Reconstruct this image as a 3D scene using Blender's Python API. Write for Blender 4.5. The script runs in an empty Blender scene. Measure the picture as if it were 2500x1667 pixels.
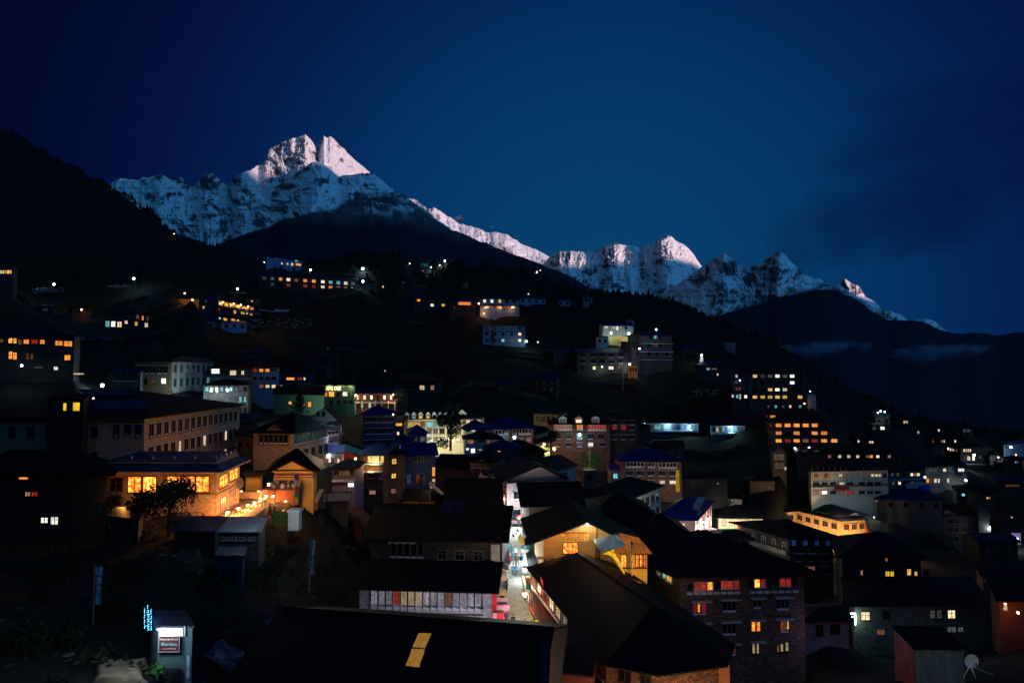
import bpy, bmesh, math, random
import numpy as np
from mathutils import Vector, Matrix
DEBUG = 0
random.seed(7)
S = bpy.context.scene
C = S.collection
R = math.radians

# ---------------------------------------------------------------- camera
F = 1667.0; PITCH = R(2.3)
cd = bpy.data.cameras.new("camera"); cam = bpy.data.objects.new("camera", cd); C.objects.link(cam)
cd.sensor_width = 36.0; cd.lens = F / 2500 * 36; cd.clip_start = 0.5; cd.clip_end = 120000
cam.rotation_euler = (math.pi / 2 + PITCH, 0, 0); S.camera = cam
def ray(px, py):
    a = (px - 1250) / F; b = (833.5 - py) / F
    return Vector((a, math.cos(PITCH) - b * math.sin(PITCH), math.sin(PITCH) + b * math.cos(PITCH)))
def P(px, py, d): return ray(px, py) * d          # the point seen at a pixel at forward distance d
def Pz(px, py, z):
    r = ray(px, py); return r * (z / r.z)
def pix(v):
    y = v.y * math.cos(PITCH) + v.z * math.sin(PITCH); u = -v.y * math.sin(PITCH) + v.z * math.cos(PITCH)
    return 1250 + v.x / y * F, 833.5 - u / y * F

# ---------------------------------------------------------------- render settings, sky, sun
S.view_settings.view_transform = 'Standard'; S.view_settings.look = 'None'
S.view_settings.exposure = 0; S.view_settings.gamma = 1
cy = S.cycles
cy.use_denoising = True; cy.max_bounces = 4; cy.diffuse_bounces = 2; cy.glossy_bounces = 2
cy.transmission_bounces = 3; cy.volume_bounces = 0; cy.sample_clamp_indirect = 4; cy.use_light_tree = True
cy.caustics_reflective = False; cy.caustics_refractive = False; cy.use_adaptive_sampling = True
cy.adaptive_threshold = 0.01; cy.volume_step_rate = 2; cy.volume_max_steps = 128

W = bpy.data.worlds.new("World"); S.world = W; W.use_nodes = True
nt = W.node_tree; nt.nodes.clear()
def N(nt, t, **k):
    n = nt.nodes.new(t)
    for a, b in k.items(): setattr(n, a, b)
    return n
def L(nt, a, b): nt.links.new(a, b)
wo = N(nt, 'ShaderNodeOutputWorld'); bg = N(nt, 'ShaderNodeBackground'); L(nt, bg.outputs[0], wo.inputs[0])
tc = N(nt, 'ShaderNodeTexCoord')
def wdot(v):
    n = N(nt, 'ShaderNodeVectorMath', operation='DOT_PRODUCT'); L(nt, tc.outputs['Generated'], n.inputs[0])
    n.inputs[1].default_value = v; return n.outputs['Value']
def wramp(src, stops):
    n = N(nt, 'ShaderNodeValToRGB'); cr = n.color_ramp
    while len(cr.elements) > 1: cr.elements.remove(cr.elements[-1])
    for i, (p, c) in enumerate(stops):
        e = cr.elements[0] if i == 0 else cr.elements.new(p)
        e.position = p; e.color = (*c, 1)
    L(nt, src, n.inputs[0]); return n.outputs[0]
def wmap(src, a, b, c=0.0, d=1.0):
    n = N(nt, 'ShaderNodeMapRange'); L(nt, src, n.inputs[0])
    for i, v in enumerate((a, b, c, d)): n.inputs[i + 1].default_value = v
    return n.outputs[0]
def wmul(a, b, op='MULTIPLY'):
    n = N(nt, 'ShaderNodeMath', operation=op)
    for i, s in enumerate((a, b)):
        if isinstance(s, (int, float)): n.inputs[i].default_value = s
        else: L(nt, s, n.inputs[i])
    return n.outputs[0]
# twilight glow of the eastern sky, brightest low above the peaks, falling to the zenith and the sides
gd = ray(1470, 770).normalized()
glow = wramp(wdot(gd), [(0.0, (.0008, .002, .010)), (0.60, (.0008, .0022, .018)), (0.72, (.0009, .0034, .030)), (0.80, (.0010, .0065, .050)),
                        (0.86, (.0011, .0135, .078)), (0.91, (.0013, .0250, .112)), (0.95, (.0016, .0385, .138)),
                        (1.0, (.0022, .056, .160))])
sep = N(nt, 'ShaderNodeSeparateXYZ'); L(nt, tc.outputs['Generated'], sep.inputs[0])
# thin dark cloud bands
mp = N(nt, 'ShaderNodeMapping'); mp.inputs['Scale'].default_value = (1.5, 1.5, 5.2); mp.inputs['Rotation'].default_value = (0, R(-24), 0)
L(nt, tc.outputs['Generated'], mp.inputs[0])
nz = N(nt, 'ShaderNodeTexNoise'); nz.inputs['Scale'].default_value = 2.1; nz.inputs['Detail'].default_value = 7; nz.inputs['Roughness'].default_value = .58
nz.inputs['Distortion'].default_value = 0.15
L(nt, mp.outputs[0], nz.inputs['Vector'])
def spot(px, py, r0, r1): return wmap(wdot(ray(px, py).normalized()), math.cos(R(r1)), math.cos(R(r0)))
region = None
for px_, py_, ra, k_ in ((1960,585,4.5,.8),(2060,550,5,1),(2160,510,5.5,1),(2260,470,6,1),(2120,410,6,.8),(2260,350,8,.9),(2420,300,8,.8),(1750,590,3,.35),(520,290,6,.45),(380,380,6,.4)):
    q_ = wmul(spot(px_, py_, 0, ra), k_); region = q_ if region is None else wmul(region, q_, 'MAXIMUM')
clf = wmul(wmap(wmul(wmul(nz.outputs[0], .85), wmul(region, .62), 'ADD'), .62, .98), .6)
mx = N(nt, 'ShaderNodeMixRGB'); L(nt, clf, mx.inputs[0]); L(nt, glow, mx.inputs[1]); mx.inputs[2].default_value = (.0008, .005, .042, 1)
# afterglow of the west, behind the viewer
west = wmap(wdot(Vector((.72, -.69, .10)).normalized()), .05, 1.0); west = wmul(wmul(west, west), 1.9)
wl = N(nt, 'ShaderNodeMixRGB', blend_type='ADD'); wl.inputs[0].default_value = 1
wc = N(nt, 'ShaderNodeMixRGB', blend_type='MULTIPLY'); wc.inputs[0].default_value = 1; L(nt, west, wc.inputs[1]); wc.inputs[2].default_value = (.042, .25, .62, 1)
L(nt, mx.outputs[0], wl.inputs[1]); L(nt, wc.outputs[0], wl.inputs[2])
nish = N(nt, 'ShaderNodeTexSky', sky_type='NISHITA'); nish.sun_disc = False; nish.sun_elevation = R(-3); nish.sun_rotation = R(150)
nb = N(nt, 'ShaderNodeMixRGB', blend_type='ADD'); nb.inputs[0].default_value = 0.004
L(nt, wl.outputs[0], nb.inputs[1]); L(nt, nish.outputs[0], nb.inputs[2])
L(nt, nb.outputs[0], bg.inputs[0]); bg.inputs[1].default_value = 0.92

SUNV = Vector((.78, -.626, math.tan(R(2.3)))).normalized()      # towards the setting sun
sd = bpy.data.lights.new("sun", 'SUN'); sd.energy = 3.6; sd.angle = R(.5); sd.color = (1.0, .66, .60)
sun = bpy.data.objects.new("sun", sd); C.objects.link(sun); sun.rotation_euler = SUNV.to_track_quat('Z', 'Y').to_euler()
if DEBUG:
    sd.energy = 0; bg.inputs[1].default_value = 12
    d2 = bpy.data.lights.new("dbg", 'SUN'); d2.energy = 2; o2 = bpy.data.objects.new("dbg", d2); C.objects.link(o2); o2.rotation_euler = (R(50), 0, R(30))

# ---------------------------------------------------------------- helpers
def tag(o, label=None, cat=None, group=None, kind=None):
    if label: o['label'] = label
    if cat: o['category'] = cat
    if group: o['group'] = group
    if kind: o['kind'] = kind
    return o
def empty(name, loc, rz=0.0):
    o = bpy.data.objects.new(name, None); C.objects.link(o); o.location = loc; o.rotation_euler = (0, 0, rz)
    o.empty_display_size = .3
    return o
def link(name, me, parent=None, loc=(0, 0, 0), rot=(0, 0, 0), scale=(1, 1, 1)):
    o = bpy.data.objects.new(name, me); C.objects.link(o); o.parent = parent
    o.location = loc; o.rotation_euler = rot; o.scale = scale
    return o

class MB:
    """collects polygons with metre uvs into one mesh"""
    def __init__(s): s.v = []; s.f = []; s.uv = []; s.mi = []; s.sm = []
    def poly(s, pts, uv=None, mi=0, smooth=False):
        pts = [Vector(p) for p in pts]; b = len(s.v); s.v += pts; s.f.append(tuple(range(b, b + len(pts))))
        if uv is None:
            n = Vector((0, 0, 0))
            for i in range(len(pts)): n += (pts[i] - pts[0]).cross(pts[(i + 1) % len(pts)] - pts[0])
            n = n.normalized() if n.length > 1e-9 else Vector((0, 0, 1))
            if abs(n.z) > .999: t = Vector((1, 0, 0)); w = Vector((0, 1, 0))
            else:
                t = Vector((-n.y, n.x, 0)).normalized(); w = n.cross(t)
            uv = [(p.dot(t), p.dot(w)) for p in pts]
        s.uv += uv; s.mi.append(mi); s.sm.append(smooth)
    def box(s, a, b, mi=0):
        x0, y0, z0 = a; x1, y1, z1 = b
        c = [(x0,y0,z0),(x1,y0,z0),(x1,y1,z0),(x0,y1,z0),(x0,y0,z1),(x1,y0,z1),(x1,y1,z1),(x0,y1,z1)]
        for f in ((3,2,1,0),(4,5,6,7),(0,1,5,4),(1,2,6,5),(2,3,7,6),(3,0,4,7)): s.poly([c[i] for i in f], mi=mi)
    def bar(s, a, b, r=.05, mi=0, n=6, r2=None, smooth=True):
        a = Vector(a); b = Vector(b); d = (b - a)
        if d.length < 1e-6: return
        d.normalize(); t = d.orthogonal().normalized(); w = d.cross(t); r2 = r if r2 is None else r2
        A = [a + (t * math.cos(2*math.pi*i/n) + w * math.sin(2*math.pi*i/n)) * r for i in range(n)]
        B = [b + (t * math.cos(2*math.pi*i/n) + w * math.sin(2*math.pi*i/n)) * r2 for i in range(n)]
        for i in range(n):
            j = (i + 1) % n; s.poly([A[i], A[j], B[j], B[i]], mi=mi, smooth=smooth)
        s.poly(A[::-1], mi=mi); s.poly(B, mi=mi)
    def ball(s, c, r, mi=0, n=8, m=6, sz=1.0, smooth=True):
        c = Vector(c)
        def q(i, j):
            th = math.pi * i / m; ph = 2 * math.pi * j / n
            return c + Vector((r*math.sin(th)*math.cos(ph), r*math.sin(th)*math.sin(ph), r*sz*math.cos(th)))
        for i in range(m):
            for j in range(n):
                if i == 0: s.poly([q(0, 0), q(1, j), q(1, j+1)], mi=mi, smooth=smooth)
                elif i == m - 1: s.poly([q(i, j), q(m, 0), q(i, j+1)], mi=mi, smooth=smooth)
                else: s.poly([q(i, j), q(i+1, j), q(i+1, j+1), q(i, j+1)], mi=mi, smooth=smooth)
    def mesh(s, name, mats, merge=False):
        me = bpy.data.meshes.new(name); me.from_pydata([tuple(v) for v in s.v], [], s.f)
        for m in (mats if isinstance(mats, (list, tuple)) else [mats]): me.materials.append(m)
        ul = me.uv_layers.new(name="uv"); ul.data.foreach_set('uv', [c for u in s.uv for c in u])
        me.polygons.foreach_set('material_index', s.mi); me.polygons.foreach_set('use_smooth', s.sm)
        me.update()
        if merge:
            bm = bmesh.new(); bm.from_mesh(me); bmesh.ops.remove_doubles(bm, verts=bm.verts, dist=1e-4); bm.to_mesh(me); bm.free()
        return me
    def obj(s, name, mats, parent=None, loc=(0, 0, 0), rot=(0, 0, 0), merge=False):
        return link(name, s.mesh(name, mats, merge), parent, loc, rot)

# ---------------------------------------------------------------- materials
MATS = {}
def mat(name, build):
    if name in MATS: return MATS[name]
    m = bpy.data.materials.new(name); m.use_nodes = True; t = m.node_tree; t.nodes.clear()
    out = N(t, 'ShaderNodeOutputMaterial'); b = N(t, 'ShaderNodeBsdfPrincipled'); L(t, b.outputs[0], out.inputs[0])
    b.inputs['Roughness'].default_value = .8; b.inputs['Specular IOR Level'].default_value = .25
    build(t, b, out); MATS[name] = m; return m
def mixc(t, fac, a, b):
    n = N(t, 'ShaderNodeMixRGB')
    for i, s in enumerate((fac, a, b)):
        if isinstance(s, (int, float)): n.inputs[i].default_value = s
        elif isinstance(s, tuple): n.inputs[i].default_value = (*s, 1)
        else: L(t, s, n.inputs[i])
    return n.outputs[0]
def noise(t, scale, detail=4, vec=None, rough=.6):
    n = N(t, 'ShaderNodeTexNoise'); n.inputs['Scale'].default_value = scale; n.inputs['Detail'].default_value = detail
    n.inputs['Roughness'].default_value = rough
    if vec is None: vec = N(t, 'ShaderNodeTexCoord').outputs['Object']
    L(t, vec, n.inputs['Vector']); return n.outputs[0]
def mrange(t, s, a, b, c=0., d=1.):
    n = N(t, 'ShaderNodeMapRange'); L(t, s, n.inputs[0])
    for i, v in enumerate((a, b, c, d)): n.inputs[i + 1].default_value = v
    return n.outputs[0]
def bump(t, b, h, strength=.4, dist=.05):
    n = N(t, 'ShaderNodeBump'); n.inputs['Strength'].default_value = strength; n.inputs['Distance'].default_value = dist
    L(t, h, n.inputs['Height']); L(t, n.outputs[0], b.inputs['Normal'])
def m_plain(name, col, rough=.8, var=.35, scale=1.2, metal=0., bmp=.0):
    def f(t, b, o):
        k = mrange(t, noise(t, scale, 6), .3, .7)
        L(t, mixc(t, k, tuple(c * (1 - var) for c in col), tuple(c * (1 + var * .6) for c in col)), b.inputs['Base Color'])
        b.inputs['Roughness'].default_value = rough; b.inputs['Metallic'].default_value = metal
        if bmp: bump(t, b, noise(t, scale * 12, 5), bmp, .03)
    return mat(name, f)
def m_stone(name, col, mortar, bw=.55, bh=.19, var=.5, bs=.6, mort=.022, mdark=1.0):
    def f(t, b, o):
        uv = N(t, 'ShaderNodeUVMap').outputs[0]
        wn = N(t, 'ShaderNodeTexNoise'); wn.inputs['Scale'].default_value = 1.6; L(t, uv, wn.inputs['Vector'])
        w = N(t, 'ShaderNodeMixRGB', blend_type='ADD'); w.inputs[0].default_value = .09; L(t, uv, w.inputs[1]); L(t, wn.outputs['Color'], w.inputs[2])
        br = N(t, 'ShaderNodeTexBrick'); L(t, w.outputs[0], br.inputs['Vector'])
        br.inputs['Scale'].default_value = 1; br.inputs['Brick Width'].default_value = bw; br.inputs['Row Height'].default_value = bh
        br.inputs['Mortar Size'].default_value = mort; br.inputs['Mortar Smooth'].default_value = .3; br.inputs['Bias'].default_value = -.1
        br.inputs['Color1'].default_value = (*[c * (1 - var) for c in col], 1); br.inputs['Color2'].default_value = (*[c * (1 + var * .5) for c in col], 1)
        br.inputs['Mortar'].default_value = (*mortar, 1)
        k = mrange(t, noise(t, 2.3, 6, uv), .3, .75, .45, 1.15)
        mm = N(t, 'ShaderNodeMixRGB', blend_type='MULTIPLY'); mm.inputs[0].default_value = .8; L(t, br.outputs['Color'], mm.inputs[1]); L(t, k, mm.inputs[2])
        L(t, mm.outputs[0], b.inputs['Base Color'])
        inv = N(t, 'ShaderNodeMath', operation='SUBTRACT'); inv.inputs[0].default_value = 1; L(t, br.outputs['Fac'], inv.inputs[1])
        bump(t, b, inv.outputs[0], bs, .06)
        b.inputs['Roughness'].default_value = .9
    return mat(name, f)
def m_metal(name, col, rough=.45, pitch=.25, var=.5, axis='x', spec=.3, bs=.6):
    """corrugated sheet: ribs run down the slope (uv x across)"""
    def f(t, b, o):
        uv = N(t, 'ShaderNodeUVMap').outputs[0]
        wv = N(t, 'ShaderNodeTexWave', wave_type='BANDS', bands_direction='X'); L(t, uv, wv.inputs['Vector'])
        wv.inputs['Scale'].default_value = 1 / pitch / 3.183 * 1.0
        bump(t, b, wv.outputs[0], bs, .05)
        sx = N(t, 'ShaderNodeMapping'); sx.inputs['Scale'].default_value = (1.1, .28, 1); L(t, uv, sx.inputs[0])
        vor = N(t, 'ShaderNodeTexBrick'); L(t, uv, vor.inputs['Vector']); vor.inputs['Scale'].default_value = 1
        vor.inputs['Brick Width'].default_value = .9; vor.inputs['Row Height'].default_value = 2.4; vor.inputs['Mortar Size'].default_value = .012
        vor.inputs['Color1'].default_value = (.55, .55, .55, 1); vor.inputs['Color2'].default_value = (1.2, 1.2, 1.2, 1); vor.inputs['Mortar'].default_value = (.25, .25, .25, 1)
        k = mrange(t, noise(t, 1.4, 7, sx.outputs[0]), .3, .75)
        base = mixc(t, k, tuple(c * (1 - var) for c in col), tuple(c * (1 + var * .4) for c in col))
        mm = N(t, 'ShaderNodeMixRGB', blend_type='MULTIPLY'); mm.inputs[0].default_value = .7; L(t, base, mm.inputs[1]); L(t, vor.outputs['Color'], mm.inputs[2])
        L(t, mm.outputs[0], b.inputs['Base Color']); b.inputs['Roughness'].default_value = rough; b.inputs['Specular IOR Level'].default_value = spec
    return mat(name, f)
def m_emit(name, col, strength=1.0, var=.55, scale=3.0, fold=7.0, col2=None, grid=False):
    """a lit room behind glass: curtain folds and furniture-like patches"""
    def f(t, b, o):
        uv = N(t, 'ShaderNodeUVMap').outputs[0]
        oi = N(t, 'ShaderNodeObjectInfo')
        ad = N(t, 'ShaderNodeVectorMath', operation='ADD'); L(t, uv, ad.inputs[0]); 
        sc = N(t, 'ShaderNodeVectorMath', operation='SCALE'); cb = N(t, 'ShaderNodeCombineXYZ')
        L(t, oi.outputs['Random'], cb.inputs[0]); L(t, oi.outputs['Random'], cb.inputs[1]); L(t, cb.outputs[0], sc.inputs[0]); sc.inputs['Scale'].default_value = 57.
        L(t, sc.outputs[0], ad.inputs[1])
        a = mrange(t, noise(t, scale, 3, ad.outputs[0]), .35, .65, 1 - var, 1.25)
        sx = N(t, 'ShaderNodeMapping'); sx.inputs['Scale'].default_value = (fold, .25, 1); L(t, ad.outputs[0], sx.inputs[0])
        c = mrange(t, noise(t, 1.0, 2, sx.outputs[0]), .35, .65, .55, 1.2)
        m1 = N(t, 'ShaderNodeMath', operation='MULTIPLY'); L(t, a, m1.inputs[0]); L(t, c, m1.inputs[1])
        rr = mrange(t, oi.outputs['Random'], 0, 1, .6, 1.25)
        m2 = N(t, 'ShaderNodeMath', operation='MULTIPLY'); L(t, m1.outputs[0], m2.inputs[0]); L(t, rr, m2.inputs[1])
        m3 = N(t, 'ShaderNodeMath', operation='MULTIPLY'); L(t, m2.outputs[0], m3.inputs[0]); m3.inputs[1].default_value = strength
        b.inputs['Base Color'].default_value = (.02, .02, .02, 1); b.inputs['Roughness'].default_value = .3
        if col2 is not None:
            k = mrange(t, noise(t, scale * 1.3, 2, ad.outputs[0]), .45, .55)
            L(t, mixc(t, k, col, col2), b.inputs['Emission Color'])
        else: b.inputs['Emission Color'].default_value = (*col, 1)
        L(t, m3.outputs[0], b.inputs['Emission Strength'])
    return mat(name, f)
def m_bulb(name, col, s):
    def f(t, b, o):
        b.inputs['Base Color'].default_value = (.8, .8, .8, 1); b.inputs['Emission Color'].default_value = (*col, 1); b.inputs['Emission Strength'].default_value = s
    return mat(name, f)

PANE = {
 'o': m_emit('pane_orange', (1.0, .20, .018), 1.5, col2=(1., .42, .07)),
 'O': m_emit('pane_gold', (1.0, .45, .07), 2.6, col2=(1., .12, .01), scale=2.2, var=.5),
 'r': m_emit('pane_red_curtain', (.62, .040, .014), .6, fold=9),
 'y': m_emit('pane_yellow', (1.0, .52, .10), 1.3),
 'Y': m_emit('pane_flat_yellow', (1.0, .60, .03), 1.15, var=.08, fold=.5),
 'w': m_emit('pane_warm_white', (1.0, .74, .46), 1.4),
 'W': m_emit('pane_white', (.95, .95, .80), 1.9),
 'c': m_emit('pane_cyan', (.25, .75, .80), 1.0),
 'p': m_emit('pane_pinkish', (.85, .35, .25), .45),
 'd': m_emit('pane_dim', (.30, .33, .32), .25),
 'q': m_emit('pane_dim_amber', (.8, .30, .10), .28),
 'b': m_emit('pane_dim_blue', (.03, .07, .30), .5),
 'v': m_emit('pane_violet', (.55, .25, .75), .8),
}
def _dark(t, b, o):
    b.inputs['Base Color'].default_value = (.006, .006, .008, 1); b.inputs['Roughness'].default_value = .15; b.inputs['Specular IOR Level'].default_value = .4
PANE['.'] = mat('pane_dark_glass', _dark)
fr_dark = m_plain('frame_dark', (.020, .010, .008)); fr_white = m_plain('frame_white', (.45, .45, .46)); fr_blue = m_plain('frame_blue', (.025, .05, .14))
fr_red = m_plain('frame_red', (.16, .018, .014)); fr_grey = m_plain('frame_grey', (.12, .13, .14)); fr_green = m_plain('frame_green', (.02, .10, .07))
FR = {'d': fr_dark, 'w': fr_white, 'b': fr_blue, 'r': fr_red, 'g': fr_grey, 'e': fr_green}
panel_white = m_plain('panel_white', (.42, .42, .46), var=.15)
wood_dark = m_plain('wood_dark', (.05, .025, .015), scale=4)
wood = m_plain('wood_board', (.30, .17, .08), scale=5)
iron = m_plain('iron', (.04, .04, .045), .5, metal=.6)
pale_metal = m_plain('pale_metal', (.38, .40, .42), .4, metal=.5)
ST = {
 'dark': m_stone('stone_dark', (.055, .052, .055), (.022, .022, .022)),
 'brown': m_stone('stone_brown', (.20, .12, .075), (.07, .05, .035), .5, .17),
 'tan': m_stone('stone_tan', (.42, .27, .17), (.30, .20, .13), .5, .2, .25, .25),
 'grey': m_stone('stone_grey', (.14, .14, .14), (.06, .06, .06), .45, .16),
 'brick': m_stone('brick_brown', (.24, .12, .075), (.06, .035, .025), .42, .16, .55, .9, .03),
 'brickg': m_stone('brick_greybrown', (.17, .12, .09), (.04, .03, .025), .46, .17, .55, 1., .03),
 'pink': m_stone('stone_pink', (.42, .27, .26), (.28, .18, .17), .5, .2, .25, .3),
 'dusk': m_stone('stone_dusky', (.085, .07, .07), (.05, .045, .045), .5, .2, .3, .4),
 'pale': m_stone('stone_pale', (.38, .39, .37), (.24, .25, .24), .6, .22, .18, .3, .015),
 'yell': m_stone('stone_yellow', (.42, .31, .14), (.26, .19, .09), .5, .2, .25, .3),
 'wht': m_stone('stone_whitewash', (.55, .53, .56), (.33, .31, .34), .38, .13, .22, 1.1, .03),
 'creamw': m_plain('plaster_cream', (.55, .50, .34), var=.12),
 'white': m_plain('plaster_white', (.55, .56, .58), var=.12),
 'green': m_plain('plaster_green', (.06, .19, .15), var=.12),
 'blue': m_plain('boards_blue', (.016, .03, .09), var=.2),
 'bluegrey': m_plain('plaster_bluegrey', (.15, .21, .32), var=.15),
 'mauve': m_plain('plaster_mauve', (.20, .13, .16), var=.15),
 'red': m_plain('boards_red', (.22, .03, .02), var=.2),
 'redbrown': m_plain('boards_redbrown', (.16, .045, .03), var=.2),
 'ochre': m_plain('plaster_ochre', (.45, .30, .10), var=.2),
 'black': m_plain('boards_black', (.016, .016, .018), var=.2),
}
RF = {
 'black': m_metal('roof_black', (.009, .008, .008), .7, spec=.1),
 'dark': m_metal('roof_dark', (.014, .014, .016), .6, spec=.15),
 'blue': m_metal('roof_blue', (.006, .009, .12), .6, spec=.12),
 'navy': m_metal('roof_navy', (.008, .011, .06), .6, spec=.12),
 'rust': m_metal('roof_rust', (.09, .028, .018), .7, spec=.1),
 'steel': m_metal('roof_steel', (.22, .30, .36), .5, spec=.3),
 'green': m_metal('roof_green', (.03, .12, .10), .6, spec=.15),
 'greyblue': m_metal('roof_greyblue', (.03, .045, .085), .6, spec=.15),
}
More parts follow.
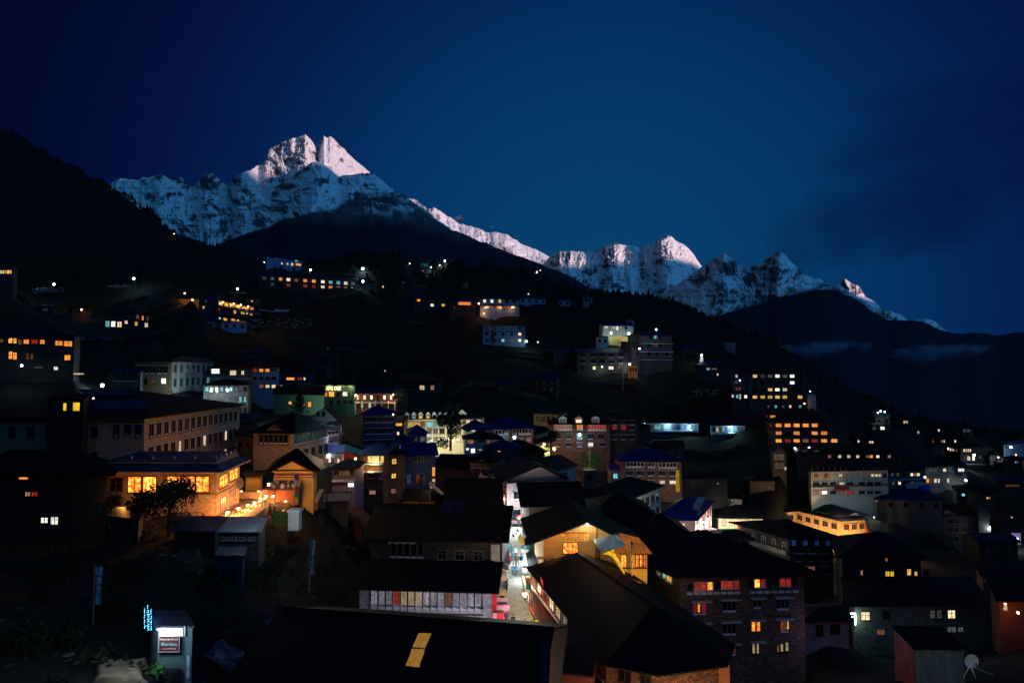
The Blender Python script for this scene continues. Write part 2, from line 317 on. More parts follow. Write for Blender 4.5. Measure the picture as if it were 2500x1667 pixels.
BASES = [(143.5,226.1,-65.1),(148.4,237.0,-65.1),(130.8,224.1,-65.1),(156.2,228.1,-65.1),(100.7,203.0,-55.4),(93.5,218.4,-55.4),(161.4,229.4,-55.0),(165.0,236.5,-55.0),(150.6,207.1,-52.9),(152.9,211.6,-52.9),(304.4,406.0,-50.8),(308.1,413.1,-50.8),(284.3,397.1,-50.8),(324.4,414.9,-50.8),(124.0,214.8,-49.7),(114.5,215.8,-49.7),(133.5,213.8,-49.7),(194.2,263.0,-49.1),(198.3,271.0,-49.1),(187.0,263.9,-49.1),(201.3,262.1,-49.1),(101.9,184.8,-48.8),(104.8,192.3,-48.8),(100.2,194.0,-48.8),(103.5,175.7,-48.8),(164.0,244.6,-48.6),(61.3,141.5,-47.8),(55.4,154.2,-47.8),(239.2,342.0,-47.6),(241.9,347.3,-47.6),(218.2,325.9,-47.6),(221.6,333.1,-47.6),(59.6,179.7,-46.9),(61.7,188.4,-46.9),(65.7,111.9,-46.6),(71.2,124.8,-46.6),(55.0,111.6,-46.6),(76.4,112.2,-46.6),(64.6,205.1,-45.4),(66.7,213.9,-45.4),(91.0,127.0,-44.7),(94.6,134.1,-44.7),(217.6,339.3,-44.6),(220.5,345.7,-44.6),(219.0,346.8,-44.6),(216.2,331.8,-44.6),(160.5,254.2,-43.9),(164.2,262.4,-43.9),(151.2,251.6,-43.9),(169.8,256.7,-43.9),(105.9,215.5,-43.3),(109.9,226.8,-43.3),(71.6,137.5,-42.9),(59.5,124.5,-42.9),(245.4,381.8,-42.6),(247.9,387.3,-42.6),(48.2,151.6,-42.3),(50.5,161.3,-42.3),(132.4,230.6,-41.9),(135.8,238.9,-41.9),(124.7,227.6,-41.9),(140.0,233.6,-41.9),(234.2,361.8,-41.9),(236.7,367.2,-41.9),(219.5,356.8,-41.4),(221.9,362.2,-41.4),(221.3,351.7,-40.8),(223.8,357.2,-40.8),(29.2,87.6,-40.7),(23.2,102.5,-40.7),(21.1,87.1,-40.7),(37.2,88.1,-40.7),(36.0,151.5,-40.7),(45.8,172.3,-40.7),(72.9,99.4,-40.1),(76.6,106.5,-40.1),(266.7,401.7,-39.7),(269.3,407.1,-39.7),(116.8,239.4,-37.8),(120.1,248.8,-37.8),(98.5,237.4,-37.8),(43.0,94.7,-37.6),(44.9,100.4,-37.6),(38.6,191.2,-36.7),(38.6,201.2,-36.7),(30.1,191.2,-36.7),(47.2,191.2,-36.7),(228.7,366.6,-36.5),(231.1,372.0,-36.5),(28.2,152.9,-36.0),(18.9,158.8,-36.0),(20.7,141.2,-36.0),(35.6,164.6,-36.0),(205.8,346.5,-35.8),(208.2,352.0,-35.8),(152.9,291.4,-35.0),(155.1,297.1,-35.0),(88.1,226.3,-34.3),(90.3,234.0,-34.3),(145.1,286.4,-34.2),(147.1,292.0,-34.2),(24.3,121.2,-33.9),(43.9,71.2,-32.7),(44.2,75.7,-32.7),(19.2,119.1,-31.4),(19.2,131.1,-31.4),(11.9,154.8,-31.3),(4.5,160.0,-31.3),(-7.3,160.3,-30.8),(-4.2,171.9,-30.8),(5.1,136.7,-30.7),(1.9,148.7,-30.7),(33.9,206.8,-30.6),(33.9,217.8,-30.6),(20.6,205.8,-30.5),(20.6,216.8,-30.5),(11.7,205.8,-30.5),(29.5,205.8,-30.5),(3.5,93.2,-30.4),(3.0,123.2,-30.4),(-3.1,93.2,-30.2),(-3.1,123.2,-30.2),(-0.4,196.4,-30.1),(-2.8,207.1,-30.1),(6.6,113.3,-30.0),(5.7,124.3,-30.0),(159.8,299.7,-29.9),(9.7,57.0,-29.7),(11.8,67.4,-29.7),(-10.5,95.2,-29.6),(-9.5,107.2,-29.6),(-19.7,96.0,-29.6),(-1.3,94.5,-29.6),(106.0,249.1,-29.6),(109.3,259.6,-29.6),(93.9,251.0,-29.6),(-9.5,75.4,-29.5),(-8.8,83.4,-29.5),(-16.7,76.0,-29.5),(-2.2,74.8,-29.5),(10.4,85.9,-29.5),(9.7,98.9,-29.5),(190.6,331.3,-29.5),(192.9,336.8,-29.5),(-18.0,135.4,-29.0),(-20.0,144.2,-29.0),(2.4,179.9,-28.8),(1.0,189.8,-28.8),(-10.5,122.4,-28.0),(-8.5,132.2,-28.0),(18.9,166.1,-28.0),(18.9,171.1,-28.0),(-6.3,111.0,-27.8),(4.9,56.7,-27.7),(6.9,64.4,-27.7),(-25.3,221.8,-27.6),(-26.6,233.8,-27.6),(-34.7,220.8,-27.6),(-16.0,222.8,-27.6),(-21.8,106.2,-27.6),(-26.0,110.5,-27.6),(-9.6,44.5,-27.4),(-5.8,63.1,-27.4),(-20.4,46.7,-27.4),(1.2,42.3,-27.4),(-22.5,131.8,-27.3),(-26.7,139.7,-27.3),(-38.4,197.7,-27.0),(-40.6,207.4,-27.0),(-26.3,128.4,-26.5),(-25.2,136.4,-26.5),(165.1,306.7,-26.2),(14.4,81.9,-25.9),(-42.8,156.3,-25.7),(-45.0,167.1,-25.7),(-7.7,183.4,-25.7),(-8.7,192.4,-25.7),(82.9,263.1,-25.6),(84.5,269.9,-25.6),(-16.0,119.0,-25.6),(-16.0,124.0,-25.6),(-35.0,212.8,-25.3),(62.0,268.1,-25.1),(62.7,275.1,-25.1),(51.4,269.1,-25.1),(72.6,267.1,-25.1),(-24.4,179.4,-24.7),(-26.3,186.1,-24.7),(7.2,190.0,-24.2),(10.1,192.7,-24.2),(-29.1,118.8,-23.6),(-27.9,172.9,-23.2),(-27.9,178.9,-23.2),(-26.7,105.2,-22.7),(98.1,258.9,-20.8),(99.7,264.7,-20.8),(-31.9,142.3,-20.8),(-35.7,143.6,-20.8),(-36.8,141.0,-20.7),(-38.2,147.9,-20.7),(-57.1,82.3,-20.6),(-61.0,90.3,-20.6),(-65.9,82.6,-20.6),(-48.2,82.0,-20.6),(-27.3,66.8,-20.6),(-28.2,69.7,-20.6),(-40.9,108.8,-19.9),(-41.7,111.7,-19.9),(-28.9,72.7,-19.8),(-29.8,77.2,-19.8),(-31.9,100.7,-19.2),(-34.0,109.4,-19.2),(-32.8,71.6,-19.2),(-33.6,75.9,-19.2),(-34.2,132.1,-19.0),(-35.0,136.0,-19.0),(11.3,230.7,-18.6),(15.1,237.8,-18.6),(-19.7,40.6,-18.5),(-41.7,74.1,-18.5),(-43.6,78.7,-18.5),(-43.5,85.6,-18.2),(-44.3,94.6,-18.2),(-66.8,100.4,-17.6),(-66.8,135.4,-17.6),(-79.8,100.4,-17.6),(-53.8,100.4,-17.6),(-41.5,119.0,-17.1),(-39.2,133.4,-17.1),(-48.3,124.1,-17.0),(-50.5,131.8,-17.0),(108.6,279.3,-16.9),(111.6,289.9,-16.9),(95.4,276.3,-16.9),(121.8,282.3,-16.9),(-60.4,150.6,-16.4),(-62.6,158.3,-16.4),(92.2,277.3,-15.8),(94.1,285.1,-15.8),(-60.4,235.6,-15.6),(-62.6,247.3,-15.6),(-67.2,238.4,-15.6),(-53.5,232.7,-15.6),(-46.7,234.5,-15.3),(-44.4,243.2,-15.3),(-54.2,236.5,-15.3),(-39.1,232.5,-15.3),(-84.5,202.4,-14.7),(-87.2,211.0,-14.7),(119.4,272.6,-14.4),(120.7,276.5,-14.4),(-69.3,221.6,-14.2),(-71.3,230.3,-14.2),(-78.9,226.5,-14.2),(-59.6,216.6,-14.2),(-38.1,263.4,-13.7),(-37.0,273.4,-13.7),(-47.5,264.4,-13.7),(-28.6,262.4,-13.7),(-86.9,240.7,-13.5),(-89.2,249.4,-13.5),(-78.1,247.3,-11.4),(-80.1,256.0,-11.4),(-93.8,228.2,-7.5),(-96.4,236.8,-7.5),(-104.3,184.2,-6.7),(-107.7,192.5,-6.7),(-100.0,190.3,-6.5),(-103.6,199.7,-6.5),(-100.8,215.6,-6.3),(-104.6,226.9,-6.3),(-97.3,195.1,-6.3),(-104.2,236.1,-6.3),(89.9,303.2,-5.3),(91.6,311.0,-5.3),(80.6,300.2,-5.3),(99.1,306.2,-5.3),(-105.9,143.8,-2.4),(-111.4,154.5,-2.4),(-117.6,140.8,-2.4),(-94.2,146.8,-2.4),(39.9,300.5,-1.4),(39.5,310.4,-1.4),(28.6,300.0,-1.4),(51.3,300.9,-1.4),(52.0,293.2,-1.2),(52.0,297.2,-1.2),(65.0,308.6,0.3),(61.6,318.0,0.3),(56.9,305.6,0.3),(73.2,311.6,0.3),(50.7,306.2,1.4),(23.0,303.6,3.3),(18.7,309.1,3.3),(87.2,314.0,3.3),(87.6,316.0,3.3),(86.3,328.0,8.0),(87.4,333.9,8.0),(111.1,347.8,10.3),(112.3,352.7,10.3),(-3.8,324.4,11.3),(-3.8,334.4,11.3),(-13.8,324.4,11.3),(6.2,324.4,11.3),(51.6,321.6,11.5),(51.6,322.6,11.5),(42.2,317.7,11.7),(42.2,322.7,11.7),(-150.4,266.8,15.1),(-153.4,274.2,15.1),(-158.0,264.3,15.1),(-142.9,269.3,15.1),(-122.1,291.4,16.1),(-123.8,297.2,16.1),(-128.7,287.4,16.1),(-115.4,295.5,16.1),(51.0,328.4,17.1),(50.1,335.4,17.1),(58.4,329.4,17.1),(-123.4,308.6,18.1),(-126.2,318.2,18.1),(-123.9,287.1,18.1),(-122.9,330.1,18.1),(-131.2,297.6,18.4),(-180.5,284.2,21.9),(-183.0,289.7,21.9),(-199.0,289.2,22.3),(-201.6,294.6,22.3),(-142.2,299.0,24.8),(-142.6,300.1,24.8),(-6.4,362.8,26.9),(-9.3,370.3,26.9),(-16.8,358.8,26.9),(4.0,366.8,26.9),(-25.3,351.9,27.3),(-26.4,359.8,27.3),(-42.9,362.8,28.8),(-44.7,370.6,28.8),(-51.2,360.8,28.8),(-34.5,364.8,28.8),(-201.6,263.6,32.1),(-205.8,271.5,32.1),(11.8,382.7,35.7),(8.9,388.0,35.7),(4.6,378.7,35.7),(19.1,386.7,35.7),(29.8,388.7,36.3),(29.8,394.7,36.3),(43.5,390.7,36.4),(43.5,396.7,36.4),(-113.2,381.2,42.2),(-115.4,391.0,42.2),(-137.6,368.2,42.2),(-88.8,394.3,42.2),(-60.6,398.4,45.2),(-60.6,404.4,45.2),(-68.4,398.4,45.2),(-52.8,398.4,45.2),(-53.9,433.9,55.9),(-53.9,439.9,55.9),(-60.2,435.9,57.2),(-60.2,441.9,57.2),(-145.9,435.5,64.1),(-147.8,443.3,64.1),(-154.8,427.5,64.1),(-137.0,443.5,64.1),(-56.2,449.6,64.7),(-210.2,478.6,80.9),(-212.0,484.3,80.9),(-254.6,536.3,98.5),(-257.2,543.9,98.5),(-257.3,516.3,98.5),(-251.9,556.3,98.5)]
# ---------------------------------------------------------------- mountains
def _h(ix, iy, s):
    n = (ix * 374761393 + iy * 668265263 + s * 1442695041) & 0x7fffffff
    n = ((n ^ (n >> 13)) * 1274126177) & 0x7fffffff
    return ((n ^ (n >> 16)) & 0xffff) / 65535.0
def vn(x, y, s=0):
    ix = np.floor(x).astype(np.int64); iy = np.floor(y).astype(np.int64); fx = x - ix; fy = y - iy
    fx = fx*fx*(3-2*fx); fy = fy*fy*(3-2*fy)
    return (_h(ix,iy,s)*(1-fx)+_h(ix+1,iy,s)*fx)*(1-fy) + (_h(ix,iy+1,s)*(1-fx)+_h(ix+1,iy+1,s)*fx)*fy
def fbm(x, y, o=5, s=0, g=.5):
    a = 1.; r = 0.; t = 0.
    for i in range(o): r = r + a*vn(x*2**i+i*17.3, y*2**i+i*9.1, s+i); t += a; a *= g
    return r/t
def ridged(x, y, o=5, s=0, g=.55):
    a = 1.; r = 0.; t = 0.
    for i in range(o): r = r + a*(1-np.abs(2*vn(x*2**i+i*7.7, y*2**i+i*3.1, s+i)-1)); t += a; a *= g
    return r/t
def grid_mesh(name, X, Y, Z, mats, col=None, smooth=True):
    ny, nx = X.shape; co = np.stack([X, Y, Z], -1).reshape(-1, 3)
    i = np.arange(ny-1)[:, None]*nx + np.arange(nx-1)[None, :]
    q = np.stack([i, i+1, i+nx+1, i+nx], -1).reshape(-1, 4)
    me = bpy.data.meshes.new(name); me.vertices.add(len(co)); me.vertices.foreach_set('co', co.astype(np.float32).ravel())
    me.loops.add(q.size); me.loops.foreach_set('vertex_index', q.ravel().astype(np.int32))
    me.polygons.add(len(q)); me.polygons.foreach_set('loop_start', np.arange(0, q.size, 4, dtype=np.int32))
    me.polygons.foreach_set('loop_total', np.full(len(q), 4, dtype=np.int32))
    me.update(calc_edges=True); me.validate()
    me.polygons.foreach_set('use_smooth', [smooth]*len(me.polygons))
    if col is not None:
        ca = me.color_attributes.new('cover', 'FLOAT_COLOR', 'POINT')
        c4 = np.ones((len(co), 4), np.float32); c4[:, :3] = col.reshape(-1, 3); ca.data.foreach_set('color', c4.ravel())
    me.materials.append(mats); me.update(); return me
def _mtn(t, b, o):
    a = N(t, 'ShaderNodeVertexColor'); a.layer_name = 'cover'
    sp = N(t, 'ShaderNodeSeparateColor'); L(t, a.outputs[0], sp.inputs[0])
    nn = noise(t, .022, 9, rough=.75)
    ad = N(t, 'ShaderNodeMath', operation='ADD'); L(t, sp.outputs[0], ad.inputs[0]); L(t, mrange(t, nn, .3, .7, -.20, .20), ad.inputs[1])
    k = mrange(t, ad.outputs[0], .36, .62)
    kk = N(t, 'ShaderNodeMath', operation='MULTIPLY'); L(t, k, kk.inputs[0]); L(t, sp.outputs[1], kk.inputs[1])
    rock = mixc(t, mrange(t, noise(t, .006, 5), .3, .7), (.06, .055, .06), (.15, .14, .14))
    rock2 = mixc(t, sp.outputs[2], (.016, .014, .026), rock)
    L(t, mixc(t, kk.outputs[0], rock2, (.86, .86, .86)), b.inputs['Base Color']); b.inputs['Roughness'].default_value = .9
    bump(t, b, noise(t, .012, 9, rough=.65), .6, 60)
snowrock = mat('snow_and_rock', _mtn)
def interp(tab, x, j): 
    t = np.array([[r[0], r[j]] for r in tab], float); return np.interp(x, t[:, 0], t[:, 1])
def mountain(name, sil, base, k=.35, nx=400, ny=160, amp=.05, f=70., seed=1, jag=5., snow=.62, snowline=None, twist=.6, grain=1., dark=0., steep=.22, ramp=None):
    px = np.linspace(sil[0][0], sil[-1][0], nx)[None, :]; t = np.linspace(0, 1, ny)[:, None]**1.15
    D = interp(sil, px, 2); y0 = interp(sil, px, 1) + (fbm(px/22., px*0+seed, 5, seed)-.5)*jag*2
    y1 = interp(base, px, 1); y1 = np.maximum(y1, y0+2)
    py = y0 + (y1-y0)*t
    w = px + (fbm(px/160., py/120., 3, seed+5)-.5)*120*twist
    yy = (py-y0)
    r = ridged(w/f, py/f*.45+3, 6, seed+9)
    fine = ridged(w/(f*.3), py/(f*.22), 5, seed+29)
    dep = D*(1 - k*t) - D*amp*(r-.5)*np.minimum(1, yy/18+.12)*(1-.5*t) - D*amp*.42*(fine-.5)*np.minimum(1, yy/10+.1)
    if ramp is not None: dep = dep + interp(ramp, px, 1)*D
    a = (px-1250)/F; b = (833.5-py)/F
    X = a*dep; Y = (math.cos(PITCH)-b*math.sin(PITCH))*dep; Z = (math.sin(PITCH)+b*math.cos(PITCH))*dep
    # slope of the ground, from world differences
    gz = np.gradient(Z, axis=0); gx = np.gradient(X, axis=0); gy = np.gradient(Y, axis=0)
    sl = np.abs(gz)/np.sqrt(gx**2+gy**2+1e-6)
    sc = snow + (.5-fbm(w/26.*grain, py/17.*grain, 6, seed+41, .62))*1.6 + (r-.5)*.5 + (fbm(w/4.*grain, py/22.*grain, 4, seed+51)-.5)*.6 - (np.clip(sl, 0, 4)-1.2)*steep*.4
    S2 = np.ones_like(sc); B = np.ones_like(sc)
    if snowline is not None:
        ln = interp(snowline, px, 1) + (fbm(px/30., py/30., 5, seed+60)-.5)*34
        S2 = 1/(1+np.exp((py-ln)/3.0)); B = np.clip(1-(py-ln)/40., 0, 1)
    if dark: sc = sc - dark
    cover = np.stack([np.clip(sc, 0, 1), S2, B], -1)
    # far side of the ridge, falling away behind
    back = [(1.06, .35), (1.16, .7), (1.3, 1.0)]
    Xs, Ys, Zs, Cs = [X], [Y], [Z], [cover]
    for m, q in back:
        Xs.insert(0, X[:1]*m); Ys.insert(0, Y[:1]*m); Zs.insert(0, Z[:1]*(1-q)-900*q); Cs.insert(0, cover[:1])
    me = grid_mesh(name, np.vstack(Xs), np.vstack(Ys), np.vstack(Zs), snowrock, np.concatenate(Cs, 0))
    o = link(name, me); tag(o, kind='structure'); return o
K = 1000.
# twin lit summit: the bright right peak stands behind, the broad left one in front
mountain('mountain', [(740,400,10.0*K),(756,372,9.9*K),(768,354,9.85*K),(778,345,9.8*K),(787,334,9.7*K),(791,330,9.65*K),(797,335,9.7*K),(806,333,9.75*K),(815,340,9.9*K),(830,356,10.1*K),(842,365,10.25*K),
  (848,375,10.35*K),(868,392,10.6*K),(885,405,10.9*K),(902,422,11.2*K),(930,470,11.7*K)],
  [(740,640),(930,640)], k=.30, nx=300, ny=230, amp=.028, f=34, seed=4, jag=3, snow=.76, twist=.4, steep=.10)
mountain('mountain', [(470,520,9.9*K),(520,478,9.8*K),(550,452,9.7*K),(568,438,8.6*K),(582,430,8.3*K),(592,421,8.3*K),(600,418,8.4*K),(612,418,8.8*K),(628,404,9.3*K),(643,399,9.4*K),(650,382,9.4*K),(655,368,9.4*K),(662,360,9.4*K),(674,356,9.4*K),(686,350,9.4*K),(700,343,9.4*K),(713,338,9.35*K),(724,338,9.35*K),(736,333,9.3*K),
  (745,327,9.3*K),(752,333,9.35*K),(760,342,9.4*K),(766,350,9.4*K),(771,362,9.45*K),(780,378,9.5*K),(792,392,9.55*K),(806,408,9.6*K),(830,440,9.7*K)],
  [(470,640),(830,660)], k=.20, nx=560, ny=240, amp=.05, f=52, seed=3, jag=3.5, snow=.64, twist=.5, steep=.14)
# left snow ridge with dark rock bands
mountain('mountain', [(200,500,8.6*K),(265,455,8.5*K),(282,440,8.5*K),(300,436,8.5*K),(330,437,8.5*K),(360,435,8.5*K),(385,428,8.4*K),(395,425,8.4*K),(408,436,8.5*K),(425,443,8.5*K),(440,437,8.5*K),(455,442,8.6*K),(468,458,8.7*K),
  (480,448,8.6*K),(500,428,8.5*K),(517,421,8.5*K),(530,430,8.6*K),(545,445,8.8*K),(560,458,9*K),(590,470,9.2*K),(640,480,9.3*K)],
  [(200,700),(640,700)], k=.30, nx=420, ny=200, amp=.05, f=60, seed=12, jag=6, snow=.44, twist=.6, steep=.2)
# low snow basin and the shaded spur in front of the summit
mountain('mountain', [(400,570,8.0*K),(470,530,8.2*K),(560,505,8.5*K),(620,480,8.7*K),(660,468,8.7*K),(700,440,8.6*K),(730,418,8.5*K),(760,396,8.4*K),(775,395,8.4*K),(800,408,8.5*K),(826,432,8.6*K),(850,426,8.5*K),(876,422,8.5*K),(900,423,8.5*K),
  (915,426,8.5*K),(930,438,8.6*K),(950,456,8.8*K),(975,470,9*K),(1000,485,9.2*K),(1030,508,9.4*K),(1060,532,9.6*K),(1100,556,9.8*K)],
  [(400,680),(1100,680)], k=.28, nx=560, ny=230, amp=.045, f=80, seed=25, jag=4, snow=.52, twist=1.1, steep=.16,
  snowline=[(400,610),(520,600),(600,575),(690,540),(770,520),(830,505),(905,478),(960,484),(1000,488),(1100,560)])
# dark forested flank
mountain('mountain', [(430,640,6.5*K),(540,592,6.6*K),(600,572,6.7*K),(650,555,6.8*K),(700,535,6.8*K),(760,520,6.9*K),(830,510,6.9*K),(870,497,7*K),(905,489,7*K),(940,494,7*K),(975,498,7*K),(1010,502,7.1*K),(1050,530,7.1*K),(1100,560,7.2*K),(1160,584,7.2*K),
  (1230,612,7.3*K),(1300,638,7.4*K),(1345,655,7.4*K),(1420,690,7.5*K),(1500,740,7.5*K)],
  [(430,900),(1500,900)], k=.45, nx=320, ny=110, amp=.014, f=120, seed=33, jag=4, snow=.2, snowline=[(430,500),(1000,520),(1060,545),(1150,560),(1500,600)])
# far lit ridge behind it
mountain('mountain', [(960,470,21*K),(1010,488,21*K),(1033,502,20.6*K),(1042,512,20.5*K),(1052,510,20.5*K),(1060,505,20.5*K),(1075,518,20.8*K),(1090,530,21*K),(1120,545,21*K),(1160,556,21*K),(1205,568,21*K),(1235,571,21*K),(1252,580,21*K),(1280,598,21.4*K),(1310,612,21.6*K),(1345,628,22*K),(1380,650,22*K)],
  [(960,700),(1380,700)], k=.2, nx=320, ny=90, amp=.03, f=40, seed=44, jag=7, snow=.62, twist=.5)
# second lit massif
mountain('mountain', [(1320,650,18*K),(1350,620,17.8*K),(1366,614,17.6*K),(1400,613,17.5*K),(1440,614,17.6*K),(1465,610,17.6*K),(1480,598,17.4*K),(1500,592,17.2*K),(1520,598,17.4*K),(1545,600,17.6*K),(1562,605,17.7*K),(1585,596,17.3*K),(1600,590,17.2*K),(1615,580,17*K),(1630,575,17*K),(1640,577,17.1*K),
  (1650,588,17.3*K),(1665,596,17.5*K),(1680,606,17.7*K),(1695,624,17.9*K),(1710,647,18.2*K),(1760,700,18.8*K)],
  [(1320,830),(1760,830)], k=.30, nx=440, ny=220, amp=.04, f=38, seed=57, jag=4, snow=.64, twist=.35, steep=.12)
# blue pyramids to its right
mountain('mountain', [(1600,730,13.8*K),(1660,690,13.6*K),(1700,660,13.5*K),(1725,645,13.4*K),(1745,628,13.2*K),(1765,616,13.1*K),(1778,624,13.2*K),(1795,640,13.4*K),(1815,650,13.5*K),(1835,651,13.4*K),(1855,643,13.2*K),(1880,625,13*K),(1896,613,12.9*K),(1903,612,12.9*K),(1915,622,13*K),(1940,645,13.2*K),(1965,668,13.4*K),
  (1985,678,13.5*K),(2000,680,13.5*K),(2020,690,13.6*K),(2050,698,13.7*K),(2075,712,13.8*K),(2110,735,14*K),(2160,770,14*K)],
  [(1600,860),(2160,860)], k=.30, nx=520, ny=220, amp=.05, f=60, seed=66, jag=4, snow=.48, twist=.9, steep=.2,
  snowline=[(1600,790),(1700,775),(1760,770),(1850,735),(1900,725),(1990,704),(2050,702),(2080,725),(2160,770)])
# right dark flank
mountain('mountain', [(1560,850,10*K),(1640,800,10.2*K),(1720,775,10.4*K),(1800,758,10.5*K),(1860,740,10.6*K),(1920,722,10.6*K),(1990,706,10.6*K),(2040,708,10.6*K),(2080,724,10.6*K),(2120,752,10.6*K),(2165,780,10.6*K),(2210,783,10.6*K),(2250,785,10.6*K),(2290,802,10.6*K),(2330,815,10.6*K),
  (2380,812,10.6*K),(2410,814,10.6*K),(2428,819,10.6*K),(2470,812,10.6*K),(2520,808,10.6*K),(2700,820,10.6*K)],
  [(1560,1200),(2700,1200)], k=.5, nx=320, ny=110, amp=.005, f=220, seed=71, jag=3, snow=.2, snowline=[(1560,600),(2700,600)])
# farthest right lit ridge
mountain('mountain', [(2030,700,26*K),(2050,688,26*K),(2062,684,26*K),(2078,690,26*K),(2092,694,26*K),(2102,708,26.4*K),(2115,728,26.6*K),(2140,742,27*K),(2165,760,27*K),(2185,762,27*K),(2200,768,27*K),(2220,785,27*K),(2240,780,27*K),(2262,778,27*K),(2280,788,27*K),(2310,806,27*K),(2340,820,27*K)],
  [(2030,900),(2340,900)], k=.15, nx=260, ny=80, amp=.03, f=36, seed=83, jag=7, snow=.5, twist=.5)
# the western range behind the viewer, unseen, its crest shaped to shadow everything but the highest snow
def west_range():
    nx = 120; s = np.linspace(-1, 1, nx)[None, :]*45000; h = np.array([0, .5, .8, 1, .8, .4, 0])[:, None]; dd = np.array([-9000, -3500, -1200, 0, 1200, 3500, 9000])[:, None]
    u = Vector((SUNV.x, SUNV.y, 0)).normalized(); p = Vector((-u.y, u.x, 0)); D0 = 20000
    top = 3740 + (fbm(s/2500., s*0, 5, 3)-.5)*500
    X = u.x*(D0+dd) + p.x*s; Y = u.y*(D0+dd) + p.y*s; Z = -900 + (top+900)*h
    c = np.ones((7, nx, 3)); o = link('mountain', grid_mesh('mountain', X, Y, Z, snowrock, c)); tag(o, kind='structure')
west_range()

# ---------------------------------------------------------------- terrain
# control points: pixel x, pixel y, forward distance of the ground
CT = [(1250,1660,60),(1280,1528,78),(1285,1400,98),(1272,1288,129),(300,1640,40),(0,1667,34),(60,1300,78),(560,1345,76),(520,1262,85),(620,1255,90),(700,1235,95),(760,1290,90),(760,1500,62),(1000,1570,66),(980,1400,95),
 (530,1115,137),(350,1190,98),(713,1122,118),(620,1125,119),(720,1210,100),(940,1238,130),(830,1005,235),(700,1000,235),(1060,1090,225),(950,1085,180),(850,1130,150),(1300,1108,190),(1430,1112,200),(1180,1120,185),
 (1640,1065,270),(1800,1065,275),(1580,1215,185),(1500,1120,210),(1690,1330,150),(1740,1312,165),(1960,1345,200),(2120,1345,205),(2060,1240,222),(1800,1250,205),(2330,1365,222),(2150,1440,125),(2100,1575,108),(2300,1575,112),(2300,1670,70),
 (1750,1660,82),(1900,1660,84),(1620,1667,60),(2450,1530,100),(2500,1560,95),(2300,1165,330),(2440,1125,400),(2420,1170,320),(2100,1075,300),(1960,1100,250),(1880,1005,275),(2100,1045,340),(2250,1075,400),(1750,965,300),(1700,900,345),(1480,908,300),(1400,905,300),(1590,900,315),
 (1500,835,340),(1240,845,330),(1400,960,270),(1100,768,365),(1000,762,365),(1200,775,360),(1300,742,385),(1440,740,385),(760,712,370),(660,712,370),(880,700,375),(680,657,410),(560,800,290),(450,800,290),(500,748,310),(300,808,270),(200,800,260),(100,775,245),(120,700,300),(320,690,320),(10,682,262),(700,870,270),(1000,880,270),(1150,950,250),
 (150,905,146),(60,905,146),(290,945,190),(420,950,200),(560,985,200),(600,960,240),(760,930,255),(960,985,230),(1020,970,262),(1200,1020,235),(100,1215,84),(240,1330,68),(150,1500,50),(520,1500,58),(640,1420,70),(850,1330,95),(1500,1500,75),(2000,1540,100),(2100,1460,120),(2020,1430,138),(1550,1420,86),(-200,1100,80),(-200,900,150),(-300,700,270),(2700,1300,220),(2700,1150,330),(2700,1600,80),(2250,1260,235),(2500,1350,220),(2480,1240,270)]
RIDGE = [(-700,180,950),(-400,250,950),(-150,285,930),(0,322,900),(65,350,880),(130,395,850),(200,425,820),(270,458,760),(330,495,690),(390,530,620),(425,562,560),(470,588,500),(540,612,470),(600,632,455),(680,640,450),(760,630,455),(850,622,460),(900,617,460),(965,614,460),(1010,626,455),(1060,638,450),(1110,628,450),(1200,640,450),(1270,652,450),(1310,664,450),(1380,684,440),(1450,705,435),(1500,716,430),(1580,735,430),(1650,754,425),(1700,775,425),(1750,795,420),(1800,822,425),(1850,850,430),(1900,880,430),(1960,910,430),(2050,948,430),(2150,985,430),(2250,1012,440),(2350,1035,455),(2430,1050,470),(2500,1062,480),(2700,1090,480),(3000,1100,480)]
_cp, _cz = [], []
def q_of(x, y):
    d = np.hypot(x, y); l = np.log1p(d/30.); return np.stack([l*x/np.maximum(d, 1e-6), l*y/np.maximum(d, 1e-6)], -1)
def addc(x, y, z): _cp.append((x, y)); _cz.append(z)
addc(0, 1, -9); addc(0, 25, -20); addc(-15, 20, -17); addc(12, 24, -22); addc(-25, 5, -8); addc(25, 5, -14); addc(0, 42, -26)
for (a, b, d) in CT:
    v = P(a, b, d)
    if min((v.x-q[0])**2+(v.y-q[1])**2 for q in BASES) > 15**2: addc(v.x, v.y, v.z)
for v in BASES: addc(*v)
for (a, b, d) in ((300,1640,40),(240,1612,40.5),(215,1665,37.5),(355,1612,41.5),(365,1670,38.3),(150,1640,38)):
    v = P(a, b, d); addc(v.x, v.y, v.z)
for (a, b, d) in RIDGE:
    v = P(a, b, d); addc(v.x, v.y, v.z)
    if a < 480:
        for q, dy in ((.85, 30), (.7, 75), (.55, 135)): v2 = P(a, b+dy, d*q); addc(v2.x, v2.y, v2.z)
    addc(v.x*1.18, v.y*1.18, v.z-.30*d*.5); addc(v.x*1.6, v.y*1.6, v.z-.45*d); addc(v.x*4, v.y*4, -500)
for azd in (-178, -150, -120, -90, -68, 68, 90, 120, 150):
    a = R(azd); k = 1.0 if azd < 0 or azd > 100 else .15
    for d, z in ((60, 14), (200, 80), (500, 250), (1000, 500)): addc(d*math.sin(a), d*math.cos(a), z*k*(.6 if azd == -68 else 1) - (30 if azd in (68, 90) else 0))
    addc(2500*math.sin(a), 2500*math.cos(a), 700*k)
_cp = np.array(_cp, float); _cz = np.array(_cz, float); _q = q_of(_cp[:, 0], _cp[:, 1])
_A = np.linalg.norm(_q[:, None]-_q[None], axis=-1); _n = len(_q)
_M = np.block([[_A + np.eye(_n)*-.002, np.ones((_n, 1))], [np.ones((1, _n)), np.zeros((1, 1))]])
_w = np.linalg.solve(_M, np.append(_cz, 0))
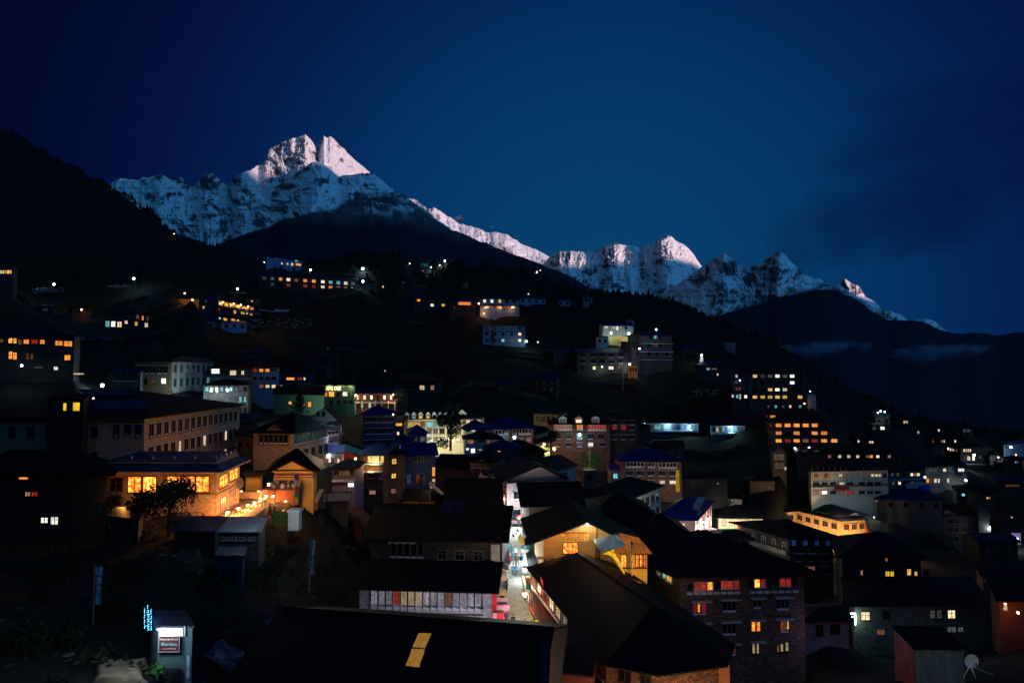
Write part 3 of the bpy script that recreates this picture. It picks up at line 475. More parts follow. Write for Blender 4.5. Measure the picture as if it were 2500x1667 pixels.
def tz(x, y):
    x = np.asarray(x, float); y = np.asarray(y, float); sh = x.shape; q = q_of(x.ravel(), y.ravel()); out = np.empty(len(q))
    for i in range(0, len(q), 4000):
        out[i:i+4000] = np.linalg.norm(q[i:i+4000, None]-_q[None], axis=-1) @ _w[:-1] + _w[-1]
    return out.reshape(sh)
def ground(x, y): return float(tz(np.array([x]), np.array([y]))[0])
CLAMP = [(-2.2, 4.2, 58, 134, -30.5), (-37, -30, 82, 99, -19.2)]
def terrain():
    az = np.concatenate([np.linspace(-180, -48, 40, endpoint=False), np.linspace(-48, 48, 520, endpoint=False), np.linspace(48, 180, 41)])*math.pi/180
    d = np.concatenate([[1.5], np.geomspace(6, 600, 300), np.geomspace(620, 70000, 60)])
    A, D = np.meshgrid(az, d); X = D*np.sin(A); Y = D*np.cos(A); Z = tz(X, Y)
    far = np.clip((D-1600)/2500, 0, 1); Z = Z*(1-far) + (-700)*far
    near = np.clip((D-140)/150, 0, 1)*(1-far)
    # cultivated terraces on the empty slopes, small lumps everywhere
    Z = Z + near*(fbm(X/60., Y/60., 4, 5)-.5)*7 + (1-far)*(fbm(X/6., Y/6., 3, 8)-.5)*.5*np.clip(D/60, 0, 1)
    for x0, x1, y0, y1, zc in CLAMP:      # ground cut level under the street and the museum court
        dd = np.maximum(np.maximum(x0-X, X-x1), np.maximum(y0-Y, Y-y1)); Z = np.where(dd < 3, np.minimum(Z, zc+np.maximum(dd, 0)*1.0), Z)
    me = grid_mesh('terrain', X, Y, Z, ground_mat); o = link('terrain', me); tag(o, kind='structure'); return o
def _gr(t, b, o):
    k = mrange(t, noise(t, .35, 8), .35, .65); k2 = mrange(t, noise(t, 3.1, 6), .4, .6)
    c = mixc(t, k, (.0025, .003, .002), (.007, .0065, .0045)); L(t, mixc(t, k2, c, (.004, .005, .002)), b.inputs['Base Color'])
    bump(t, b, noise(t, 2.2, 8), .6, .3); b.inputs['Roughness'].default_value = 1
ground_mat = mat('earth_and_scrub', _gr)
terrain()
def woodland():
    """the far wood along the ridge line"""
    rnd = random.Random(5); m = MB(); xs = []; n = 0
    pts = []
    for i in range(len(RIDGE)-1):
        (a, b, d), (a2, b2, d2) = RIDGE[i], RIDGE[i+1]
        if a < -150 or a > 2650: continue
        k = int(abs(a2-a)/2.0)
        for j in range(k):
            t = rnd.random(); dd = (d+(d2-d)*t)*rnd.uniform(.90, 1.03); px = a+(a2-a)*t; v = P(px, 800, dd); pts.append((v.x, v.y, dd))
    for j in range(1500):
        px = rnd.uniform(-100, 2600); dd = rnd.uniform(330, 600) if px > 500 else rnd.uniform(300, 850); v = P(px, 800, dd); pts.append((v.x, v.y, dd))
    X = np.array([p[0] for p in pts]); Y = np.array([p[1] for p in pts]); Z = tz(X, Y) + np.clip((np.hypot(X, Y)-140)/150, 0, 1)*(fbm(X/60., Y/60., 4, 5)-.5)*7
    for (x, y, dd), z in zip(pts, Z):
        h = rnd.choice((1.2, 1.7, 2.2, 2.8, 3.3, 4.4))*rnd.uniform(.8, 1.2)*(dd/450)**.5; r = h*(rnd.uniform(.45, .8) if h < 3.2 else rnd.uniform(.22, .4)); fl = .72 if h < 3.2 else 1.
        for k in range(3):
            zz = z-.6+h*.24*k; n = 6; rr = r*(1-.26*k); a0 = rnd.random()*6; tip = (x+rnd.uniform(-.2, .2), y, z+h*(.5+.25*k)*fl)
            ring = [(x+rr*rnd.uniform(.7, 1.2)*math.cos(a0+6.283*i/n), y+rr*rnd.uniform(.7, 1.2)*math.sin(a0+6.283*i/n), zz+rnd.uniform(0, .5)) for i in range(n)]
            for i in range(n): m.poly([ring[i], ring[(i+1) % n], tip], uv=[(0, 0)]*3)
    o = m.obj('woodland', m_plain('far_foliage', (.006, .008, .005), 1.0)); tag(o, 'dark conifer wood along the ridge above the village', 'woodland', kind='stuff')
woodland()
BDUMP = []
# ---------------------------------------------------------------- building kit
def V2(v): return Vector((v.x, v.y, 0))
_mc = {}
def cached(key, fn):
    if key not in _mc: _mc[key] = fn()
    return _mc[key]
def win_meshes(w, h, style, fc, pane):
    """frame mesh and pane mesh, centred, facing -y"""
    def frame():
        m = MB(); t = .07 if h > .9 else .05
        if style == 'none': t = .03
        o = .035
        if style == 't':        # heavy dark surround, stepped lintel, white panels under the glass
            for sx in (-1, 1): m.box((sx*w/2-.10 if sx < 0 else w/2, -.10, -h/2-.05), (-w/2 if sx < 0 else w/2+.10, .02, h/2), 0)
            m.box((-w/2-.22, -.24, h/2), (w/2+.22, .02, h/2+.12), 0); m.box((-w/2-.30, -.30, h/2+.122), (w/2+.30, .02, h/2+.20), 2)
            m.box((-w/2-.10, -.12, -h/2-.12), (w/2+.10, .02, -h/2-.05), 0)
            n = max(2, int(w/.45))
            for i in range(n): m.box((-w/2+.05+i*w/n, -.055, -h/2+.02), (-w/2-.05+(i+1)*w/n, -.042, -h/2+.26), 2)
            for i in range(1, n): m.box((-w/2+i*w/n-.03, -.06, -h/2), (-w/2+i*w/n+.03, -.0, h/2), 1)
            m.box((-w/2, -.05, -h/2+.28), (w/2, 0, -h/2+.34), 0)
        elif style == 'b':      # long glazed band with a row of small panels below
            n = max(2, round(w/.95)); t = .06
            m.box((-w/2-.1, -.10, h/2), (w/2+.1, .02, h/2+.10), 0); m.box((-w/2-.1, -.10, -h/2-.12), (w/2+.1, .02, -h/2), 0)
            m.box((-w/2, -.07, -h/2+.36), (w/2, .0, -h/2+.44), 0)
            for i in range(n+1): m.box((-w/2+i*w/n-.05, -.08, -h/2), (-w/2+i*w/n+.05, 0, h/2), 0)
            for i in range(n):
                m.box((-w/2+i*w/n+.08, -.045, -h/2+.05), (-w/2+(i+1)*w/n-.08, -.03, -h/2+.31), 2)
                for sx in (0, 1): m.box((-w/2+(i+sx)*w/n+(.055 if sx == 0 else -.115), -.055, -h/2+.46), (-w/2+(i+sx)*w/n+(.115 if sx == 0 else -.055), -.012, h/2-.02), 1)
        else:
            m.box((-w/2-o, -.06, -h/2-o), (-w/2+t, .01, h/2+o), 1); m.box((w/2-t, -.06, -h/2-o), (w/2+o, .01, h/2+o), 1)
            m.box((-w/2+t, -.06, -h/2-o), (w/2-t, .01, -h/2+t), 1); m.box((-w/2+t, -.06, h/2-t), (w/2-t, .01, h/2+o), 1)
            if style != 'none':
                n = 2 if w < 1.7 else max(2, round(w/.7))
                for i in range(1, n): m.box((-w/2+i*w/n-.03, -.05, -h/2+t), (-w/2+i*w/n+.03, .0, h/2-t), 1)
                if style == 'x' or (style == 'p' and h > 1.1): m.box((-w/2+t, -.048, h*.12-.025), (w/2-t, -.002, h*.12+.025), 1)
            m.box((-w/2-.12, -.14, -h/2-.10), (w/2+.12, .01, -h/2-o), 2)
        f2 = {'d': fr_dark, 'w': fr_white, 'b': fr_blue, 'r': fr_red, 'g': fr_grey, 'e': fr_green}[fc]
        dk = f2 if style in 'tb' else f2
        return m.mesh('window_frame', [dk, fr_grey if style in 'tb' else f2, panel_white if style in 'tb' else f2])
    def glass():
        m = MB(); z0 = -h/2+.34 if style == 't' else (-h/2+.44 if style == 'b' else -h/2+.03)
        m.poly([(-w/2+.02, -.02, z0), (w/2-.02, -.02, z0), (w/2-.02, -.02, h/2-.02), (-w/2+.02, -.02, h/2-.02)], uv=[(0, 0), (w, 0), (w, h), (0, h)])
        return m.mesh('window_glass', [PANE[pane]])
    w = round(w, 1); h = round(h, 1)
    return cached(('f', w, h, style, fc), frame), cached(('g', w, h, style == 't', style == 'b', pane), glass)
NWIN = 0
def place_window(root, a, b, s, zc, w, h, style, fc, pane):
    """a,b: edge ends (local xy), s: metres along the edge, zc: centre height"""
    global NWIN
    d = (b-a).normalized(); p = a + d*s; rz = math.atan2(d.y, d.x)
    fm, gm = win_meshes(w, h, style, fc, pane)
    o = link('window', fm, root, (p.x, p.y, zc), (0, 0, rz)); link('pane', gm, o); NWIN += 1
    return o
def quad(A, B, dep, back=None):
    """rectangle footprint from the two front eave corners"""
    u = (V2(B)-V2(A)).normalized(); n = Vector((-u.y, u.x, 0)) if back is None else Vector((math.sin(R(back)), math.cos(R(back)), 0))
    return [V2(A), V2(B), V2(B)+n*dep, V2(A)+n*dep]
def line_at(A, px, py=None, d=None):
    """second eave corner, level with A"""
    return P(px, 900, d) if d is not None and py is None else (P(px, py, d) if d is not None else Pz(px, py, A.z))
class Bld:
    def __init__(s, name, label, foot, z1, h, wall, cat='building', group=None, found=5.0, wallname='wall', tiers=None):
        s.z1 = z1; s.h = h; o = foot[0]; s.root = empty(name, (o.x, o.y, z1-h)); tag(s.root, label, cat, group)
        s.f = [p-V2(o) for p in foot]; m = MB(); k = len(s.f); b = -found
        zs = [(b, h)]
        for i in range(k):
            p, q = s.f[i], s.f[(i+1) % k]; w = (q-p).length
            m.poly([(p.x, p.y, b), (q.x, q.y, b), (q.x, q.y, h), (p.x, p.y, h)], uv=[(i*3.3, b), (i*3.3+w, b), (i*3.3+w, h), (i*3.3, h)])
        m.poly([(p.x, p.y, h-.02) for p in s.f]); s.wallm = m; s.wallmat = wall; s.wallname = wallname
    def done(s):
        BDUMP.append((s.root.name, [tuple(p+V2(s.root.location)) for p in s.f], s.root.location.z))
        s.wall = s.wallm.obj(s.wallname, s.wallmat, s.root); return s
    def roof(s, kind, rise, over, m='black', thick=.14, axis=0, shift=0., soffit=None):
        """hip / gable over a 4-corner footprint. axis 0: ridge along the front edge; 1: ridge runs front to back"""
        f = s.f; h = s.h; mm = RF[m] if isinstance(m, str) else m; rb = MB()
        c = sum(f, Vector((0, 0, 0)))/len(f); w = (f[1]-f[0]).length; d = (f[2]-f[1]).length
        u = (f[1]-f[0]).normalized(); n = (f[2]-f[1]).normalized()
        E = [f[0]-u*over-n*over, f[1]+u*over-n*over, f[2]+u*over+n*over, f[3]-u*over+n*over]
        # the eave edge stands out and level with the wall head as seen from up the hill; the wall runs up behind it
        wz = s.z1; dist = max(10, V2(s.root.location).length); dep = min(.42, max(-.1, -wz/dist)); slope = rise/max(.1, (d if axis == 0 else w)/2)
        E = [Vector((e.x, e.y, h+over*dep)) for e in E]; ext = max(0, over*dep+slope*over*.85-.04) if kind not in ('flat', 'shed') else over*dep*.9
        k = len(f)
        for i in range(k):
            p, q = f[i], f[(i+1) % k]
            if kind == 'gable' and i in ((1, 3) if axis == 0 else (0, 2)): continue
            s.wallm.poly([(p.x, p.y, h), (q.x, q.y, h), (q.x, q.y, h+ext), (p.x, p.y, h+ext)])
        if kind == 'flat':
            T = [Vector((e.x, e.y, h+rise)) for e in E]; E = [Vector((e.x, e.y, h)) for e in E]
            rb.poly(T)
            for i in range(4): j = (i+1) % 4; rb.poly([E[i], E[j], T[j], T[i]])
            rb.poly(E[::-1]); s.ro = rb.obj('roof', mm, s.root); return s
        if kind == 'shed':
            T = [Vector((E[0].x, E[0].y, h)), Vector((E[1].x, E[1].y, h)), Vector((E[2].x, E[2].y, h+rise)), Vector((E[3].x, E[3].y, h+rise))]
            faces = [T]
            for i in (1, 3):
                p, q = (f[1], f[2]) if i == 1 else (f[3], f[0]); zp, zq = (h, h+rise) if i == 1 else (h+rise, h)
                s.wallm.poly([(p.x, p.y, h), (q.x, q.y, h), (q.x, q.y, zq-.03), (p.x, p.y, zp-.03)])
            s.wallm.poly([(f[2].x, f[2].y, h), (f[3].x, f[3].y, h), (f[3].x, f[3].y, h+rise-.03), (f[2].x, f[2].y, h+rise-.03)])
        else:
            if axis == 0:
                m0 = (f[0]+f[3])/2; m1 = (f[1]+f[2])/2; ins = min(d/2, w*.45) if kind == 'hip' else (min(d/2, w*.45)*.5 if kind == 'half' else -over)
                r0 = m0+u*ins; r1 = m1-u*ins
            else:
                m0 = (f[0]+f[1])/2; m1 = (f[3]+f[2])/2; ins = min(w/2, d*.45) if kind == 'hip' else (min(w/2, d*.45)*.5 if kind == 'half' else -over)
                r0 = m0+n*ins; r1 = m1-n*ins
            r0 = Vector((r0.x, r0.y, h+rise)) + shift*u; r1 = Vector((r1.x, r1.y, h+rise)) + shift*u
            if axis == 0: faces = [[E[0], E[1], r1, r0], [E[2], E[3], r0, r1], [E[1], E[2], r1], [E[3], E[0], r0]]
            else: faces = [[E[1], E[2], r1, r0], [E[3], E[0], r0, r1], [E[0], E[1], r0], [E[2], E[3], r1]]
            if kind == 'gable':
                faces = faces[:2]
                for (p, q) in ([(f[1], f[2]), (f[3], f[0])] if axis == 0 else [(f[0], f[1]), (f[2], f[3])]):
                    mid = (p+q)/2 + shift*u; s.wallm.poly([(p.x, p.y, h), (q.x, q.y, h), (mid.x, mid.y, h+rise-.04)])
            s.ridge = (r0, r1)
        for fc in faces:
            top = [p + Vector((0, 0, thick)) for p in fc]; rb.poly(top); rb.poly([p for p in fc][::-1])
            for i in range(len(fc)): j = (i+1) % len(fc); rb.poly([fc[i], fc[j], top[j], top[i]])
        if kind not in ('shed',):
            r0t = s.ridge[0]+Vector((0, 0, thick+.03)); r1t = s.ridge[1]+Vector((0, 0, thick+.03)); rb.bar(r0t, r1t, .09, n=5)
        s.ro = rb.obj('roof', mm, s.root); return s
    def pediment(s, edge, t, w, hgt, m=None, out=.5, rm='black', z=0.):
        """small triangular front on the roof, or a dormer"""
        a = s.f[edge]; b = s.f[(edge+1) % len(s.f)]; d = (b-a).normalized(); nn = Vector((d.y, -d.x, 0)); c = a+d*((b-a).length*t)+nn*out
        q = MB(); p0 = c-d*w/2; p1 = c+d*w/2; zz = s.h+z; k = -nn*(w*.9)
        q.poly([(p0.x, p0.y, zz), (p1.x, p1.y, zz), (c.x, c.y, zz+hgt)])
        g = q.obj('pediment', m or s.wallmat, s.root); r = MB(); e = nn*.25; th = Vector((0, 0, .1))
        A0 = p0-d*.4+e+Vector((0, 0, zz-.15)); A1 = p1+d*.4+e+Vector((0, 0, zz-.15)); T = c+e+Vector((0, 0, zz+hgt+.08)); Bk = T+k*1.6
        for fc in ([A0, T, Bk, A0+k*1.2][::-1], [T, A1, A1+k*1.2, Bk][::-1]):
            r.poly([v+th for v in fc]); r.poly(fc[::-1])
            for i in range(4): j = (i+1) % 4; r.poly([fc[i], fc[j], fc[j]+th, fc[i]+th])
        r.obj('gable_roof', RF[rm], g); return g
    def rows(s, edge, pats, hs=2.8, top=1.5, w=1.2, h=1.35, style='p', fc='d', m0=.6, m1=.6, t0=0., t1=1.):
        a = s.f[edge]; b = s.f[(edge+1) % len(s.f)]; Ln = (b-a).length; x0 = Ln*t0+m0; x1 = Ln*t1-m1
        if isinstance(pats, str): pats = [pats]
        for r, pat in enumerate(pats):
            n = len(pat)
            for i, c in enumerate(pat):
                if c == ' ': continue
                ww = w if w > 0 else (x1-x0)/n*(-w)
                sx = x0 + (x1-x0)*(i+.5)/n
                place_window(s.root, a, b, sx, s.h-top-hs*r, ww, h, style, fc, c)
        return s
    def win(s, edge, t, dz, w, h, pane, style='p', fc='d'):
        a = s.f[edge]; b = s.f[(edge+1) % len(s.f)]
        return place_window(s.root, a, b, (b-a).length*t, s.h-dz, w, h, style, fc, pane)
    def band(s, edge, dz, hh, m, t0=0., t1=1., out=.12, name='ledge'):
        a = s.f[edge]; b = s.f[(edge+1) % len(s.f)]; d = (b-a).normalized(); nn = Vector((d.y, -d.x, 0)); Ln = (b-a).length
        p = a+d*Ln*t0; q = a+d*Ln*t1; z = s.h-dz; r = MB(); o = nn*out; i_ = -nn*.02
        c = [p+i_, q+i_, q+o, p+o]; lo = [v+Vector((0, 0, z)) for v in c]; hi = [v+Vector((0, 0, z+hh)) for v in c]
        r.poly(lo); r.poly(hi[::-1])
        for k in range(4): j = (k+1) % 4; r.poly([lo[k], hi[k], hi[j], lo[j]])
        return r.obj(name, m, s.root)
    def wallpt(s, edge, t, dz, out=0.):
        a = s.f[edge]; b = s.f[(edge+1) % len(s.f)]; d = (b-a).normalized(); nn = Vector((d.y, -d.x, 0))
        return a + d*((b-a).length*t) + nn*out + Vector((0, 0, s.h-dz))
    def dish(s, p, r=.5, face=-2.2):
        q = MB(); n = 12
        for i in range(3):
            r0 = r*i/3; r1 = r*(i+1)/3; z0 = .25*(r0/r)**2*r; z1 = .25*(r1/r)**2*r
            for j in range(n):
                a0 = 6.2832*j/n; a1 = 6.2832*(j+1)/n
                q.poly([(r0*math.cos(a0), -z0, r0*math.sin(a0)), (r1*math.cos(a0), -z1, r1*math.sin(a0)), (r1*math.cos(a1), -z1, r1*math.sin(a1)), (r0*math.cos(a1), -z0, r0*math.sin(a1))])
        q.bar((0, 0, 0), (0, .15, -.5), .03); q.bar((0, 0, -r*.7), (0, -.45, 0), .015); q.ball((0, -.45, 0), .05)
        return q.obj('satellite_dish', pale_metal, s.root, p, (0, 0, face))
def simple(name, label, A, B, dep, h, wall, roof=('hip', 1.6, .7, 'black'), faces=(), cat='building', group=None, back=None, **kw):
    """A=(px,py,d) left eave corner; B=(px,py) level with A, or (px,py,d)"""
    if back is None:
        an = math.degrees(math.atan(((A[0]+B[0])/2-1250)/F)); back = an*.75 if abs(an) > 14 else None
    a = P(*A); b = Pz(B[0], B[1], a.z) if len(B) == 2 else P(B[0], B[1], B[2])
    bl = Bld(name, label, quad(a, b, dep, back), a.z, h, ST[wall] if isinstance(wall, str) else wall, cat=cat, group=group, found=kw.get('found', 5.))
    rk = roof[0]; ax = 1 if rk.endswith('n') and rk != 'n' else 0
    rk = rk[:-1] if rk.endswith('n') else rk
    bl.roof(rk, roof[1], roof[2], roof[3], axis=ax)
    for fc in faces:
        e, pats = fc[0], fc[1]; bl.rows(e, pats, **(fc[2] if len(fc) > 2 else {}))
    bl.done(); return bl

# ---------------------------------------------------------------- lamps
COLS = {'w': (.80, .95, 1.0), 'c': (.55, .95, 1.0), 'o': (1.0, .40, .09), 'y': (1.0, .62, .24), 'n': (1., .82, .52), 'b': (.15, .2, 1.0), 'g': (.6, 1.0, .75), 'r': (1., .15, .08)}
BULB = {k: m_bulb('bulb_'+k, tuple(.35+.65*c for c in v) if k in 'wcn' else (tuple(.15+.85*c for c in v)), 9.0 if k in 'wcon' else 6.) for k, v in COLS.items()}
LG = 5.0
def light(p, power, col, rad=.25, parent=None, name='light'):  # bare point source; outside lamps it is added in the air without a fixture
    l = bpy.data.lights.new(name, 'POINT'); l.energy = power*LG; l.color = COLS[col] if isinstance(col, str) else col; l.shadow_soft_size = rad
    o = bpy.data.objects.new(name, l); C.objects.link(o); o.location = p; o.parent = parent; return o
def spotl(p, to, power, col, ang=80, rad=.3, blend=.6):  # spot without a fixture
    l = bpy.data.lights.new('light', 'SPOT'); l.energy = power*LG; l.color = COLS[col] if isinstance(col, str) else col; l.shadow_soft_size = rad
    l.spot_size = R(ang); l.spot_blend = blend; o = bpy.data.objects.new('light', l); C.objects.link(o); o.location = p
    o.rotation_euler = (Vector(p)-Vector(to)).to_track_quat('Z', 'Y').to_euler(); return o
def lamp(px, py, d, col, power, label, r=.2, kind='wall', post=3.5, group=None, drop=None, name=None):
    """a lamp seen at a pixel: 'wall' (bulb under a small hood) or 'post' (on a pole standing on the ground)"""
    p = P(px, py, d); nm = name or ('street_lamp' if kind == 'post' else 'wall_lamp')
    root = empty(nm, p); tag(root, label, 'street lamp' if kind == 'post' else 'lamp', group)
    b = cached(('bulb', r, col), lambda: (lambda m: (m.ball((0, 0, 0), r, n=12, m=8), m.mesh('bulb', BULB[col]))[1])(MB()))
    link('bulb', b, root)
    def hood():
        m = MB(); m.bar((0, 0, r*.9), (0, 0, r*1.5), r*1.3, n=10, r2=r*.4)
        if kind == 'wall': m.bar((0, 0, r*1.4), (0, .5, r*1.4+.1), .03)
        return m.mesh('hood', iron)
    link('hood', cached(('hood', r, kind), hood), root)
    if kind == 'post':
        m = MB(); m.bar((0, .25, -post-1.5), (0, .25, r*2), .06, r2=.045); m.bar((0, .25, r*2), (0, 0, r*1.4), .035); m.obj('pole', iron, root)
    if power: light((0, -r*1.4-.06, -r*1.1), power*(.6 if d > 230 else 1), col, max(.08, r*.5), root)
    return root

# ---------------------------------------------------------------- writing
def text_mesh(txt, size, m, ext=.012, bold=0.0, align='CENTER'):
    cu = bpy.data.curves.new('lettering', 'FONT'); cu.body = txt; cu.size = size; cu.extrude = ext; cu.offset = bold; cu.align_x = align; cu.align_y = 'CENTER'
    o = bpy.data.objects.new('tmp', cu); C.objects.link(o); dg = bpy.context.evaluated_depsgraph_get()
    me = bpy.data.meshes.new_from_object(o.evaluated_get(dg)); bpy.data.objects.remove(o); bpy.data.curves.remove(cu)
    me.materials.clear(); me.materials.append(m); me.name = 'lettering'; return me
def lettering(txt, size, m, parent, loc, rz=0., w=None, bold=0., ext=.012):
    me = text_mesh(txt, size, m, ext, bold); xs = [v.co.x for v in me.vertices]; ww = max(xs)-min(xs)
    return link('lettering', me, parent, loc, (math.pi/2, 0, rz), ((w/ww) if w else 1, 1, 1))

# ---------------------------------------------------------------- foliage
def leafy(name, label, base, h, r, seed=0, n=900, col=(.03, .05, .015), trunk=True, cat='tree', leaf=.22, shape='round', group=None, squash=.8):
    rnd = random.Random(seed); root = empty(name, base); tag(root, label, cat, group); tm = MB(); cm = MB()
    mt = m_plain('bark', (.05, .035, .025), 1, scale=6); ml = m_plain('leaves_%d_%d' % (int(col[0]*1000), int(col[1]*1000)), col, .9, var=.6, scale=2)
    clumps = []
    if trunk:
        tm.bar((0, 0, -1), (0, 0, h*.45), h*.035+.04, r2=h*.022+.02, n=7)
        for i in range(7):
            a = rnd.random()*6.28; z = h*rnd.uniform(.3, .5); e = (r*.7*math.cos(a)*rnd.uniform(.4, 1), r*.7*math.sin(a)*rnd.uniform(.4, 1), h*rnd.uniform(.6, .92)); tm.bar((0, 0, z), e, h*.014+.02, r2=.015, n=5); clumps.append(e)
        tm.obj('trunk', mt, root)
    if shape == 'cone':
        for i in range(n):
            t = rnd.random()**.8; z = h*(.12+.88*t); rr = r*(1-t)*rnd.uniform(.35, 1)*(.8+.3*math.sin(z*5)); a = rnd.random()*6.283; c = Vector((rr*math.cos(a), rr*math.sin(a), z)); _leaf(cm, c, leaf, rnd)
    else:
        while len(clumps) < 12: a = rnd.random()*6.28; q = r*rnd.uniform(.2, .75); clumps.append((q*math.cos(a), q*math.sin(a), h*rnd.uniform(.35 if trunk else .2, .85)))
        for i in range(n):
            c = Vector(rnd.choice(clumps)); v = Vector((rnd.gauss(0, 1), rnd.gauss(0, 1), rnd.gauss(0, 1)*squash)).normalized()*r*.42*rnd.uniform(.3, 1)**.5; _leaf(cm, c+v, leaf, rnd)
    cm.obj('crown' if trunk else 'foliage', ml, root); return root
def _leaf(m, c, s, rnd):
    a = Vector((rnd.gauss(0, 1), rnd.gauss(0, 1), rnd.gauss(0, 1))).normalized(); b = a.orthogonal().normalized(); s = s*rnd.uniform(.5, 1.2)
    m.poly([c-a*s, c+b*s*.45, c+a*s, c-b*s*.45], uv=[(0, 0)]*4)
def hit(bl, edge, px, py, out=0.):
    """point of a building's wall plane seen at a pixel, in the building's local space"""
    a = bl.f[edge]+V2(bl.root.location); b = bl.f[(edge+1) % len(bl.f)]+V2(bl.root.location); d = (b-a).normalized(); nn = Vector((d.y, -d.x, 0))
    r = ray(px, py); t = (a+nn*out).dot(nn)/r.dot(nn); p = r*t; return p - bl.root.location, (p-a).dot(d), (b-a).length
def pw(bl, edge, x0, y0, x1, y1, pane, style='p', fc='d'):
    """window covering a pixel box on a wall"""
    _, s0, Ln = hit(bl, edge, x0, (y0+y1)/2); _, s1, _ = hit(bl, edge, x1, (y0+y1)/2)
    p0, s, _ = hit(bl, edge, (x0+x1)/2, y0); p1, s, _ = hit(bl, edge, (x0+x1)/2, y1)
    a = bl.f[edge]; b = bl.f[(edge+1) % len(bl.f)]
    return place_window(bl.root, a, b, s, (p0.z+p1.z)/2, max(.3, abs(s1-s0)), max(.3, abs(p0.z-p1.z)), style, fc, pane)
def pws(bl, edge, lst, style='p', fc='d'):
    for it in lst: pw(bl, edge, *it, style=style, fc=fc)
def pc(bl, edge, cs, y, w, h, style='p', fc='d'):
    """windows centred at pixels: cs = [(x, pane)], all w x h pixels"""
    for c in cs:
        if c[1] == ' ': continue
        yy = c[2] if len(c) > 2 else y; pw(bl, edge, c[0]-w/2, yy-h/2, c[0]+w/2, yy+h/2, c[1], style, fc)
def absorb(main, other):
    off = other.root.location - main.root.location
    for ch in list(other.root.children):
        ch.parent = main.root; ch.location = ch.location + off
    bpy.data.objects.remove(other.root)
def panel(root, pts, mats, name, thick=.06):
    """flat board through four local points (outer face), with thickness"""
    m = MB(); pts = [Vector(p) for p in pts]; n = (pts[1]-pts[0]).cross(pts[2]-pts[0]).normalized()*thick
    m.poly(pts); bk = [p-n for p in pts]; m.poly(bk[::-1])
    for i in range(len(pts)): j = (i+1) % len(pts); m.poly([pts[i], bk[i], bk[j], pts[j]])
    return m.obj(name, mats, root)
def wallboard(bl, edge, x0, y0, x1, y1, m, name, out=.08, thick=.06):
    """board mounted on a wall over a pixel box"""
    c = [hit(bl, edge, x, y, out)[0] for x, y in ((x0, y1), (x1, y1), (x1, y0), (x0, y0))]
    z0 = min(c[0].z, c[1].z); z1 = max(c[2].z, c[3].z)
    c[0].z = c[1].z = z0; c[2].z = c[3].z = z1; c[3].x, c[3].y = c[0].x, c[0].y; c[2].x, c[2].y = c[1].x, c[1].y
    return panel(bl.root, c, m, name, thick), c
# ================================================================ the far hillside
G_HOUSE = None
def bd(*a, **k): return simple(*a, **k)
b = bd('hillside_lodge', 'dark lodge at the upper left edge with a glowing row of small panes', (-70,640,262), (33,644,268), 9, 9, 'dark', ('hip',1.8,.8,'navy'), [(0,'    ..   ',dict(top=1.4))])
pc(b, 0, [(x, p) for x, p in zip((2,8,14,20,26), 'wwowo')], 664, 5, 9)
b = bd('lodge', 'wide dark lodge with orange windows in two rows at the far left', (-140,818,141), (182,824,147), 12, 9.5, 'dark', ('hip',1.7,.9,'navy'))
pws(b, 0, [(20,825,31,838,'O'),(32,825,41,839,'y'),(0,827,8,836,'q'),(44,828,53,842,'q'),(57,828,71,840,'o'),(76,828,93,840,'r'),(97,829,110,840,'o'),(134,831,153,844,'o'),(155,832,177,846,'o'),
  (21,858,30,876,'O'),(31,860,41,878,'o'),(64,862,70,878,'q'),(75,864,81,878,'q'),(157,866,172,880,'o')], 'p', 'd')
pws(b, 0, [(83,895,104,898,'d'),(131,895,142,903,'W'),(180,911,205,914,'w')], 'none', 'd'); b.pediment(0, .87, 6, 1.3, ST['black'], .4, 'navy')
b = bd('cottage', 'small blue walled cottage with one pale window high on the left slope', (88,750,290), (124,750), 6, 4, 'blue', ('gable',1.2,.4,'dark')); pc(b, 0, [(108,'d'),(114,'d')], 756, 4, 8)
b = bd('cottage', 'dark cottage beside the orange lamp on the left slope', (166,750,285), (222,750), 6, 4, 'dark', ('hip',1.4,.5,'black'), [(0,'. . .')])
b = bd('guest_house', 'dark guest house with a white lit porch and three tall bright windows', (256,762,265), (368,765,270), 8, 7, 'dark', ('hip',1.4,.6,'black'))
pws(b, 0, [(304,782,312,791,'w'),(329,785,336,795,'y'),(353,788,361,799,'w'),(332,769,339,778,'q'),(346,771,351,782,'o'),(358,772,363,783,'q'),(257,783,268,798,'c'),(271,784,282,798,'W'),(286,785,297,799,'w')])
# orange lodge with the lit gallery
b = bd('lodge', 'three storey lodge with a golden lamplit gallery under its eaves', (533,733,288), (631,757,331), 10, 11, 'dark', ('hip',1.8,.7,'black'))
b.band(0, 2.9, .9, fr_grey, out=.9, name='gallery_rail')
pws(b, 0, [(548,739,557,748,'y'),(560,740,564,750,'o'),(573,742,582,751,'o'),(589,746,598,754,'p'),(602,747,608,755,'y'),(611,749,619,756,'o'),(534,739,538,747,'o')])
pws(b, 0, [(570,757,576,766,'o'),(588,760,597,767,'y'),(601,762,605,767,'w'),(610,762,616,770,'o'),(533,752,537,760,'r')])
pws(b, 0, [(534,774,539,780,'c'),(545,776,554,783,'y'),(564,778,574,785,'y'),(579,780,583,785,'w')]); b.band(0, 6.2, .25, RF['dark'], out=1.0, name='canopy')
for x, y in ((545,738),(571,741),(588,744),(606,748)):
    p = hit(b, 0, x, y, .5)[0]; o = MB(); o.ball((0,0,0), .28); o = o.obj('gallery_lamp', BULB['o'], b.root, p); light(p+Vector((0,-.3,-.6)), 210, 'o', .2, b.root)
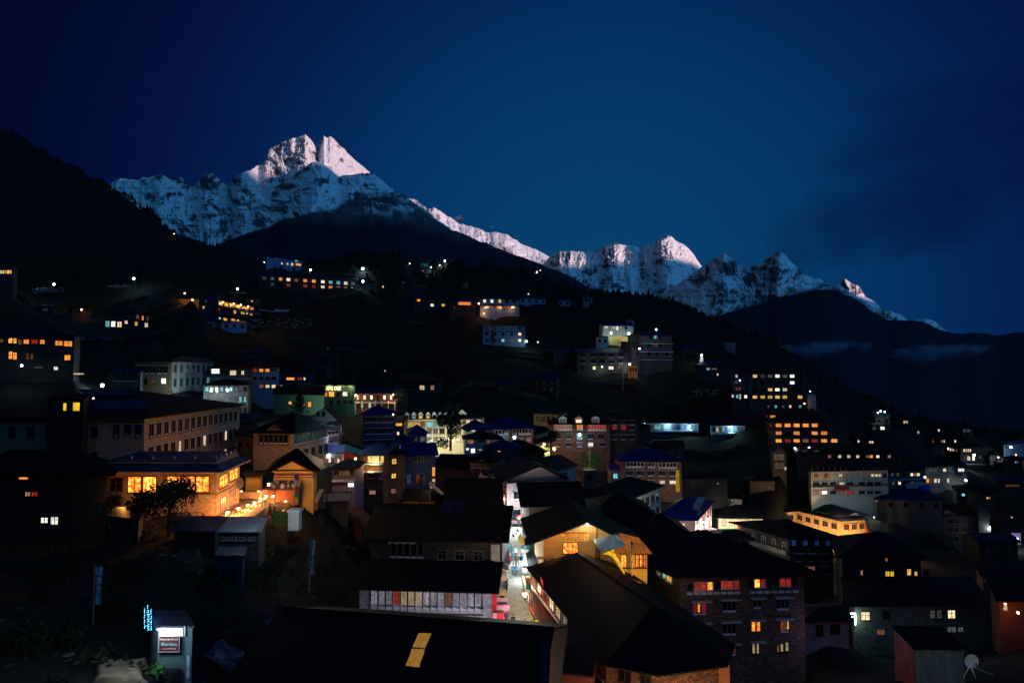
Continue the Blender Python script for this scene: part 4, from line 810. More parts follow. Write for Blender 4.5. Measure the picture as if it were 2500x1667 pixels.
b = bd('tower_house', 'narrow dark blue tower house standing left of the golden gallery', (495,722,292), (531,722), 7, 13, 'blue', ('flat',.5,.3,'dark')); pc(b, 0, [(503,'d'),(520,'.')], 736, 6, 7); pc(b, 0, [(497,'o'),(519,'.')], 750, 5, 7); pc(b, 0, [(519,'.')], 762, 6, 6)
b = bd('stone_wall', 'orange lit stone terrace wall left of the tower house', (434,730,300), (486,730), 1.2, 6, 'brown', ('flat',.15,.05,'dark'), cat='wall'); lamp(451,716,298,'o',240,'orange lamp highest of two on the terrace left of the tower house', .3); lamp(470,732,297,'o',160,'orange lamp lower of two on the terrace left of the tower house', .3)
b = bd('cottage', 'low stone cottage below the golden gallery lodge', (505,785,288), (600,790,296), 6, 4, 'bluegrey', ('shed',1,.4,'navy'), [(0,'. . . . .')])
# long two storey school
b = bd('long_lodge', 'long two storey lodge with two rows of mixed orange and blue windows', (630,668,370), (876,684,396), 10, 9.5, 'dark', ('gable',1.8,.6,'navy'))
X = (645,665,685,704,723,745,766,788,807,826,844,862)
pc(b, 0, [(x, p, 679+(x-645)*.062) for x, p in zip(X, 'ddowqoowccwd')], 0, 9, 7.5); pc(b, 0, [(x, p, 693+(x-645)*.052) for x, p in zip(X, '.d.q.rrwopq.')], 0, 9, 7)
b.pediment(0, .3, 5, 1.6, ST['blue'], .1, 'navy')
b = bd('lodge', 'upper lodge on the skyline with warm arched lights at its right end', (650,627,430), (738,633,446), 8, 6.5, 'bluegrey', ('hip',1.5,.5,'navy'))
pws(b, 0, [(722,643,735,649,'o'),(710,642,716,649,'w'),(700,642,704,647,'w'),(686,641,690,646,'w'),(720,635,727,639,'c'),(673,629,677,634,'d')])
b = bd('hillside_lodge', 'low tin roofed hut on the left skyline', (425,572,520), (500,592,560), 8, 4, 'dark', ('gable',1.5,.4,'greyblue'), [(0,'. d . .')])
b = bd('hillside_lodge', 'pale gabled hut beside the white lamp on the left skyline', (513,604,480), (532,606), 6, 4.5, 'white', ('gable',1.6,.4,'greyblue'), [(0,'..')])
lamp(519,606,472,'w',300,'white lamp on the pale gabled hut at the left skyline',.35); lamp(425,571,515,'o',60,'tiny orange lamp at the foot of the left skyline',.3); lamp(556,620,465,'c',150,'cyan lamp beside the skyline huts',.4); lamp(460,594,510,'w',60,'faint white lamp among the tin roofed skyline huts',.3)
# upper middle terrace
b = bd('stone_house', 'two storey stone house left of the red lit dining room on the upper terrace', (1014,727,362), (1093,728,366), 8, 9, 'dark', ('gable',1.6,.5,'navy'))
pc(b, 0, [(1022,'o'),(1037,'.'),(1052,'.'),(1067,'.'),(1082,'.')], 733, 8, 6, fc='g'); pc(b, 0, [(1022,'.'),(1037,'.'),(1055,'W'),(1067,'.'),(1082,'y')], 745, 8, 6, fc='g')
b = bd('dining_house', 'small stone house with a red lit window band under a blue roof', (1098,736,352), (1163,737,354), 8, 7.5, 'dark', ('hip',1.6,.6,'blue')); pws(b, 0, [(1119,737,1149,745,'o'),(1104,750,1112,755,'.'),(1128,750,1136,756,'.'),(1107,750,1111,754,'w')])
lamp(1169,741,345,'o',260,'orange lamp in the gap right of the red lit dining room',.4)
b = bd('lodge', 'pale two storey lodge with orange lit ground floor on the upper terrace', (1172,728,360), (1268,731,368), 8, 10.5, 'bluegrey', ('gable',1.6,.7,'navy'))
pc(b, 0, [(1183,'w'),(1201,'W'),(1220,'y'),(1238,'.'),(1255,'.')], 735, 7, 8); b.band(0, 3.6, .25, RF['navy'], out=1.6, name='veranda_roof'); pc(b, 0, [(1180,'p'),(1190,'w'),(1200,'p'),(1217,'y'),(1235,'q'),(1253,'w')], 750, 8, 6)
for x, y, pw_ in ((1184,751,60),(1222,750,50),(1250,751,50),(1182,765,60)): p = hit(b,0,x,y,1.6)[0]; o = MB(); o.ball((0,0,0), .2); o.obj('porch_lamp', BULB['o'], b.root, p); light(p+Vector((0,-.3,-.4)), pw_, 'o', .2, b.root)
b = bd('shed', 'long low shed under a blue roof right of the pale lodge', (1270,727,380), (1332,730,388), 6, 4, 'bluegrey', ('gable',1.4,.4,'navy'), [(0,'. . . .')])
b = bd('shed', 'small blue roofed shed standing alone on the upper terrace', (1362,733,390), (1393,733), 6, 3, 'bluegrey', ('gable',1.2,.4,'blue'), [(0,'. .')])
b = bd('cottage', 'lone pale gabled cottage at the end of the upper terrace', (1424,727,392), (1446,727), 6, 4.5, 'bluegrey', ('hip',1.6,.6,'greyblue'), [(0,'..')])
b = bd('shed', 'long dark shed above the two storey stone house on the upper terrace', (965,700,400), (1030,700), 6, 3, 'blue', ('gable',1.2,.4,'navy'), [(0,'. . . .')])
b = bd('hotel', 'pale blue three storey hotel standing alone on the dark slope', (1179,796,325), (1282,796), 10, 9.2, 'bluegrey', ('shed',.9,.4,'greyblue'))
b.band(0, 2.75, .25, RF['dark'], out=.3); X = (1189,1208,1228,1250,1269)
for y, s in ((802,'.....'),(815.5,'....w'),(831,'..cqW')): pc(b, 0, list(zip(X, s)), y, 7, 7, 'x', 'w' if y == 802 else 'g')
pws(b, 0, [(1279,828,1283,840,'c')]); lamp(1286,833,318,'c',260,'cyan lamp by the door of the pale blue hotel',.35)
leafy('conifer', 'small dark conifer in front of the pale blue hotel', P(1202,842,318), 7, 2, 3, 400, (.01,.014,.008), shape='cone', leaf=.35)
b = bd('bungalow', 'white bungalow with small lit windows above the yellow lit stone wall', (1472,795,328), (1545,797,330), 7, 3.8, 'white', ('gable',1.4,.6,'blue'))
pws(b, 0, [(1477,797,1484,801,'W'),(1488,796,1491,805,'c'),(1496,798,1502,802,'w'),(1505,796,1509,806,'W'),(1512,798,1518,803,'w'),(1526,798,1531,803,'.')])
b = bd('cabin', 'tiny square cabin poking above the white bungalow', (1530,782,334), (1548,782), 4, 4, 'bluegrey', ('hip',.9,.4,'greyblue'), [(0,'.')])
b = bd('stone_wall', 'stone terrace wall lit yellow by two lamps below the white bungalow', (1486,820,322), (1548,821,322), 1, 4.2, 'yell', ('flat',.1,.02,'dark'), cat='wall')
lamp(1492,813,319,'g',420,'left one of two bright lamps above the yellow lit stone wall',.45); lamp(1535,814,319,'n',520,'right one of two bright lamps above the yellow lit stone wall',.5)
b = bd('shed', 'low pale shed left of the yellow lit stone wall', (1458,824,318), (1484,824), 5, 3, 'white', ('shed',.8,.4,'blue'), [(0,'. .')])
b = bd('stone_lodge', 'four storey stone lodge with pale floor ledges under a blue roof', (1560,818,306), (1641,816,312), 10, 15, 'dusk', ('hip',1.8,1.0,'navy'))
for dz in (3.9, 7.6, 11.2): b.band(0, dz, .22, panel_white, out=.9, name='balcony_ledge')
pc(b, 0, [(1588,'.'),(1600,'c'),(1612,'.')], 823, 7, 8); pc(b, 0, [(1585,'.'),(1602,'d'),(1612,'.')], 842, 8, 8); pc(b, 0, [(1585,'.'),(1604,'.'),(1628,'.')], 862, 8, 9)
b = bd('annex', 'low annex with a white lamp stuck to the left of the stone lodge', (1542,838,300), (1562,836,304), 6, 10, 'dusk', ('shed',1,.7,'dark'), [(0,['..',' .'])]); lamp(1602,804,300,'c',330,'cyan lamp over the roof of the four storey stone lodge',.35,'post',2.5); lamp(1561,851,296,'w',140,'small white lamp left of the four storey stone lodge',.3)
b = bd('stone_house', 'three storey stone house with two white windows and a lamp by its door', (1409,861,300), (1534,860,301), 10, 8.6, 'dusk', ('gable',1.9,.6,'greyblue'))
X = (1423,1448,1470,1493,1516)
for y, s in ((867,'.....'),(883,'.....')): pc(b, 0, list(zip(X, s)), y, 12, 10, 't', 'd')
pws(b, 0, [(1447,894,1455,902,'w'),(1486,894,1498,902,'W'),(1418,894,1426,901,'.'),(1510,894,1518,901,'.')]); lamp(1470,895,297,'g',150,'greenish lamp over the door of the three storey stone house',.3)
lamp(1537,889,298,'w',300,'white lamp on the right corner of the three storey stone house',.4)
b = bd('shed', 'orange lit boarded shed right of the three storey stone house', (1535,893,293), (1557,893), 4, 2.7, 'ochre', ('flat',.2,.2,'dark'), [(0,'...',dict(w=.7,h=1.6,m0=.2,m1=.2))]); light(P(1546,900,286)+Vector((0,0,1)), 90, 'o')  # orange lamplight put into the ochre wall, with a bare light added
b = bd('cottage', 'faint dark cottage left of the three storey stone house', (1352,858,300), (1400,859), 7, 4.5, 'dark', ('hip',1.4,.5,'navy'), [(0,'. . .')])
m = MB(); p = P(1521,952,285); m.bar((0,0,-1), (0,0,12), .10, r2=.07); m.box((.05,-.01,8.5),(.9,.01,11.8)); tag(m.obj('flag_pole', m_plain('pole_white', (.55,.55,.55)), None, p), 'tall white prayer flag pole below the three storey stone house', 'flag pole')
b = bd('cottage', 'dark cottage with a cyan and a yellow window left of the tall hotel', (1698,892,300), (1790,895,306), 8, 7, 'dark', ('hip',1.5,.6,'navy')); pws(b, 0, [(1725,898,1733,903,'c'),(1737,898,1750,903,'d'),(1750,911,1754,917,'w')])
lamp(1713,867,312,'w',260,'white lamp over a small kiosk on the slope',.45,'post',3); b = bd('kiosk', 'tiny lit kiosk under the white lamp on the slope', (1709,872,314), (1717,872), 2, 2.2, 'white', ('flat',.2,.2,'dark'), [(0,'w',dict(w=.8,h=1,m0=.1,m1=.1))])
b = bd('shed', 'pale blue tin shed on the dark ridge above the kiosk', (1770,840,350), (1795,848,346), 5, 2.5, 'bluegrey', ('shed',.8,.3,'steel'))
b = bd('shed', 'blue roofed shed low on the ridge right of the stone lodge', (1664,848,325), (1712,849), 6, 2.4, 'dark', ('gable',1,.3,'blue'))
# tall hotel on the right slope
b = bd('hotel', 'tall dark hotel of five floors with a full row of yellow windows', (1826,910,276), (1970,912,282), 11, 15.5, 'dark', ('hip',1.7,.7,'black'))
X = (1843,1862,1880,1898,1916,1934,1953)
for y, s in ((918,'wddWdW.'),(934,'.....W.'),(951,'..yWw..'),(969,'yyyyy.y')): pc(b, 0, list(zip(X, s)), y, 11, 8)
pc(b, 0, [(1876,'d'),(1894,'c'),(1912,'d'),(1929,'w'),(1953,'c')], 992, 6, 7)
b = bd('annex', 'narrow left annex of the tall dark hotel with blue string lights', (1786,912,277), (1824,912), 8, 14, 'dark', ('hip',1.2,.5,'black'))
pws(b, 0, [(1795,914,1801,922,'w'),(1795,928,1800,936,'q'),(1804,927,1810,936,'b'),(1795,945,1801,953,'r'),(1804,945,1808,953,'q'),(1786,963,1792,970,'c'),(1797,963,1803,972,'c'),(1805,962,1809,975,'w'),(1817,964,1824,972,'W')])
for i in range(9):
    pass
lamp(1806,928,273,'b',120,'violet blue lamp on the annex of the tall dark hotel',.3); lamp(1964,985,270,'o',60,'tiny orange lamp right below the tall dark hotel',.25); lamp(1978,955,300,'w',25,'tiny white lamp right of the tall dark hotel',.2)
b = bd('water_tank', 'pale blue round roofed tank house right of the tall dark hotel', (1972,965,272), (1992,965), 4, 4, 'bluegrey', ('hip',.6,.2,'steel'))
b = bd('hotel', 'dark hotel whose three rows of windows all glow orange', (1876,1029,250), (2050,1031), 11, 10.5, 'dark', ('hip',1.8,.7,'black'))
X = (1901,1923,1945,1967,1989,2012,2037)
for y, s in ((1038,'oooOo. '),(1057,'o.o.oo.'),(1075.5,'oroproo')): pc(b, 0, list(zip(X, s)), y, 15, 9, 'p', 'b')
pws(b, 0, [(1880,1034,1884,1041,'r'),(1881,1053,1884,1060,'r')]); b.band(0, 8.6, .2, RF['blue'], out=.6, name='canopy')
b = bd('cottage', 'small dark house with an orange window peeping above the orange windowed hotel', (1868,1010,258), (1900,1010), 6, 4, 'dark', ('gable',1,.4,'black')); pws(b, 0, [(1880,1013,1893,1020,'o'),(1871,1013,1874,1019,'r')])
b = bd('guest_house', 'dark guest house with a broken row of small warm windows below the orange hotel', (1946,1105,236), (2188,1107,240), 10, 9, 'dark', ('hip',1.6,.7,'black'))
pc(b, 0, [(2025,'p'),(2050,'w'),(2072,'w'),(2094,'w'),(2118,'q'),(2127,'o'),(2143,'w'),(2171,'p')], 1114, 8, 8); pc(b, 0, [(1987,'q'),(2016,'o'),(2044,'o'),(2073,'o'),(2100,'.'),(2125,'.')], 1137, 11, 8)
for t in (.07, .19): b.pediment(0, t, 3.4, 1.2, ST['white'], .3)
lamp(1941,1094,240,'w',60,'left one of the two white lamps under the orange windowed hotel',.3); lamp(1975,1093,240,'w',90,'right one of the two white lamps under the orange windowed hotel',.35)
b = bd('cottage', 'small gabled house with tall pale window frames below the orange hotel', (1886,1104,225), (1919,1104), 8, 7, 'dark', ('gablen',1.6,.5,'black'), [(0,['...','..'],dict(w=.8,h=1.5,fc='w'))])
pws(b, 0, [(1918-3,1139,1921-1,1147,'w')])
# scattered right town
b = bd('cottage', 'small house with a green tin roof and three lamps above it', (2138,1019,300), (2172,1019), 6, 5, 'grey', ('shed',2.0,.3,'green'), [(0,'. .')])
for i, (x, y) in enumerate(((2150,1003),(2143,1007),(2160,1005))): lamp(x, y, 296, 'gow'[i] if i else 'c', (200,60,60)[i], ('tallest and brightest','leftmost','rightmost')[i]+' of three lamps over the green tin roof', .3, 'post', 2)
b = bd('cottage', 'dark house with two lit window pairs below the green tin roof', (2126,1038,292), (2170,1038), 7, 6, 'dark', ('hip',1.2,.4,'black')); pws(b, 0, [(2130,1041,2139,1049,'d'),(2149,1041,2160,1049,'W')])
for i, (x, y, d, cc, ll) in enumerate(((2094,1072,285,'w','one small square window'),(2122,1074,290,'ww','two small windows side by side'),(2206,1025,330,'ww','a tall pair of pale windows'),(2240,1050,345,'w','a single pale streak of window'),(2290,1045,365,'w','one bright window under the ridge'),(2297,1072,350,'pw','a red and a white window'),(2330,1072,360,'w','one white square window in front of the ridge'),(2322,1066,380,'w','a thin lit gallery'),(2352,1046,400,'ddd','a thin row of three blue panes'),(2276,1072,355,'r','one dull red window'))):
    b = bd('cottage', 'tiny right slope cottage with '+ll, (x-4,y,d), (x+8+5*len(cc),y), 6, 5, 'dark', ('hip',1.1,.4,'black')); pc(b, 0, [(x+2+6*k, c) for k, c in enumerate(cc)], y+5, 4.5, 6.5)
b = bd('guest_house', 'dark house with slanting white window band near the right edge', (2308,1088,345), (2342,1096,330), 7, 6, 'dark', ('hip',1.2,.5,'black')); pc(b, 0, [(2315,'W',1095),(2321,'W',1097),(2327,'w',1098),(2335,'p',1100)], 0, 4, 7)
b = bd('guest_house', 'house with a white window band over a green lit shop under a tin canopy', (2344,1089,325), (2400,1090), 8, 11, 'dark', ('hip',1.2,.6,'black')); pc(b, 0, [(2354,'w'),(2359,'w'),(2364,'w'),(2369,'w')], 1099, 4, 8)
pws(b, 0, [(2352,1113,2356,1124,'d'),(2361,1113,2369,1124,'w'),(2374,1113,2380,1124,'W'),(2390,1112,2396,1120,'d')]); b.band(0, 8.2, .15, RF['steel'], out=3.2, name='canopy'); lamp(2378,1110,318,'w',170,'white lamp over the tin canopy of the green lit shop',.45)
light(P(2372,1140,318), 60, 'w'); 
b = bd('cottage', 'tall narrow lit house front left of the far right lamp', (2416,1108,340), (2430,1108), 6, 5.5, 'pale', ('shed',.8,.3,'black')); lamp(2437,1116,336,'n',40,'small yellowish lamp right of the narrow lit house front',.3)
b = bd('guest_house', 'pale blue lit lodge at the extreme right edge under a lamp', (2450,1086,395), (2560,1078), 8, 7, 'bluegrey', ('hip',1.4,.6,'greyblue'), [(0,'. d . d . .')]); lamp(2468,1091,388,'w',700,'white lamp at the left end of the pale blue lodge by the right edge',.6,'post',5)
lamp(2480,1110,380,'o',70,'orange lamp under the pale blue lodge by the right edge',.3)
b = bd('hotel', 'grey lit hotel with a red banner between its two lower window rows', (1980,1152,212), (2168,1149,216), 12, 11.5, 'pale', ('hip',1.9,.8,'black'))
X = (1993,2013,2034,2055,2075,2104,2124,2143)
pc(b, 0, [(x, c) for x, c in zip((1992,2017,2052,2065,2130,2139,2148,2160), 'rrwqwww.')], 1160, 8, 8); b.band(0, 4.6, .18, wood_dark, out=.8, name='gallery_ledge')
for i in range(14): q = hit(b, 0, 1983+i*14, 1165, .8)[0]; mm = MB(); mm.bar((0,0,-1.3), (0,0,3.0), .05); mm.obj('gallery_post', fr_grey, b.root, q)
pc(b, 0, list(zip(X, '...w....')), 1181, 12, 9, 't', 'd'); pc(b, 0, list(zip(X, 'pW.qr...')), 1203, 12, 10, 't', 'd')
wallboard(b, 0, 2037, 1189, 2074, 1196, m_plain('banner_red', (.30,.012,.012)), 'banner', .1, .02)
for x in (1998, 2060, 2120): q = P(x, 1245, 202); light(q, 130, (.75,.9,.8), .5)
b = bd('guest_house', 'half timbered house with a lit window band right of the grey lit hotel', (2170,1152,226), (2256,1150,232), 9, 8, 'grey', ('hip',1.5,.7,'black'))
b.band(0, 3.0, .25, panel_white, out=.1); pc(b, 0, [(2178,'d'),(2192,'d'),(2206,'.'),(2226,'w'),(2234,'p'),(2242,'w')], 1158, 7, 8); pc(b, 0, [(2181,'d'),(2196,'w'),(2210,'.'),(2227,'p'),(2241,'p')], 1179, 7, 8)
b = bd('shop_house', 'long house with glowing shop fronts under a row of teal windows', (2258,1141,250), (2360,1141,255), 9, 8, 'grey', ('hip',1.5,.7,'black'))
pc(b, 0, [(2270,'d'),(2283,'d'),(2306,'w'),(2320,'d'),(2343,'W'),(2350,'W')], 1147, 8, 8, fc='e'); pc(b, 0, [(2265,'o'),(2273,'r'),(2284,'W'),(2292,'w'),(2315,'w'),(2334,'d')], 1173, 6, 11)
lamp(2257,1164,244,'w',500,'white lamp between the half timbered house and the glowing shop fronts',.45,'post',4); lamp(2358,1172,250,'w',260,'white lamp at the right end of the glowing shop fronts',.4)
b = bd('market_stall', 'brightly lit white tarpaulin stall below the glowing shop fronts', (2216,1192,225), (2257,1192), 5, 4, 'white', ('shed',1.2,.4,'steel')); pws(b, 0, [(2220,1197,2228,1208,'W'),(2231,1196,2238,1208,'c'),(2242,1197,2249,1208,'w')]); light(P(2236,1203,217), 500, 'w')
m = MB(); m.box((0,0,0),(4,.1,3)); tag(m.obj('tarpaulin', m_plain('tarp_blue', (.02,.06,.45)), None, P(2242,1207,221)), 'blue tarpaulin hung at the right of the bright white stall', 'tarpaulin')
b = bd('guest_house', 'dark house with a lit white window and a green one right of centre market', (2335,1197,235), (2440,1198), 9, 7, 'dark', ('hip',1.5,.6,'black')); pws(b, 0, [(2348,1204,2356,1211,'c'),(2364,1202,2374,1212,'W'),(2386,1205,2391,1211,'d'),(2415,1203,2420,1208,'d')])
b = bd('guest_house', 'dark house at the right with a thin strip of amber panes', (2440,1176,262), (2540,1178), 9, 6, 'dark', ('hip',1.5,.6,'navy')); pc(b, 0, [(2458+5.6*i, 'q') for i in range(6)], 1185, 4, 5)
b = bd('guest_house', 'blue roofed house with mauve walls behind the dark brick hotel', (2142,1219,214), (2300,1222,212), 10, 9, 'dusk', ('hip',2.4,1.0,'navy'), [(0,' . . . .')]); pws(b, 0, [(2134+4,1218+3,2141,1225,'w')])
b = bd('brick_hotel', 'large dark reddish brick hotel with four rows of unlit windows', (2232,1263,222), (2402,1257,226), 12, 17, 'brick', ('hip',2.6,.8,'black'))
X = (2245,2262,2278,2300,2322,2335,2355,2372,2388)
for y in (1272,1293,1315,1336): pc(b, 0, [(x, '.') for x in X], y, 12, 11, 'p', 'g')
b.pediment(0, .52, 7, 1.4, ST['pink'], .2); light(P(2300,1385,205), 90, (1,.45,.3), 1)
b = bd('cottage', 'dark house with three yellowish windows right of the brick hotel', (2398,1238,228), (2470,1240), 8, 9, 'dark', ('hip',1.4,.5,'black')); pws(b, 0, [(2401,1243,2407,1250,'y'),(2409,1244,2414,1252,'y'),(2415,1246,2420,1254,'w')]); lamp(2417,1286,225,'w',320,'white lamp below the three yellowish windows',.4)
b = bd('kiosk', 'small kiosk trimmed with violet light near the right edge', (2457,1300,205), (2492,1300), 5, 4, 'white', ('flat',.25,.5,'dark')); pws(b, 0, [(2460,1305,2466,1320,'d'),(2469,1304,2476,1320,'c'),(2480,1305,2488,1320,'v')]); light(P(2475,1298,201), 110, (.5,.2,1)); lamp(2483,1314,198,'w',160,'white lamp in front of the violet trimmed kiosk',.3)
# red lit restaurant
b = bd('restaurant', 'low red boarded restaurant with a fiery orange glazed veranda', (2120,1291,192), (2243,1332), 8, 4, 'red', ('shed',1.6,.6,'black'))
pws(b, 0, [(2124,1298,2131,1307,'w'),(2142,1303,2149,1313,'w'),(2156,1308,2163,1317,'w'),(2172,1313,2196,1330,'O'),(2198,1322,2218,1337,'o'),(2220,1330,2238,1346,'o')])
for x, y in ((2185,1319),(2210,1328),(2234,1336)): q = hit(b, 0, x, y, 1.2)[0]; light(q, 70, 'o', .15, b.root)
# ================================================================ middle of the town, left
b = bd('stone_house', 'grey pilastered stone house lit cold white, left half of the upper row', (418,883,195), (514,887,236), 12, 8.5, 'pale', ('hip',1.7,1.0,'dark'))
n = 7
for i in range(n+1):
    q = b.wallpt(0, i/n*.985+.007, 4.25, .22); m = MB(); m.box((-.45,-.25,-4.2),(.45,.25,4.2)); m.obj('pilaster', ST['pale'], b.root, q, (0,0,math.atan2(b.f[1].y-b.f[0].y, b.f[1].x-b.f[0].x)))
b.rows(0, ['.......','......c'], hs=4, top=2.2, w=-.52, h=2.6, style='t', fc='e', m0=.2, m1=.2)
for x, pwr in ((432,330),(466,210),(500,120)): light(P(x,962,186), pwr, (.6,.95,.9), .5)
b = bd('stone_house', 'brownish stone wing with one yellow window left of the grey pilasters', (330,884,190), (417,884,190.5), 10, 8.5, 'brown', ('hip',1.7,.8,'black'))
b.rows(0, ['.....','     '], hs=4, top=2.2, w=1.3, h=2.2, style='t', fc='d'); pws(b, 0, [(393,923,406,937,'W'),(371,923,377,937,'q'),(352,923,360,938,'.')])
b = bd('pavilion', 'low stone pavilion with a wide white panelled window band', (267,908,184), (343,908), 9, 6, 'grey', ('hip',1.3,.6,'navy')); pws(b, 0, [(276,911,336,932,'.')], 'b', 'g')
b = bd('guest_house', 'two storey house with cream and white lit windows right of the grey pilasters', (514,898,226), (614,901,230), 9, 8, 'grey', ('hip',1.6,.9,'black')); pws(b, 0, [(516,900,536,912,'W'),(541,902,556,914,'.'),(561,904,577,916,'w'),(589,905,596,915,'w')], 'p', 'e'); b.band(0, 3.7, .25, panel_white, out=.4)
b = bd('guest_house', 'black roofed house with a bright white veranda and rows of teal lit windows', (497,941,200), (607,943,204), 9, 10, 'grey', ('hip',1.7,.8,'black'))
pc(b, 0, [(505,'c'),(517,'W'),(529,'W'),(541,'c'),(553,'c'),(564,'c'),(577,'d'),(588,'d'),(599,'.')], 950, 8, 11); pc(b, 0, [(563,'d'),(575,'d'),(587,'c'),(598,'c')], 975, 6, 13); pc(b, 0, [(574,'W'),(586,'.'),(598,'.')], 1001, 6, 12)
lamp(516,953,196,'w',360,'left white lamp on the bright veranda of the black roofed house',.3); lamp(556,952,196,'w',300,'right white lamp on the bright veranda of the black roofed house',.3); lamp(530,955,196,'w',60,'middle white lamp on the bright veranda of the black roofed house',.2)
b = bd('guest_house', 'blue grey block with three orange windows on top and three white ones below', (616,898,240), (679,899,241), 9, 14, 'bluegrey', ('hip',1.5,.5,'black'))
X = (622,638,653,668)
for y, s in ((905,'roo.'),(925,'....'),(944,' pww')): pc(b, 0, list(zip(X, s)), y, 9, 10, 't', 'd')
b = bd('guest_house', 'dark blue house with two red lit window bands behind the green hotel', (682,911,246), (764,914,248), 9, 10, 'blue', ('hip',1.6,.6,'black')); pws(b, 0, [(699,921,719,928,'o'),(726,921,737,928,'r'),(741,921,746,928,'w'),(683,940,690,949,'w'),(697,941,705,949,'b')]); b.band(0, 2.9, .2, RF['blue'], out=.4)
# green hotel with the lit name
b = bd('hotel', 'sea green hotel with a glowing name board under its eaves', (779,941,238), (866,942), 12, 10, 'green', ('gable',2.2,.7,'dark'))
pws(b, 0, [(780,956,785,969,'.'),(790,957,799,968,'o'),(803,956,816,968,'O'),(821,956,832,968,'.'),(837,956,848,967,'W'),(855,956,861,967,'q')], 'x', 'g'); pc(b, 0, [(792,'.'),(809,'.'),(827,'.'),(843,'.'),(857,'.')], 981, 10, 10, 'x', 'g')
q, _, _ = hit(b, 0, 826, 948.5, .25); lettering('HOTEL CAMP DE BASE', 1.6, m_bulb('letters_lit', (1.0,.72,.36), 2.6), b.root, q, 0, w=8.8, bold=.02)
q0 = hit(b, 0, 780.5, 955, .2)[0]; m = MB(); m.box((-.05,-.1,0),(.75,0,.2)); m.box((-.05,-.1,1.2),(.75,0,1.4)); m.box((-.05,-.1,.2),(.15,0,1.2)); m.box((.55,-.1,.2),(.75,0,1.2)); m.obj('sign_frame', MATS['letters_lit'], b.root, q0)
for x in (800,826,852): light(hit(b, 0, x, 944, .9)[0]+Vector((0,0,.3)), 60, 'y', .15, b.root)
b2 = bd('x', 'x', (722,941,242), (779,941,238), 10, 10, 'green', ('gablen',2.0,.5,'dark'), [(0,'  .   ',dict(top=.2,h=.8))]); absorb(b, b2)
b = bd('restaurant', 'green lean-to restaurant with a sloping black roof and lamplit windows', (668,962,226), (790,984,216), 9, 6, 'green', ('shed',2.5,.5,'black')); pws(b, 0, [(705,980,712,987,'y'),(720,983,724,990,'.')]); pws(b, 0, [(736,981,748,993,'p'),(752,981,760,993,'o'),(762,981,764,994,'w')])
light(P(765,985,208), 260, 'y'); light(P(755,1002,206), 160, (.7,1,.6))
leafy('conifer', 'bushy dark conifer in front of the green lean-to restaurant', P(731,1018,196), 8, 3.2, 5, 900, (.012,.018,.008), shape='cone', leaf=.35)
b = bd('veranda_house', 'brown boarded house with six bright windows over white pillars right of the green hotel', (867,960,236), (969,964,232), 9, 7, 'redbrown', ('gable',1.5,.6,'navy'))
pc(b, 0, [(874,'w'),(890,'W'),(907,'W'),(923,'.'),(939,'W'),(955,'W')], 970, 6, 11, 'x'); b.band(0, 3.2, .3, panel_white, out=1.5, name='ledge')
for i in range(7): q = hit(b, 0, 868+i*16, 992, 1.4)[0]; mm = MB(); mm.box((-.15,-.15,-2.6),(.15,.15,1.9)); mm.obj('pillar', panel_white, b.root, q)
pc(b, 0, [(884,'w'),(903,'w')], 989, 6, 11, 'x', 'e'); lamp(869,964,233,'y',200,'yellow lamp at the left end of the brown boarded house',.3); lamp(961,963,230,'y',240,'yellow lamp at the right end of the brown boarded house',.3); light(P(890,995,229), 60, 'g')
leafy('tree', 'lamplit leafy tree right of the brown boarded house', P(977,995,226), 6, 3, 8, 700, (.09,.12,.03), leaf=.3)
b = bd('stone_house', 'dark stone house with a rusty roof and two curtained windows up the slope', (950,931,264), (1068,935,262), 10, 9, 'dark', ('hip',2.2,.8,'rust')); pws(b, 0, [(1025,941,1036,953,'w'),(1051,941,1060,953,'p'),(962,942,972,953,'.'),(983,942,993,953,'.'),(1005,942,1014,953,'.')], 't', 'd')
pws(b, 0, [(965,947,968,951,'w')], 'none')
# ---------------------------------------------------------------- large dark hotel at the left with the orange lit flank
b = bd('big_hotel', 'huge dark hotel at the left whose long flank is lit orange', (-80,1022,100), (353,1022,100), 35, 10.5, 'tan', ('hip',3.6,.9,'black'), found=6, back=0)
b.done  # wall linked in simple()
X = (30,75,120,150,200,230)
for y, s in ((1054,'......'),(1116,'......')): pc(b, 0, list(zip(X, s)), y, 17, 26, 'p', 'b')
pws(b, 0, [(148,1046,156,1074,'r')], 'none'); pc(b, 0, [(284,'.'),(312,'.'),(338,'.')], 1052, 12, 28, 't', 'd')
for r, s in enumerate(('...............','....w...w...w..','..........w.w..')):
    b.rows(1, s, hs=3.35, top=2.0+3.35*r, w=-.42, h=2.0, style='t', fc='d', m0=.8, m1=1.0)
for i, yy in enumerate((106,115,125)): light(Vector((-46.5, yy, -19.5)), (2300,1500,1200)[i], (1,.42,.2), .5)
m = MB(); m.box((0,0,0),(11,.12,7)); e = m.obj('metal_sheets', RF['greyblue'], b.root)
rp = lambda px, py: Pz(px, py, 0)
